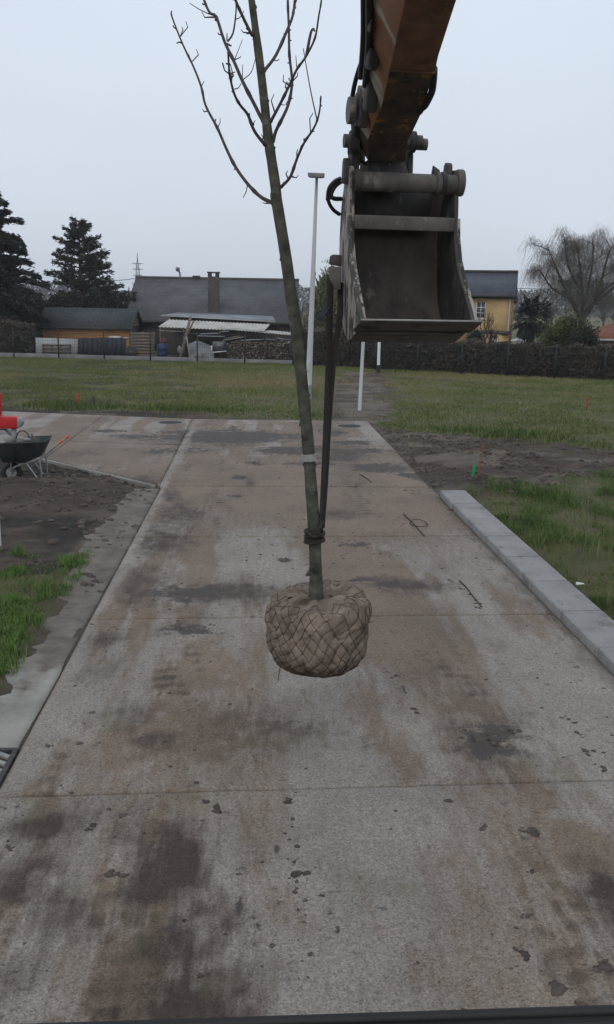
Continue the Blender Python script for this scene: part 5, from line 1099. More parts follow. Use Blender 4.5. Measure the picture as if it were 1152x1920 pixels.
for s_ in (-1, 1):
    pts = [wp(24, 876, s_ * .10), wp(50, 864, s_ * .19), wp(84, 852, s_ * .25), wp(104, 836, s_ * .27), wp(120, 824, s_ * .28)]
    mb = MB(); mb.tube(catmull(pts, 4), .015, 8); hnd = mb.build('handle', 'galvanised', wb, smooth=True)
    mb = MB(); mb.tube([wp(121, 823, s_ * .28), wp(128, 817, s_ * .28)], [.021, .022], 10); mb.build('grip', 'grip_orange', hnd, smooth=True)
    mb = MB(); mb.tube(catmull([wp(56, 863, s_ * .20), wp(68, 880, s_ * .22), wp(77, 893, s_ * .23), wp(83, 893, s_ * .23), wp(84, 875, s_ * .24), wp(82, 853, s_ * .245)], 4), .013, 8); mb.build('leg', 'galvanised', wb, smooth=True)
    mb = MB(); mb.tube([wp(24, 884, s_ * .055), wp(33, 872, s_ * .10), wp(45, 864, s_ * .17)], .012, 6); mb.build('wheel_stay', 'galvanised', wb, smooth=True)
mb = MB(); mb.tube(catmull([wp(-14, 830, -.17), wp(8, 824, -.18), wp(20, 826, -.18), wp(25, 838, -.17), wp(25, 866, -.14), wp(22, 884, -.08)], 4), .016, 8); mb.build('front_hoop', 'galvanised', wb, smooth=True)
hub = wp(22, 884.5, 0); mb = MB(); vs = []; n = 24; m = 10; R0, r0 = .135, .058
for i in range(n):
    a = 2 * PI * i / n; e_ = BX * math.cos(a) + UP * math.sin(a)
    for k in range(m): b2 = 2 * PI * k / m; vs.append(hub + e_ * (R0 + r0 * math.cos(b2)) + BY * r0 * 1.0 * math.sin(b2))
mb.add(vs, [(i * m + k, i * m + (k + 1) % m, ((i + 1) % n) * m + (k + 1) % m, ((i + 1) % n) * m + k) for i in range(n) for k in range(m)])
wh = mb.build('wheel', 'rubber', wb, smooth=True)
mb = MB(); mb.cyl(hub - BY * .045, hub + BY * .045, .095, 16); mb.build('rim_disc', 'machine_grey', wh, smooth=True)
mb = MB(); mb.cyl(hub - BY * .10, hub + BY * .10, .02, 10); mb.build('axle', 'galvanised', wh, smooth=True)
# load in the tray
c = wp(48, 822, -.05); o = thing('bucket', c - UP * .12, 'pale round bucket with black hoop lying in the wheelbarrow', 'bucket')
mb = MB(); mb.cyl(c - UP * .14 - BX * .03, c + UP * .05 + BX * .02, .095, 18, .12); mb.build('pail', 'sack', o, smooth=True)
mb = MB(); mb.tube([c + BX * (.11 * math.cos(a)) + UP * (.05 + .13 * math.sin(a)) for a in np.linspace(0, PI, 12)], .010, 6); mb.build('hoop', 'rubber', o, smooth=True)
a = wp(71, 826, .05); b_ = wp(63, 810, .0); mb = MB(); mb.tube([a - (b_ - a) * 1.0, a, b_], [.018, .018, .02], 8); tag(mb.build('tool_handle', 'plank_old', smooth=True), 'dark wooden tool handle sticking out of the wheelbarrow', 'tool')
c = wp(10, 826, .02); bm = bmesh.new(); bmesh.ops.create_uvsphere(bm, u_segments=20, v_segments=12, radius=1); V = np.array([v.co[:] for v in bm.verts]); Fq = [tuple(v.index for v in f.verts) for f in bm.faces]; bm.free()
nzv = 1 + .25 * (np.array([float(fbm(np.array(q[0] * 2 + 4), np.array(q[1] * 2 + q[2] * 1.7), 61, 3)) for q in V])[:, None] - .5)
V = V * nzv; V[:, 2] = np.sign(V[:, 2]) * np.abs(V[:, 2]) ** .7; Vw = c + V[:, :1] * BX * .20 + V[:, 1:2] * BY * .20 + V[:, 2:] * UP * .13
tag(np_obj('cement_sack', Vw, Fq, 'sack', smooth=True), 'slumped grey sack in the front of the wheelbarrow', 'sack')

RD = 17.2; q0 = W(-60, 792, RD); rm = thing('machine_frame', A(q0[0], q0[1], -.03), 'red painted steel machine beam with grey chamfered end behind the wheelbarrow', 'machine')
pa = [W(-90, 779, RD), W(32, 783, RD), W(32, 804, RD), W(-90, 802, RD)]; pb = [p + HD * .22 for p in pa]; mb = MB(); mb.prism(pa, pb); mb.build('beam', 'machine_red', rm, bevel=.006)
pa = [W(32.3, 783, RD + .005), W(36, 784, RD + .03), W(41, 792, RD + .05), W(38, 800, RD + .03), W(32.3, 804, RD + .005)]; pb = [p + HD * .2 for p in pa]; mb = MB(); mb.prism(pa, pb); mb.build('beam_end', 'galvanised', rm, bevel=.006)
pa = [W(-14, 738, RD + .03), W(1.5, 738, RD + .03), W(1.5, 780, RD + .03), W(-14, 780, RD + .03)]; pb = [p + HD * .08 for p in pa]; mb = MB(); mb.prism(pa, pb); mb.build('upright', 'machine_red', rm, bevel=.006)
for px in (26, -70):
    a = W(px, 804, RD + .1); mb = MB(); mb.bar(a, A(a[0], a[1], -.04), .09, .09); mb.build('leg', 'machine_grey', rm, bevel=.006)
pa = [W(-90, 806, RD + .02), W(8, 806, RD + .02), W(22, 822, RD + .02), W(-90, 830, RD + .02)]; pb = [p + HD * .3 for p in pa]; mb = MB(); mb.prism(pa, pb); mb.build('housing', 'machine_grey', rm, bevel=.03)

# ================================================================== FENCES, SHEDS, HOUSES
def uvq(mb_, uvs): return uvs
def panel(name, pts, mat, parent, uvs=None, thick=.05, nrm_=None):
    """flat sheet with thickness; uv in metres over the front"""
    P = [np.asarray(p, float) for p in pts]; nn_ = unit(np.cross(P[1] - P[0], P[-1] - P[0])) if nrm_ is None else unit(np.asarray(nrm_))
    X = unit(P[1] - P[0]); Y = unit(np.cross(nn_, X)) if nrm_ is None else unit((P[-1] - P[0]) - X * ((P[-1] - P[0]) @ X))
    mb = MB(); mb.prism(P, [p - nn_ * thick for p in P]); uv = [((p - P[0]) @ X, (p - P[0]) @ Y) for p in P] * 2
    o = np_obj(name, np.array(mb.v), mb.f, mat, parent, uv=np.array(uv)); return o
FH = 1.45
def wire_fence(name, p0, p1, nspan, label, h=FH, plinth=False):
    p0 = A(p0[0], p0[1], -.05); p1 = A(p1[0], p1[1], -.05); o = thing(name, p0, label, 'fence'); d = (p1 - p0) / nspan; u_ = unit(d); proto = None
    for i in range(nspan + 1):
        p = p0 + d * i
        mb = MB(); mb.box(p + UP * (h + .12) / 2, (.06, .06, h + .12), u_)
        if proto is None: proto = mb.build('post', 'fence_green', o); pl = WLOC[proto.name].copy()
        else: copy_piece(proto, pl + Vector(d * i), o)
    L = np.linalg.norm(d); mp = None
    for i in range(nspan):
        if mp is None:
            mb = MB(); a = p0 + u_ * .035; b2 = p0 + d - u_ * .035
            for k in range(9): mb.bar(a + UP * (.12 + k * (h - .1) / 8), b2 + UP * (.12 + k * (h - .1) / 8), .008, .008)
            for k in range(24): q = a + (b2 - a) * (k + .5) / 24; mb.bar(q + UP * .1, q + UP * (h + .02), .006, .006, up=u_)
            mp = mb.build('mesh_panel', 'fence_green', o); ml = WLOC[mp.name].copy()
        else: copy_piece(mp, ml + Vector(d * i), o)
    if plinth:
        for i in range(nspan):
            a = p0 + d * i + u_ * .04 - np.cross(u_, UP) * 0; b2 = p0 + d * (i + 1) - u_ * .04; mb = MB(); mb.bar(a + UP * .12, b2 + UP * .12, .06, .26); mb.build('plinth', 'plinth', o, bevel=.01)
    return o
FL0 = A(-21.0, 50.8); FL1 = A(1.65, 46.4); FR0 = A(1.72, 46.3); FRm = A(5.6, 43.7); FR1 = A(19.2, 37.1)
wire_fence('wire_fence', FL0, FL1, 9, 'dark wire fence on a grey concrete plinth in front of the sheds', plinth=True)
wire_fence('wire_fence', FR0, FRm, 2, 'short run of dark wire fence behind the street lamp')
wire_fence('wire_fence', FRm, FR1, 7, 'dark wire fence along the brown hedge on the right')

# orange plank shed with dark shingle roof
SD = 54.0
def wz_(px, py, D): return W(px, py, D)
sh = thing('plank_shed', W(165, 680, SD) * A(1, 1, 0), 'garden shed of orange planks with a dark shingled roof under the conifers', 'shed')
l0 = W(80, 611, SD); r0_ = W(243, 614, SD); zt = (l0[2] + r0_[2]) / 2; l0 = A(l0[0], l0[1], 0); r0_ = A(r0_[0], r0_[1], 0); ux = unit(r0_ - l0); dy_ = np.cross(UP, ux); LW = np.linalg.norm(r0_ - l0)
n = 14; ph = zt / n
mb = MB(); mb.box((l0 + r0_) / 2 + dy_ * 1.6 + UP * zt / 2, (LW - .04, 3.1, zt), ux); mb.build('frame', 'dark_wall', sh)
mbp = MB(); mbp.box(l0 + ux * LW / 2 + UP * ph * .5, (LW, .03, ph * .90), ux, None, None); pl0 = mbp.build('plank', 'plank_orange', sh, bevel=.006, seg=1); plw = WLOC[pl0.name].copy()
for k in range(1, n): copy_piece(pl0, plw + Vector((0, 0, ph * k)), sh)
ridge_z = W(150, 577, SD + 1.6)[2]; ez = zt - .06
A0 = l0 - ux * .3 - dy_ * .25; A1 = r0_ + ux * .25 - dy_ * .25; B0 = l0 - ux * .3 + dy_ * 1.6; B1 = r0_ + ux * .25 + dy_ * 1.6; C0 = l0 - ux * .3 + dy_ * 3.45; C1 = r0_ + ux * .25 + dy_ * 3.45
zz = lambda p, z: A(p[0], p[1], z)
rf = panel('roof', [zz(A0, ez), zz(A1, ez), zz(B1, ridge_z), zz(B0, ridge_z)], 'roof_shed', sh, thick=.05)
panel('roof', [zz(C1, ez), zz(C0, ez), zz(B0, ridge_z + .004), zz(B1, ridge_z + .004)], 'roof_shed', sh, thick=.05)
mb = MB(); mb.bar(zz(A0, ez - .04), zz(A1, ez - .04), .04, .10); mb.build('fascia', 'dark_wall', rf)
gl = [r0_ + dy_ * .05, r0_ + dy_ * 3.15, r0_ + dy_ * 1.6]
mb = MB(); mb.prism([zz(gl[0], zt), zz(gl[1], zt), zz(gl[2], ridge_z - .06)], [p + ux * .03 for p in (zz(gl[0], zt), zz(gl[1], zt), zz(gl[2], ridge_z - .06))]); mb.build('gable', 'plank_old', sh)
for k in range(6):
    zc = zt + (ridge_z - zt) * (k + .5) / 6.5; half = 1.5 * (1 - (k + .6) / 6.6); mb = MB(); mb.box(zz(gl[2], zc) + ux * .045, (.02, 2 * half, (ridge_z - zt) / 7.5), ux); mb.build('gable_board', 'plank_old', sh)

# boards and sheets leaning along the left fence
FD = 49.2
o = thing('white_board', W(105, 676, FD) * A(1, 1, 0), 'large whitish leaning board with a broken right edge beside the shed', 'board')
mb = MB(); pa = [W(68, 671, FD), W(67, 633, FD), W(146, 636, FD), W(143, 673, FD)]; pb = [p + HD * .04 for p in pa]; mb.prism(pa, pb); mb.build('sheet', 'board_white', o)
pl = thing('pallet', W(105, 676, FD - .1) * A(1, 1, 0), 'weathered wooden pallet standing against the whitish board', 'pallet')
for k in range(5):
    yy = 646.5 + k * 6.2; mb = MB(); mb.bar(W(79, yy, FD - .12), W(134, yy + 1.0, FD - .12), .02, .085); mb.build('slat', 'plank_old', pl)
for px in (81, 97.5, 114.5, 132):
    mb = MB(); mb.bar(W(px, 645, FD - .06), W(px, 672, FD - .06), .09, .07, up=HD); mb.build('bearer', 'plank_old', pl)
ds = thing('dark_screen', W(195, 676, FD + .1) * A(1, 1, 0), 'dark blue black corrugated screen below the orange planks', 'screen')
for k in range(10):
    a0 = 147 + k * 9.0; mb = MB(); pa = [W(a0, 634, FD + .1 + .02 * (k % 2)), W(a0 + 9.0, 634, FD + .1 + .02 * (k % 2)), W(a0 + 9.0, 674, FD + .1 + .02 * (k % 2)), W(a0, 674, FD + .1 + .02 * (k % 2))]; mb.prism(pa, [p + HD * .03 for p in pa]); mb.build('panel', 'dark_sheet', ds)
o = thing('pale_sheet', W(215, 676, FD + .6) * A(1, 1, 0), 'narrow pale sheet lying on top of the dark screen', 'sheet')
mb = MB(); pa = [W(203, 631, FD + .2), W(224, 632, FD + .2), W(224, 635, FD + .2), W(205, 634.5, FD + .2)]; mb.prism(pa, [p + HD * .6 + UP * .02 for p in pa]); mb.build('sheet', 'sheet_pale', o)
mb = MB(); pa = [W(231, 633, FD + .2), W(243, 633, FD + .2), W(241, 636, FD + .2), W(231, 635.5, FD + .2)]; mb.prism(pa, [p + HD * .5 for p in pa]); mb.build('offcut', 'sheet_pale', o)
sp_ = thing('slat_screen', W(268, 680, FD - .15) * A(1, 1, 0), 'weathered horizontal slat fence panel left of the blue barrel', 'fence panel')
for k in range(9):
    yy = 626 + k * 5.9; mb = MB(); mb.bar(W(247, yy - .3, FD - .15), W(289, yy + .3, FD - .15), .025, .155); mb.build('slat', 'plank_old', sp_)
for px in (247, 268, 289):
    mb = MB(); mb.bar(W(px, 622, FD - .08), W(px, 679, FD - .08), .08, .07, up=HD); mb.build('batten', 'plank_old', sp_)
o = thing('cable_drum', W(250, 676, FD - .4) * A(1, 1, 0), 'brown wooden disc leaning before the slat panel', 'drum')
c = W(246, 660, FD - .4); mb = MB(); mb.cyl(c, c + HD * .04, .34, 20); mb.build('disc', 'dark_wall', o); mb = MB(); mb.cyl(c - HD * .02, c + HD * .03, .08, 12); mb.build('hub', 'plank_old', o)

# open lean-to with corrugated roofs
LD = 50.2
ls = thing('lean_to', W(420, 684, LD) * A(1, 1, 0), 'open lean-to store with pale corrugated roof sheets before the big slate roof', 'shed')
def corr(name, a, b2, c_, d_, waves, amp, mat):    # a,b front edge; d,c back edge
    n = waves * 6; vs = []
    for j in range(2):
        e0, e1 = (a, b2) if j == 0 else (d_, c_)
        for i in range(n + 1): vs.append(e0 + (e1 - e0) * (i / n) + UP * amp * math.sin(2 * PI * waves * i / n))
    m = n + 1; vs += [v - UP * .008 for v in vs]
    fs = [(i, i + 1, m + i + 1, m + i) for i in range(n)] + [(2 * m + i, 3 * m + i, 3 * m + i + 1, 2 * m + i + 1) for i in range(n)] + [(i, 2 * m + i, 2 * m + i + 1, i + 1) for i in range(n)]
    mb = MB(); mb.add(vs, fs); return mb.build(name, mat, ls)
corr('corrugated_roof', W(296, 613, LD), W(495, 621, LD - .2), W(507, 608, LD + 2.2), W(317, 599, LD + 2.2), 30, .022, 'sheet_pale')
corr('corrugated_roof', W(425, 617, LD - .3), W(548, 628.5, LD - .4), W(556, 624, LD + 1.6), W(430, 612.5, LD + 1.6), 20, .018, 'sheet_pale')
pa = [W(302, 590.5, LD + 2.4), W(517, 602, LD + 2.4), W(511, 592.5, LD + 4.6), W(335, 586, LD + 4.6)]; mb = MB(); mb.prism(pa, [p - UP * .05 for p in pa]); mb.build('flat_roof', 'sheet_blue', ls)
pa = [W(302, 591, LD + 2.38), W(517, 602.5, LD + 2.38), W(517, 604.5, LD + 2.38), W(302, 592.6, LD + 2.38)]; mb = MB(); mb.prism(pa, [p - HD * .02 for p in pa]); mb.build('fascia', 'sheet_pale', ls)
pa = [W(300, 612, LD + 2.6), W(551, 622, LD + 2.6), W(551, 690, LD + 2.6), W(300, 690, LD + 2.6)]; mb = MB(); mb.prism(pa, [p + HD * .06 for p in pa]); mb.build('back_wall', 'dark_wall', ls)
pa = [W(320, 592, LD + 2.7), W(500, 600, LD + 2.7), W(500, 622, LD + 2.7), W(320, 612, LD + 2.7)]; mb = MB(); mb.prism(pa, [p + HD * .06 for p in pa]); mb.build('upper_wall', 'dark_wall', ls)
for px in (301, 345, 413, 500, 549):
    a = W(px, 616 + (px - 300) * .04, LD + .05); mb = MB(); mb.bar(a, A(a[0], a[1], -.03), .09, .09); mb.build('post', 'plank_old', ls)
for k, (x0, y0, x1, y1, dd, mt) in enumerate(((300, 620, 345, 622, .1, 'plank_old'), (376, 626, 410, 625, -.1, 'sheet_blue'), (372, 629.5, 422, 631, -.25, 'sheet_blue'), (416, 622, 430, 621, 0, 'sheet_blue'), (418, 638, 456, 632, -.2, 'plank_pale'), (420, 635, 450, 630, -.1, 'plank_old'), (452, 638, 496, 636, -.2, 'sheet_blue'), (500, 636, 520, 637, -.15, 'sheet_blue'), (520, 634, 548, 638, -.2, 'sheet_blue'), (330, 624, 470, 628, .3, 'dark_wall'))):
    a = W(x0, y0, LD + dd - .2); b2 = W(x1, y1, LD + dd - .2); mb = MB(); mb.bar(a, b2, .55, .05); o = mb.build('stored_board', mt, ls)
# things under and before the lean-to
c = A(*W(305, 672, FD - .1)[:2], 0); o = thing('blue_barrel', c, 'blue plastic barrel standing left under the lean-to', 'barrel')
zt_ = W(305, 645, FD - .1)[2]; mb = MB(); mb.tube([c, c + UP * .08, c + UP * zt_ * .3, c + UP * zt_ * .34, c + UP * zt_ * .38, c + UP * zt_ * .66, c + UP * zt_ * .7, c + UP * zt_ * .74, c + UP * zt_ * .95, c + UP * zt_], [.24, .27, .28, .295, .28, .28, .295, .28, .27, .23], 20); mb.build('body', 'barrel_blue', o, smooth=True)
mb = MB(); mb.tube([c + UP * zt_, c + UP * (zt_ + .03)], [.2, .19], 18); mb.build('lid', 'barrel_blue', o, smooth=True)
c = W(308, 640, FD + .2); V2 = ICO_V * A(.16, .12, .22) * (1 + .3 * (np.random.default_rng(2).uniform(0, 1, (len(ICO_V), 1)) - .5)); o = np_obj('red_bundle', V2 + c, [tuple(f) for f in ICO_F], 'red_cloth'); tag(o, 'small red cloth bundle above the blue barrel', 'bundle')
def lean_board(x0, y0, x1, y1, dd, w_, mat, label, name='leaning_plank'):
    a = W(x0, y0, FD - .5 + dd); b2 = W(x1, y1, FD - .2 + dd); mb = MB(); mb.bar(a, b2, w_, .04, up=HD); o = mb.build(name, mat, bevel=.004, seg=1); return tag(o, label, 'plank')
lean_board(336, 678, 358, 594, -.2, .14, 'plank_old', 'long weathered plank leaning left against the corrugated roof edge')
lean_board(345, 640, 364, 601, .1, .09, 'plank_old', 'shorter thin plank leaning beside the long one on the corrugated roof')
lean_board(358, 677, 349, 626, -.3, .08, 'plank_pale', 'pale narrow plank propped the other way across the long one')
c = W(372, 668, FD - .2); V2 = ICO_V * A(.34, .2, .30) * (1 + .5 * (np.random.default_rng(5).uniform(0, 1, (len(ICO_V), 1)) - .5)); o = np_obj('plastic_sack', V2 + A(c[0], c[1], .20), [tuple(f) for f in ICO_F], 'sack', smooth=True); tag(o, 'pale plastic sack slumped behind the plinth by the planks', 'sack')
c = W(337, 656, FD + .1); V2 = ICO_V * A(.14, .12, .25); o = np_obj('white_canister', V2 + A(c[0], c[1], c[2]), [tuple(f) for f in ICO_F], 'sack', smooth=True); tag(o, 'small whitish canister in the dark of the lean-to', 'canister')
o = thing('crumpled_tarp', W(390, 684, FD + .2) * A(1, 1, 0), 'bluish crumpled tarpaulin draped over a heap under the lean-to', 'tarpaulin')
gxn = 16; vs = []
for j in range(8):
    for i in range(gxn): u1 = i / 15; v1 = j / 7; p = W(354 + 48 * u1, 676 - 38 * v1 * (1 - .5 * abs(u1 - .35)), FD + .1 + .5 * v1); vs.append(p + HD * .12 * (float(fbm(np.array(u1 * 5), np.array(v1 * 5), 71, 3)) - .5) * 2)
o2 = np_obj('sheet', vs, [(j * gxn + i, j * gxn + i + 1, (j + 1) * gxn + i + 1, (j + 1) * gxn + i) for j in range(7) for i in range(gxn - 1)], 'sheet_blue', o); md_ = o2.modifiers.new('t', 'SOLIDIFY'); md_.thickness = .03
MATS['sheet_blue'].use_backface_culling = False
wf = thing('window_frame', W(410, 664, FD - .1) * A(1, 1, 0), 'loose white window frame leaning by the firewood', 'window frame')
for x0, y0, x1, y1 in ((397, 648, 398, 661), (397.5, 661, 425, 658.5)):
    mb = MB(); mb.bar(W(x0, y0, FD - .1), W(x1, y1, FD - .1), .06, .07, up=HD); mb.build('rail', 'white_paint', wf)
mb = MB(); pa = [W(399, 640, FD - .05), W(424, 640, FD - .05), W(424, 658, FD - .05), W(399, 660, FD - .05)]; mb.prism(pa, [p + HD * .02 for p in pa]); mb.build('pane', 'pane_glass', wf)
# firewood
fw = thing('firewood_stack', W(480, 684, FD) * A(1, 1, 0), 'long stack of split firewood under the lean-to', 'firewood')
mbl = MB(); r_ = random.Random(11)
for px in np.arange(424, 551, 3.6):
    top_ = 641 if px > 432 else 646
    for py in np.arange(681 + (px - 424) * .02, top_, -3.5):
        rr_ = r_.uniform(.045, .075); c = W(px + r_.uniform(-1, 1), py + r_.uniform(-1, 1), FD + .05 + r_.uniform(-.10, .10)); nsd = r_.choice([3, 4, 5, 6]); d_ = unit(HD + A(r_.uniform(-.2, .2), 0, r_.uniform(-.15, .15)))
        mbl.tube([c, c + d_ * .35], rr_, nsd)
lg = mbl.build('logs', 'log_bark', fw); lg['kind'] = 'stuff'
lgm = lg.data; lgm.materials.append(MATS['plank_pale']); lgm.materials.append(MATS['plank_old'])
for f in lgm.polygons:
    if abs(np.array(f.normal[:]) @ HD) > .8: f.material_index = r_.choice([0, 0, 0, 2, 2, 1])
for px in (423, 500, 551):
    a = W(px, 640, FD - .08); mb = MB(); mb.bar(a, A(a[0], a[1], 0), .06, .06); mb.build('stake', 'dark_wall', fw)

# big house with slate roof
HDD = 57.0
def house(name, loc, label): return thing(name, loc, label, 'house')
hs = house('slate_house', W(400, 690, HDD + 3) * A(1, 1, 0), 'low house with a large grey slate roof and square chimney')
eL = W(234, 597, HDD); eR = W(557, 609, HDD); rL = W(262, 517, HDD + 4.2); rR = W(533, 528, HDD + 4.2)
ez_ = (eL[2] + eR[2]) / 2; rz_ = (rL[2] + rR[2]) / 2; ux = unit(A(*(eR - eL)[:2], 0)); dy_ = np.cross(UP, ux)
eL = A(eL[0], eL[1], ez_); eR = eL + ux * np.linalg.norm((eR - eL)[:2])
rL = eL + dy_ * 4.2 + UP * (rz_ - ez_); rR = eR + dy_ * 4.2 + UP * (rz_ - ez_)
roof = panel('roof', [eL, eR, rR, rL], 'roof_slate', hs, thick=.15)
panel('roof', [eR + dy_ * 8.4, eL + dy_ * 8.4, rL + UP * .004, rR + UP * .004], 'roof_slate', hs, thick=.15)
for a, b2 in ((rL, rR),):
    mb = MB(); mb.tube([a - ux * .05 + UP * .0, b2 + ux * .05], .10, 8); mb.build('ridge_cap', 'chimney_brick', roof, smooth=True)
for a, b2 in ((eL, rL), (eR, rR)):
    mb = MB(); mb.bar(a - UP * .12, b2 - UP * .12, .06, .22); mb.build('verge_board', 'dark_wall', roof)
pa = [eL + dy_ * .3 + ux * .15 - UP * .1, eR + dy_ * .3 - ux * .15 - UP * .1, eR + dy_ * 8.1 - ux * .15 - UP * .1, eL + dy_ * 8.1 + ux * .15 - UP * .1]
mb = MB(); mb.prism([zz(p, -.05) for p in pa], [zz(p, ez_ - .1) for p in pa]); mb.build('wall', 'brick_brown', hs)
for a in (eL + ux * .16, eR - ux * .28):
    mb = MB(); pa = [a + dy_ * .4 - UP * .12, a + dy_ * 8.0 - UP * .12, a + dy_ * 4.2 + UP * (rz_ - ez_ - .25)]; mb.prism(pa, [p + ux * .12 for p in pa]); mb.build('gable', 'dark_wall', hs)
mb = MB(); mb.bar(eL - dy_ * .06 - UP * .08, eR - dy_ * .06 - UP * .08, .1, .12); mb.build('gutter', 'dark_wall', roof)
cD = HDD + .9; c0_ = W(390, 590, cD); c1_ = W(411, 510, cD + .1); cw = np.linalg.norm((W(411, 590, cD) - c0_)); cb = c0_ + ux * cw / 2
ch = MB(); ch.box(A(cb[0], cb[1], (1.6 + c1_[2] - .28) / 2) + dy_ * .3, (cw * .94, .62, c1_[2] - .28 - 1.6), ux); cho = ch.build('chimney', 'chimney_brick', roof, bevel=.01)
ct = A(cb[0], cb[1], c1_[2]) + dy_ * .3
mb = MB(); mb.box(ct - UP * .03, (cw * 1.08, .7, .08), ux); mb.build('cap', 'chimney_brick', cho)
for s_ in (-1, 1):
    mb = MB(); mb.box(ct + ux * s_ * cw * .33 - UP * .175, (cw * .28, .6, .21), ux); mb.build('cap_pier', 'chimney_brick', cho)
mb = MB(); mb.box(rL + ux * 4.05 + UP * .12, (.5, .3, .12), ux); mb.build('vent', 'chimney_brick', roof)
# street lamp beyond the ridge
a = W(338, 520, 78); b2 = W(337, 511, 78); c_ = W(334, 505, 78); d_ = W(332, 502, 77.5); o = thing('street_lamp', A(a[0], a[1], 0), 'small curved street lamp peeping over the slate roof ridge', 'street lamp')
mb = MB(); mb.tube(catmull([A(a[0], a[1], 0), a, b2, c_, d_], 4), .07, 8); mb.build('pole', 'lamp_grey', o, smooth=True)
mb = MB(); e0 = W(333.5, 505, 77.5); mb.tube([e0 + RT * .1 - UP * .16, e0 + UP * .02, e0 - RT * .12 + UP * .14], [.10, .22, .08], 12); mb.build('lamp_head', 'lamp_grey', o, smooth=True)

# yellow brick house
YD = 64.0
yh_ = house('yellow_house', W(920, 690, YD) * A(1, 1, 0), 'two storey yellow brick house with dark blue tiled roof right of the bucket')
wl = W(848, 553, YD); wr = W(964, 556, YD); ezy = (wl[2] + wr[2]) / 2; wl = A(wl[0], wl[1], 0); wr = A(wr[0], wr[1], 0); LW = np.linalg.norm(wr - wl) * .98; dy_ = unit(RT * .235 + HD); ux = np.cross(dy_, UP); wl = wr - ux * LW
def wallquad(name, a, b2, z0, z1, mat, par, thick=.25): return panel(name, [zz(a, z0), zz(b2, z0), zz(b2, z1), zz(a, z1)], mat, par, thick=thick)
wo0 = (W(890.5, 600, YD) - wl) @ ux; wo1 = (W(909.5, 600, YD) - wl) @ ux; wz0 = W(900, 597, YD)[2]; wz1 = W(900, 566, YD)[2]
wallquad('wall', wl, wl + ux * wo0, -.05, ezy, 'brick_yellow', yh_); wallquad('wall', wl + ux * wo1, wr, -.05, ezy, 'brick_yellow', yh_)
wallquad('wall', wl + ux * wo0, wl + ux * wo1, -.05, wz0, 'brick_yellow', yh_); wallquad('wall', wl + ux * wo0, wl + ux * wo1, wz1, ezy, 'brick_yellow', yh_)
wallquad('wall', wr, wr + dy_ * 8, -.05, ezy, 'brick_yellow', yh_); wallquad('wall', wl + dy_ * 8, wl, -.05, ezy, 'brick_yellow', yh_)
def window(par, o0, x0, x1, z0, z1, nx_, nz_, depth=.08):
    w_ = thing_ = None; c = o0 + dy_ * depth
    mb = MB(); t_ = .07
    for a, b2 in (((x0, z0), (x1, z0)), ((x0, z1), (x1, z1))): mb.bar(zz(c + ux * a[0], a[1]), zz(c + ux * b2[0], b2[1]), .08, t_)
    for a in (x0 + t_ / 2, x1 - t_ / 2): mb.bar(zz(c + ux * a, z0 + t_ / 2), zz(c + ux * a, z1 - t_ / 2), .075, t_, up=ux)
    wn = mb.build('window', 'white_paint', par)
    mb = MB(); mb.box(zz(c + ux * (x0 + x1) / 2, (z0 + z1) / 2) + dy_ * .03, (x1 - x0 - t_, .01, z1 - z0 - t_), ux); mb.build('pane', 'pane_glass', wn)
    for i in range(1, nx_): mb = MB(); q = x0 + (x1 - x0) * i / nx_; mb.bar(zz(c + ux * q, z0 + .04), zz(c + ux * q, z1 - .04), .04, .035, up=ux); mb.build('glazing_bar', 'white_paint', wn)
    for i in range(1, nz_): mb = MB(); q = z0 + (z1 - z0) * i / nz_; mb.bar(zz(c + ux * x0, q), zz(c + ux * x1, q), .038, .035); mb.build('glazing_bar', 'white_paint', wn)
    mb = MB(); mb.box(zz(o0 + ux * (x0 + x1) / 2, z0 - .05) - dy_ * .02, (x1 - x0 + .1, .16, .07), ux); mb.build('sill', 'white_paint', wn)
window(yh_, wl, wo0, wo1, wz0, wz1, 2, 3)
rz = W(900, 509, YD + 3.2)[2]
yr = panel('roof', [zz(wl - ux * .1 - dy_ * .3, ezy - .05), zz(wr + ux * .15 - dy_ * .3, ezy - .05), zz(wr + ux * .15 + dy_ * 4, rz), zz(wl - ux * .1 + dy_ * 4, rz)], 'roof_blue', yh_, thick=.12)
panel('roof', [zz(wr + ux * .15 + dy_ * 8.3, ezy - .05), zz(wl - ux * .1 + dy_ * 8.3, ezy - .05), zz(wl - ux * .1 + dy_ * 4, rz + .004), zz(wr + ux * .15 + dy_ * 4, rz + .004)], 'roof_blue', yh_, thick=.12)
for a in (wr - ux * .2, wl + ux * .05):
    mb = MB(); pa = [zz(a, ezy), zz(a + dy_ * 8, ezy), zz(a + dy_ * 4, rz - .15)]; mb.prism(pa, [p + ux * .15 for p in pa]); mb.build('gable', 'brick_yellow', yh_)
mb = MB(); mb.tube([zz(wl - ux * .1 + dy_ * 4, rz + .05), zz(wr + ux * .15 + dy_ * 4, rz + .05)], .1, 8); mb.build('ridge_cap', 'dark_wall', yr)
mb = MB(); mb.bar(zz(wl - dy_ * .36, ezy - .02), zz(wr + ux * .1 - dy_ * .36, ezy - .02), .10, .10); mb.build('gutter', 'dark_wall', yr)
q = wr - ux * .25 - dy_ * .06; mb = MB(); mb.cyl(zz(q, 0), zz(q, ezy), .05, 8); mb.build('downpipe', 'pole_white', yh_, smooth=True)
c = zz(wr + ux * .12 + dy_ * 1.2, ezy - .25); mb = MB(); mb.box(c, (.3, .5, .5), ux); mb.build('alarm_box', 'dark_wall', yh_)
an = thing('brick_annex', W(925, 690, YD - 3) * A(1, 1, 0), 'low yellow brick annex with a flat dark roof before the yellow house', 'annex')
al = W(898, 626, YD - 3); ar = W(953, 628, YD - 3); zt_ = al[2]; al = A(al[0], al[1], 0); ar = A(ar[0], ar[1], 0)
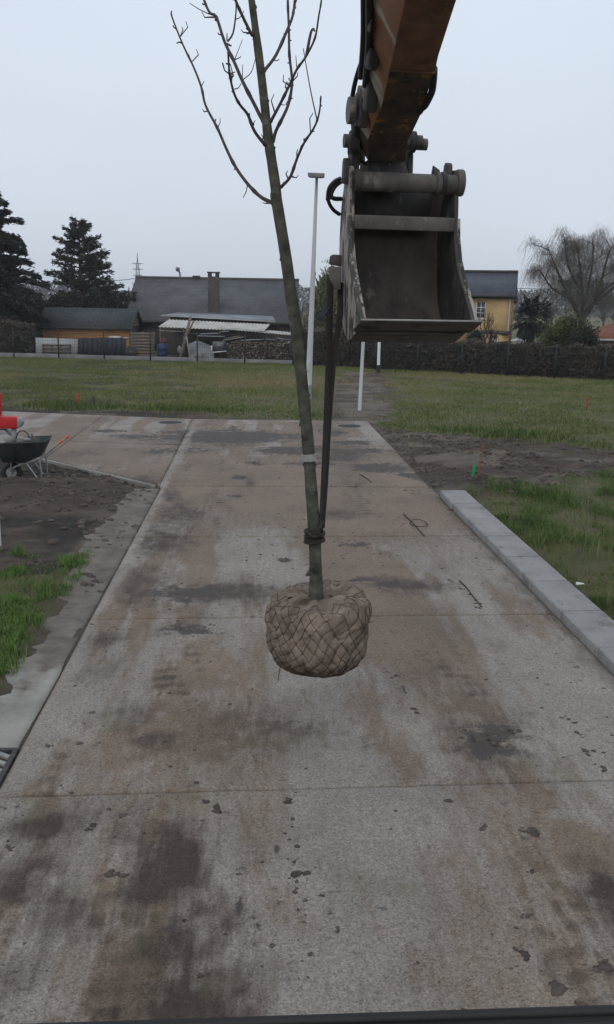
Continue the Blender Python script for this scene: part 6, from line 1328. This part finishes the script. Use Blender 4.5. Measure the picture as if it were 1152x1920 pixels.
a0 = (W(923, 640, YD - 3) - al) @ ux; a1 = (W(934, 640, YD - 3) - al) @ ux; az1 = W(928, 633, YD - 3)[2]; az0 = W(928, 646, YD - 3)[2]
wallquad('wall', al, al + ux * a0, -.05, zt_, 'brick_yellow', an); wallquad('wall', al + ux * a1, ar, -.05, zt_, 'brick_yellow', an); wallquad('wall', al + ux * a0, al + ux * a1, -.05, az0, 'brick_yellow', an); wallquad('wall', al + ux * a0, al + ux * a1, az1, zt_, 'brick_yellow', an); wallquad('wall', ar, ar + dy_ * 2.9, -.05, zt_, 'brick_yellow', an)
window(an, al, a0, a1, az0, az1, 2, 1)
mb = MB(); mb.box(zz((al + ar) / 2, zt_ + .08) + dy_ * 1.4, (np.linalg.norm(ar - al) + .3, 3.1, .16), ux); mb.build('flat_roof', 'dark_wall', an)
# red tiled bungalow at the right edge
RDh = 58.0
rh = house('red_bungalow', W(1170, 690, RDh) * A(1, 1, 0), 'low red tiled house at the right edge behind the hedge')
p0 = W(1120, 640, RDh); p1 = W(1300, 646, RDh); ux = unit(A(*(p1 - p0)[:2], 0)); dy_ = np.cross(UP, ux); ez2 = W(1135, 634, RDh)[2]; rz2 = W(1170, 606, RDh + 3)[2]
q0 = A(p0[0], p0[1], 0); LW = np.linalg.norm((p1 - p0)[:2])
rr2 = panel('roof', [zz(q0 - dy_ * .3, ez2 - .1), zz(q0 + ux * LW - dy_ * .3, ez2 - .1), zz(q0 + ux * (LW - 1) + dy_ * 3, rz2), zz(q0 + ux * 1.9 + dy_ * 3, rz2)], 'red_tiles', rh, thick=.12)
panel('roof', [zz(q0 + dy_ * 6, ez2 - .1), zz(q0 - dy_ * .3 + ux * .004, ez2 - .1), zz(q0 + ux * 1.9 + dy_ * 3, rz2 - .004), zz(q0 + ux * 1.9 + dy_ * 3.01, rz2 - .004)], 'red_tiles', rh, thick=.1)
mb = MB(); mb.box(q0 + ux * LW / 2 + dy_ * 3 + UP * ez2 / 2 - UP * .1, (LW - .6, 5.4, ez2), ux); mb.build('wall', 'red_brick', rh)
mb = MB(); mb.bar(zz(q0 - dy_ * .36 - ux * .05, ez2 - .1), zz(q0 + ux * LW - dy_ * .36, ez2 - .1), .08, .14); mb.build('fascia', 'board_white', rr2)

# ================================================================== TREES, HEDGES, SHRUBS
def leaves(C, L, w, dirs=None, jitter=1.0, rng=RNG):
    """one four-cornered leaf or needle spray per centre"""
    n = len(C); C = np.asarray(C, float)
    d = rng.normal(0, 1, (n, 3)) * jitter + (0 if dirs is None else np.asarray(dirs)); d /= np.linalg.norm(d, axis=1)[:, None] + 1e-9
    e_ = np.cross(d, rng.normal(0, 1, (n, 3))); e_ /= np.linalg.norm(e_, axis=1)[:, None] + 1e-9
    L = np.broadcast_to(np.asarray(L, float), (n,))[:, None]; w = np.broadcast_to(np.asarray(w, float), (n,))[:, None]
    V = np.stack([C - d * L / 2, C + e_ * w / 2, C + d * L / 2, C - e_ * w / 2], 1).reshape(-1, 3)
    return V, np.arange(n * 4).reshape(n, 4)
def strands(paths, r0, r1):
    """thin three-sided tapering strands; paths (n, m, 3)"""
    n, m, _ = paths.shape; r = np.linspace(1, 0, m)[None, :, None] * (np.asarray(r0).reshape(-1, 1, 1) - r1) + r1
    offs = np.array([[1, 0, 0], [-.5, .87, 0], [-.5, -.87, .3]])
    V = (paths[:, :, None, :] + offs[None, None] * r[..., None]).reshape(-1, 3)
    base = (np.arange(n)[:, None] * m + np.arange(m - 1)[None]).reshape(-1) * 3; F = []
    for k in range(3): F.append(np.stack([base + k, base + (k + 1) % 3, base + 3 + (k + 1) % 3, base + 3 + k], 1))
    return V, np.concatenate(F), n * (m - 1)
def conifer(name, px, D, base_py, top_py, prof_, label, mat, nlimb, droop, nleaf, spray=(.42, .13), seed=1, bare=0.0):
    rng = np.random.default_rng(seed); b_ = W(px, base_py, D); b_[2] = -.05; H_ = W(px, top_py, D)[2]
    o = thing(name, b_, label, 'tree'); mb = MB(); mb.tube([b_, b_ + UP * H_ * .5, b_ + UP * H_ * .98], [.24, .15, .03], 8); mb.build('trunk', 'bark_dark', o, smooth=True)
    ls_ = MB(); C = []; dd = []
    for i in range(nlimb):
        t_ = bare + (1 - bare) * (i / nlimb) ** .9; z = H_ * t_; R = float(np.interp(t_, prof_[0], prof_[1])) * rng.uniform(.55, 1.22); a = rng.uniform(0, 2 * PI)
        e_ = A(math.cos(a), math.sin(a), 0); p0 = b_ + UP * z; up_ = (.25 + .5 * t_) * R
        q = lambda s_: p0 + e_ * R * s_ + UP * (up_ * .45 * s_ - droop * R * s_ ** 2 * (1.1 - t_))
        if R > .5: ls_.tube([q(0), q(.5), q(.9)], [.05, .032, .012], 4, cap=False)
        m = max(6, int(nleaf * R / 2.2)); s_ = rng.uniform(.12, 1.03, m) ** .75; side = np.cross(UP, e_)
        wd = (rng.normal(0, .20, m) * (1.15 - s_) * R + rng.normal(0, .07, m))
        P = np.array([q(v) for v in s_]) + side * wd[:, None] + UP * (rng.normal(-.03, .085, m) - .10 * np.abs(wd))[:, None]
        C.append(P); dd.append(np.tile(e_ * .9 + UP * (.10 - .45 * droop), (m, 1)) + side * np.sign(wd)[:, None] * .6)
    ls_.build('limbs', 'bark_dark', o)
    C = np.concatenate(C); dd = np.concatenate(dd); V, F = leaves(C, rng.uniform(.6, 1.3, len(C)) * spray[0], rng.uniform(.6, 1.3, len(C)) * spray[1], dd * 1.3, .45, rng)
    np_obj('crown', V, F, mat, o, rnd=np.clip(.5 + .35 * (fbm(C[:, 0] * 1.2, C[:, 2] * 1.6, seed, 3) - .5) * 2 + rng.normal(0, .16, len(C)), 0, 1)); return o
conifer('spruce_tree', -28, 53, 670, 296, ([0, .15, .35, .6, .8, .93, 1], [3.9, 3.75, 3.45, 2.55, 1.5, .7, .1]), 'tall dark blue green spruce cut by the left edge', 'needle_blue', 260, .42, 300, (.34, .11), 3, .04)
conifer('pine_tree', 158, 63, 668, 412, ([0, .2, .4, .55, .7, .84, .94, 1], [2.9, 2.9, 2.75, 2.35, 1.9, 1.45, 1.0, .45]), 'rounded dark conifer with layered gappy limbs behind the plank shed', 'needle_green', 120, .10, 200, (.28, .085), 5, .10)
# dark yew-like hedges and undergrowth at the foot of the left conifers
def hedge(name, p0, p1, depth, h, nleaf, mat, label, L=(.10, .05), seed=1, cat='hedge', rough=.22, twigs=True, core='dark_wall'):
    rng = np.random.default_rng(seed); p0 = A(p0[0], p0[1], 0); p1 = A(p1[0], p1[1], 0); u_ = unit(p1 - p0); v_ = np.cross(UP, u_); LL = np.linalg.norm(p1 - p0)
    o = thing(name, (p0 + p1) / 2, label, cat)
    a = rng.uniform(0, LL, nleaf); hh = h * (1 + rough * (fbm(a * 1.3, a * 0 + seed, seed, 4) - .5) * 2)
    face = rng.uniform(0, 1, nleaf); zt_ = rng.uniform(0, 1, nleaf) ** .85 * hh; bulge = depth / 2 * (1 + .25 * (fbm(a * 1.8, zt_ * 1.8, seed + 3, 3) - .5) * 2)
    dpt = np.where(face < .62, -bulge + rng.exponential(.08, nleaf), np.where(face < .80, bulge - rng.exponential(.08, nleaf), rng.uniform(-1, 1, nleaf) * bulge))
    zt_ = np.where(face >= .80, hh * rng.uniform(.86, 1.06, nleaf), zt_)
    C = p0 + u_ * a[:, None] + v_ * dpt[:, None] + UP * zt_[:, None]
    V, F = leaves(C, rng.uniform(.6, 1.5, nleaf) * L[0], rng.uniform(.6, 1.4, nleaf) * L[1], None, 1, rng)
    np_obj('foliage', V, F, mat, o, rnd=np.clip(.45 + .8 * (fbm(a * 1.1, zt_ * 1.4, seed + 9, 4) - .5) + rng.normal(0, .18, nleaf), 0, 1))
    mb = MB(); k = max(2, int(LL / 1.2)); 
    for i in range(k):
        q = p0 + u_ * LL * (i + .5) / k; mb.tube([q, q + UP * h * .35 + u_ * rng.uniform(-.2, .2), q + UP * h * .8 + u_ * rng.uniform(-.3, .3)], [.05, .035, .01], 5)
    mb.build('stems', 'bark_dark', o)
    # dense inner twig mass
    n2 = int(nleaf * .18); a2 = rng.uniform(0, LL, n2); C = p0 + u_ * a2[:, None] + v_ * (rng.uniform(-.55, .55, n2) * depth)[:, None] + UP * (rng.uniform(.03, .88, n2) * h)[:, None]
    V, F = leaves(C, .42, .16, None, 1, rng); np_obj('inner_twigs', V, F, mat, o, rnd=rng.uniform(0, .35, n2)); return o
fr = lambda t_: A(*(FRm + (FR1 - FRm) * t_)); nf = np.array([.436, .9])   # hedge stands behind the right fence
hedge('brown_hedge', FRm + nf * .9, fr(.80) + nf * .9, 1.0, 1.46, 26000, 'leaf_hedge', 'long clipped dark brown hedge behind the right wire fence', (.13, .055), 21)
hedge('russet_hedge', fr(.80) + nf * .65, fr(1.05) + nf * .65, 1.1, 1.50, 9000, 'leaf_redhedge', 'russet beech hedge at the right edge of the field', (.12, .06), 23)
hedge('dark_hedge', A(1.9, 47.2), FRm + nf * 1.0, 1.2, 1.75, 12000, 'leaf_hedge', 'dark hedge between the street lamp and the white poles', (.13, .055), 25)
hedge('shade_hedge', W(-60, 672, 50.5)[:2], W(66, 672, 50.3)[:2], 1.3, 1.7, 12000, 'leaf_hedge', 'dark undergrowth at the foot of the spruce', (.14, .07), 27)
hedge('shade_hedge', W(10, 672, 56)[:2], W(74, 672, 56)[:2], 1.3, 2.5, 7000, 'leaf_dark', 'dark evergreen hedge filling the gap left of the plank shed', (.16, .08), 29)
hedge('shade_hedge', W(75, 672, 59.5)[:2], W(262, 672, 59.5)[:2], 1.8, 3.1, 12000, 'leaf_dark', 'dark bushes behind the roof of the plank shed', (.16, .08), 33, rough=.3)

def bush(name, px, D, base_py, rx, ry, h, mat, label, nleaf=7000, L=(.16, .07), seed=1, updir=.5, cat='shrub', taper=1.0, lump=.28, zc=.5):
    """leafy shrub or columnar tree: clumps spread through an uneven volume"""
    rng = np.random.default_rng(seed); b_ = W(px, base_py, D); b_[2] = -.03; o = thing(name, b_, label, cat)
    nc = 46; cl = []
    while len(cl) < nc:
        p = rng.uniform(-1, 1, 3)
        if p @ p < 1: cl.append(p * (.55 + .45 * rng.uniform()) / max(.35, np.linalg.norm(p)) * rng.uniform(.35, .95))
    cl = np.array(cl); k = rng.integers(0, nc, nleaf); P = cl[k] + rng.normal(0, 1, (nleaf, 3)) * np.array([lump, lump, lump * .8]) * rng.uniform(.5, 1.0, (nleaf, 1))
    t_ = np.clip((P[:, 2] + 1) / 2, 0, 1.15); sq = (1 - (1 - taper) * t_)
    C = b_ + np.stack([P[:, 0] * rx * sq, P[:, 1] * ry * sq, t_ * h], 1); C[:, 2] = np.maximum(C[:, 2], .03)
    dirs = np.stack([P[:, 0], P[:, 1], np.full(nleaf, updir)], 1)
    V, F = leaves(C, rng.uniform(.6, 1.4, nleaf) * L[0], rng.uniform(.6, 1.4, nleaf) * L[1], dirs, .6, rng)
    np_obj('crown', V, F, mat, o, rnd=np.clip(rng.uniform(.15, .7, nc)[k] + rng.normal(0, .15, nleaf) + .15 * (t_ - .5), 0, 1))
    mb = MB()
    for i in range(5):
        e_ = A(rng.uniform(-.5, .5) * rx, rng.uniform(-.5, .5) * ry, h * rng.uniform(.5, .8)); mb.tube([b_ + e_ * A(.15, .15, 0), b_ + e_ * A(.5, .5, .5), b_ + e_], [.06, .04, .015], 5)
    mb.build('trunk', 'bark_dark', o); return o
bush('cypress_tree', 607, 48.5, 688, 1.25, 1.0, W(606, 484, 48.5)[2], 'leaf_cypress', 'tall olive green cypress behind the sling and street lamp', 20000, (.26, .07), 41, 1.6, 'tree', .50, .22)
bush('cypress_tree', 640, 49.5, 688, 1.0, .9, W(640, 520, 49.5)[2], 'leaf_cypress', 'second olive cypress mostly hidden behind the bucket', 9000, (.28, .08), 42, 1.5, 'tree', .5, .22)
bush('brown_shrub', 582, 49.0, 688, 1.0, .8, 2.1, 'leaf_hedge', 'brown leafless looking shrub left of the olive cypress', 5000, (.16, .05), 43, .8)
bush('evergreen_shrub', 1060, 46.5, 700, 1.7, 1.2, W(1062, 580, 46.5)[2], 'leaf_bush', 'rounded yellow green evergreen shrub between palm and right edge', 14000, (.16, .065), 44, .4, lump=.25)
bush('evergreen_shrub', 1092, 45.0, 704, .9, .8, W(1092, 606, 45)[2], 'leaf_dark', 'darker green evergreen shrub right of the yellow green one', 8000, (.15, .06), 45, .4)
bush('evergreen_shrub', 888, 47.5, 695, .55, .6, W(888, 606, 47.5)[2], 'leaf_dark', 'small green shrub below the right corner of the bucket', 4500, (.14, .06), 46, .4)
bush('bamboo_clump', 1032, 48.5, 700, .7, .7, W(1032, 600, 48.5)[2], 'leaf_cypress', 'pale olive clump of leaves right of the palm', 4500, (.26, .05), 47, 1.0)

def bare_tree(name, px, D, base_py, H_, label, mat, seed, spread=.5, levels=4, r0=.16, n0=5, droop=0., cat='tree', twigr=.010, lean=(0, 0, 0)):
    rng = np.random.default_rng(seed); b_ = W(px, base_py, D); b_[2] = -.03; o = thing(name, b_, label, cat); tr = MB(); segs = []
    def grow(p, d, L, r, lev):
        q = p + d * L; 
        if lev <= 1: tr.tube([p, (p + q) / 2 + rng.normal(0, L * .04, 3), q], [r, r * .85, r * .68], 6, cap=False)
        else: segs.append((p, q + rng.normal(0, L * .05, 3), r))
        if lev >= levels: return
        for _ in range(n0 if lev == 0 else rng.integers(2, 5)):
            nd = unit(d + rng.normal(0, spread, 3) + UP * (.22 - droop * lev)); f = rng.uniform(.55, .85)
            st = p + (q - p) * rng.uniform(.55 if lev else .6, 1.0); grow(st, nd, L * f, r * .6, lev + 1)
    grow(b_, unit(UP + A(*lean)), H_ * .34, r0, 0); tr.build('trunk', 'bark_dark', o)
    paths = np.array([np.linspace(p, q, 3) for p, q, r in segs]); V, F, nn_ = strands(paths, np.array([max(r, twigr) for p, q, r in segs]), twigr * .7)
    np_obj('crown', V, F, mat, o, rnd=np.tile(np.repeat(rng.uniform(0, 1, len(segs)), 2), 3)); return o
def willow(px, D, base_py, label, seed):
    rng = np.random.default_rng(seed); b_ = W(px, base_py, D); b_[2] = -.03; o = thing('willow_tree', b_, label, 'tree'); tr = MB(); sc = D / FPX
    limbs = []
    forks = [((1090, 600), (1075, 570), (1055, 530), (1040, 495), (1030, 470)), ((1090, 600), (1092, 565), (1090, 520), (1085, 480), (1080, 455)), ((1092, 600), (1115, 565), (1130, 520), (1140, 480), (1150, 460)), ((1092, 590), (1110, 572), (1150, 540), (1180, 510), (1195, 480)), ((1085, 575), (1060, 555), (1035, 540), (1018, 515), (1010, 505)), ((1095, 575), (1105, 530), (1112, 490), (1112, 458), (1112, 448)), ((1090, 545), (1070, 510), (1062, 480), (1060, 455), (1058, 450)), ((1120, 555), (1160, 520), (1190, 470), (1200, 450), (1205, 445))]
    tr.tube([b_, W(1098, 640, D), W(1091, 598, D)], [.42, .38, .33], 10)
    for i, f in enumerate(forks):
        dz = rng.uniform(-1.6, 1.6); P = catmull([W(a, b2, D + dz * k / 4) for k, (a, b2) in enumerate(f)], 3); tr.tube(P, np.linspace(.19 if i < 4 else .11, .035, len(P)), 6, cap=False); limbs.append(P)
        for _ in range(7):
            k = rng.integers(3, len(P)); p = P[k]; d = unit(rng.normal(0, 1, 3) * A(1, 1, .5) + UP * .5); L = rng.uniform(.6, 1.6); Q = [p, p + d * L * .5 + UP * .12, p + d * L + UP * .1]; tr.tube(Q, [.045, .03, .015], 4, cap=False); limbs.append([Q[1], Q[2], Q[2], Q[2], Q[2]])
    tr.build('trunk', 'bark_dark', o)
    n = 15000; paths = np.empty((n, 7, 3)); R_c = W(1092, 520, D)
    for i in range(n):
        if i % 2:
            while True:
                v3 = rng.uniform(-1, 1, 3)
                if v3 @ v3 < 1: break
            v3 = v3 * A(1, .8, 1); p = W(1108, 522, D) + RT * v3[0] * 4.1 + HD * v3[1] * 3 + UP * v3[2] * 2.6; d = unit(v3 * A(.8, .8, .5) + UP * .55 + rng.normal(0, .45, 3)); L = rng.uniform(.5, 1.3); fall = rng.uniform(.1, .8); s_ = np.linspace(0, 1, 7)[:, None]
            paths[i] = p + d * L * s_ - UP * fall * L * s_ ** 2.2 + rng.normal(0, .025, (7, 3)).cumsum(0); continue
        P = limbs[rng.integers(0, len(limbs))]; p = P[rng.integers(len(P) // 2, len(P))] + rng.normal(0, .22, 3); d = rng.normal(0, 1, 3) * A(1, 1, .6) + UP * .75; d = unit(d); L = rng.uniform(.5, 1.9)
        fall = rng.uniform(.35, 1.35); s_ = np.linspace(0, 1, 7)[:, None]
        paths[i] = p + d * L * s_ * (1 - .25 * s_) - UP * fall * L * s_ ** 2.2 + rng.normal(0, .02, (7, 3)).cumsum(0)
    V, F, nn_ = strands(paths, np.full(n, .0075), .0045); np_obj('crown', V, F, 'twig_willow', o, rnd=np.tile(np.repeat(rng.uniform(0, 1, n), 6), 3))
willow(1096, 72, 690, 'large bare willow with drooping twigs at the right', 51)
bare_tree('bare_tree', 248, 135, 640, W(248, 527, 135)[2] * 1.0, 'faint leafless tree beyond the left end of the slate roof', 'twig_far', 61, .45, 5, .2, 5, twigr=.03)
bare_tree('bare_tree', 226, 150, 640, W(226, 560, 150)[2] * 1.1, 'faint low leafless tree left of the slate roof', 'twig_far', 62, .5, 5, .2, 5, twigr=.03)
for k, (px, D, topy, sd_) in enumerate(((1030, 130, 560, 63), (1128, 120, 556, 64), (1150, 140, 575, 65), (1000, 150, 590, 66))):
    bare_tree('bare_tree', px, D, 650, W(px, topy, D)[2], ['hazy bare tree between the yellow house and the willow', 'hazy bare tree under the right side of the willow', 'hazy bare tree at the right edge below the willow', 'low hazy bare tree just right of the yellow house'][k], 'twig_far', sd_, .5, 5, .2, 5, twigr=.03)
bare_tree('bare_shrub', 572, 55, 688, 3.6, 'bare dark shrub beside the right gable of the slate house', 'twig_willow', 67, .35, 4, .07, 6, twigr=.016, cat='shrub')
bare_tree('bare_shrub', 918, 50, 690, 2.3, 'bare purple brown shrub in front of the brick annex', 'twig_purple', 68, .35, 4, .05, 7, twigr=.012, cat='shrub')
bare_tree('bare_shrub', 905, 58, 690, 3.4, 'thin bare shrub against the yellow house wall', 'twig_purple', 69, .3, 4, .05, 6, twigr=.008, cat='shrub')
bare_tree('bare_shrub', 975, 66, 690, 5.0, 'thin bare sapling between the yellow house and the willow', 'twig_willow', 70, .35, 4, .07, 5, twigr=.010, cat='shrub')

# palm
PD = 49.5; b_ = W(990, 700, PD); b_[2] = -.03; pm = thing('palm_tree', b_, 'shaggy dark green fan palm right of the yellow house', 'palm'); ht = W(990, 588, PD)[2]; rng = np.random.default_rng(81)
mb = MB(); mb.tube([b_, b_ + UP * ht * .5, b_ + UP * ht], [.16, .20, .13], 10); mb.build('trunk', 'bark_dark', pm, smooth=True)
for i in range(100):
    a = i * 2.399; el = rng.uniform(-1.25, .6) if i % 3 else rng.uniform(.1, 1.2); d = A(math.cos(a) * math.cos(el), math.sin(a) * math.cos(el), math.sin(el)); p0 = b_ + UP * (ht - rng.uniform(0, .25)); L = rng.uniform(.5, .95)
    p1 = p0 + d * L; side = unit(np.cross(d, UP + rng.normal(0, .1, 3))); V = []; F = []
    mb = MB(); mb.tube([p0, p1], [.02, .012], 4)
    for k in range(15):
        th_ = (k / 14 - .5) * 3.5; e_ = unit(d * math.cos(th_) + side * math.sin(th_)); LL = rng.uniform(.42, .72); tip = p1 + e_ * LL - UP * (.18 * LL + .10 * rng.uniform()); mid = p1 + e_ * LL * .55; w_ = np.cross(e_, UP); w_ = unit(w_) * .040 if np.linalg.norm(w_) > 1e-3 else A(.04, 0, 0)
        mb.add([p1, mid + w_, tip, mid - w_], [(0, 1, 2, 3)])
    o = mb.build('frond', 'leaf_palm', pm); at = o.data.attributes.new('rnd', 'FLOAT', 'FACE'); at.data.foreach_set('value', np.clip(rng.normal(.45 if el > -.3 else .2, .22, len(o.data.polygons)), 0, 1).astype(np.float32))
# white parasol by the palm
c = W(971, 637, 51.5); o = thing('garden_parasol', A(c[0], c[1], 0), 'small white garden canopy left of the palm foot', 'parasol')
mb = MB(); n = 8; vs = [c + UP * .10] + [c + A(.40 * math.cos(2 * PI * k / n), .40 * math.sin(2 * PI * k / n), -.03) for k in range(n)] + [c + A(.40 * math.cos(2 * PI * k / n), .40 * math.sin(2 * PI * k / n), -.07) for k in range(n)]
mb.add(vs, [(0, 1 + k, 1 + (k + 1) % n) for k in range(n)] + [(1 + k, 1 + n + k, 1 + n + (k + 1) % n, 1 + (k + 1) % n) for k in range(n)]); mb.build('canopy', 'white_paint', o)
mb = MB(); mb.cyl(A(c[0], c[1], -.03), c + UP * .08, .025, 8); mb.build('pole', 'galvanised', o)

# far wood closing the horizon
rng = np.random.default_rng(91); n = 60000; xx = rng.uniform(-170, 230, n); yy = 262 + 25 * rng.uniform(0, 1, n); hh = 3.0 + 5.5 * fbm(xx * .07, xx * 0, 93, 4) + 1.5 * fbm(xx * .5, xx * 0, 95, 3)
C = np.stack([xx, yy, hh * rng.uniform(0, 1, n) ** .8], 1); V, F = leaves(C, 1.1, .34, np.tile(A(0, 0, .8), (n, 1)), .8, rng)
o = np_obj('far_wood', V, F, 'twig_far', rnd=rng.uniform(0, 1, n)); tag(o, 'hazy line of bare woodland on the horizon', 'woodland', kind='stuff')

# ================================================================== FAR: pylon and wires, mist
PYD = 330; pb_ = W(261, 600, PYD); pb_[2] = 0; ph_ = W(261, 474, PYD)[2]; py = thing('power_pylon', pb_, 'faint lattice power pylon rising behind the slate roof', 'pylon')
mb = MB(); lv = np.linspace(0, .80, 8)
wd = lambda t_: 0.9 * (1 - t_ / .85) + .35
for s1, s2 in ((-1, -1), (1, -1), (1, 1), (-1, 1)):
    for a, b2 in zip(lv[:-1], lv[1:]): mb.bar(pb_ + A(s1 * wd(a), s2 * wd(a), a * ph_), pb_ + A(s1 * wd(b2), s2 * wd(b2), b2 * ph_), .12, .12)
for a, b2 in zip(lv[:-1], lv[1:]):
    for s2 in (-1, 1): mb.bar(pb_ + A(-wd(a), s2 * wd(a), a * ph_), pb_ + A(wd(b2), s2 * wd(b2), b2 * ph_), .08, .08); mb.bar(pb_ + A(wd(a), s2 * wd(a), a * ph_), pb_ + A(-wd(b2), s2 * wd(b2), b2 * ph_), .08, .08)
mb.build('tower', 'pylon_steel', py)
mb = MB(); mb.tube([pb_ + UP * ph_ * .80, pb_ + UP * ph_], [.28, .12], 6); mb.build('mast', 'pylon_steel', py)
for py_, half in ((494, 10), (504.5, 10), (516, 9)):
    z = W(261, py_, PYD)[2]; L = half * PYD / FPX; mb = MB(); c = zz(pb_, z); mb.tube([c - RT * L, c - UP * .1, c + RT * L], [.10, .26, .10], 5); mb.build('cross_arm', 'pylon_steel', py)
def wire(p, q, r, sag, label):
    pts = [p + (q - p) * t_ - UP * sag * 4 * t_ * (1 - t_) for t_ in np.linspace(0, 1, 14)]; mb = MB(); mb.tube(pts, r, 5); tag(mb.build('overhead_wire', 'wire_dark'), label, 'wire')
wire(W(150, 527, 90), W(262, 521, 90), .03, .15, 'overhead wire running to the left end of the slate roof')
wire(W(530, 540, 80), W(640, 545, 80), .028, .1, 'overhead wire between slate house and cypress behind the street lamp')
wire(W(960, 540, 95), W(1160, 530, 95), .03, .3, 'overhead wire between yellow house and willow')

bpy.context.view_layer.update()
HZ = 0.0005
m = bpy.data.materials.new('haze'); m.use_nodes = True; nt = m.node_tree; nt.nodes.clear(); o_ = nt.nodes.new('ShaderNodeOutputMaterial'); v_ = nt.nodes.new('ShaderNodeVolumePrincipled')
v_.inputs['Color'].default_value = (0.93, 0.96, 1.0, 1); v_.inputs['Density'].default_value = HZ; v_.inputs['Anisotropy'].default_value = 0.2
nt.links.new(v_.outputs[0], o_.inputs['Volume'])
mb = MB(); mb.box((0, 600, 14.5), (2600, 2800, 33)); hz = mb.build('haze', m); tag(hz, 'thin grey winter mist over the plot', 'haze', kind='stuff')
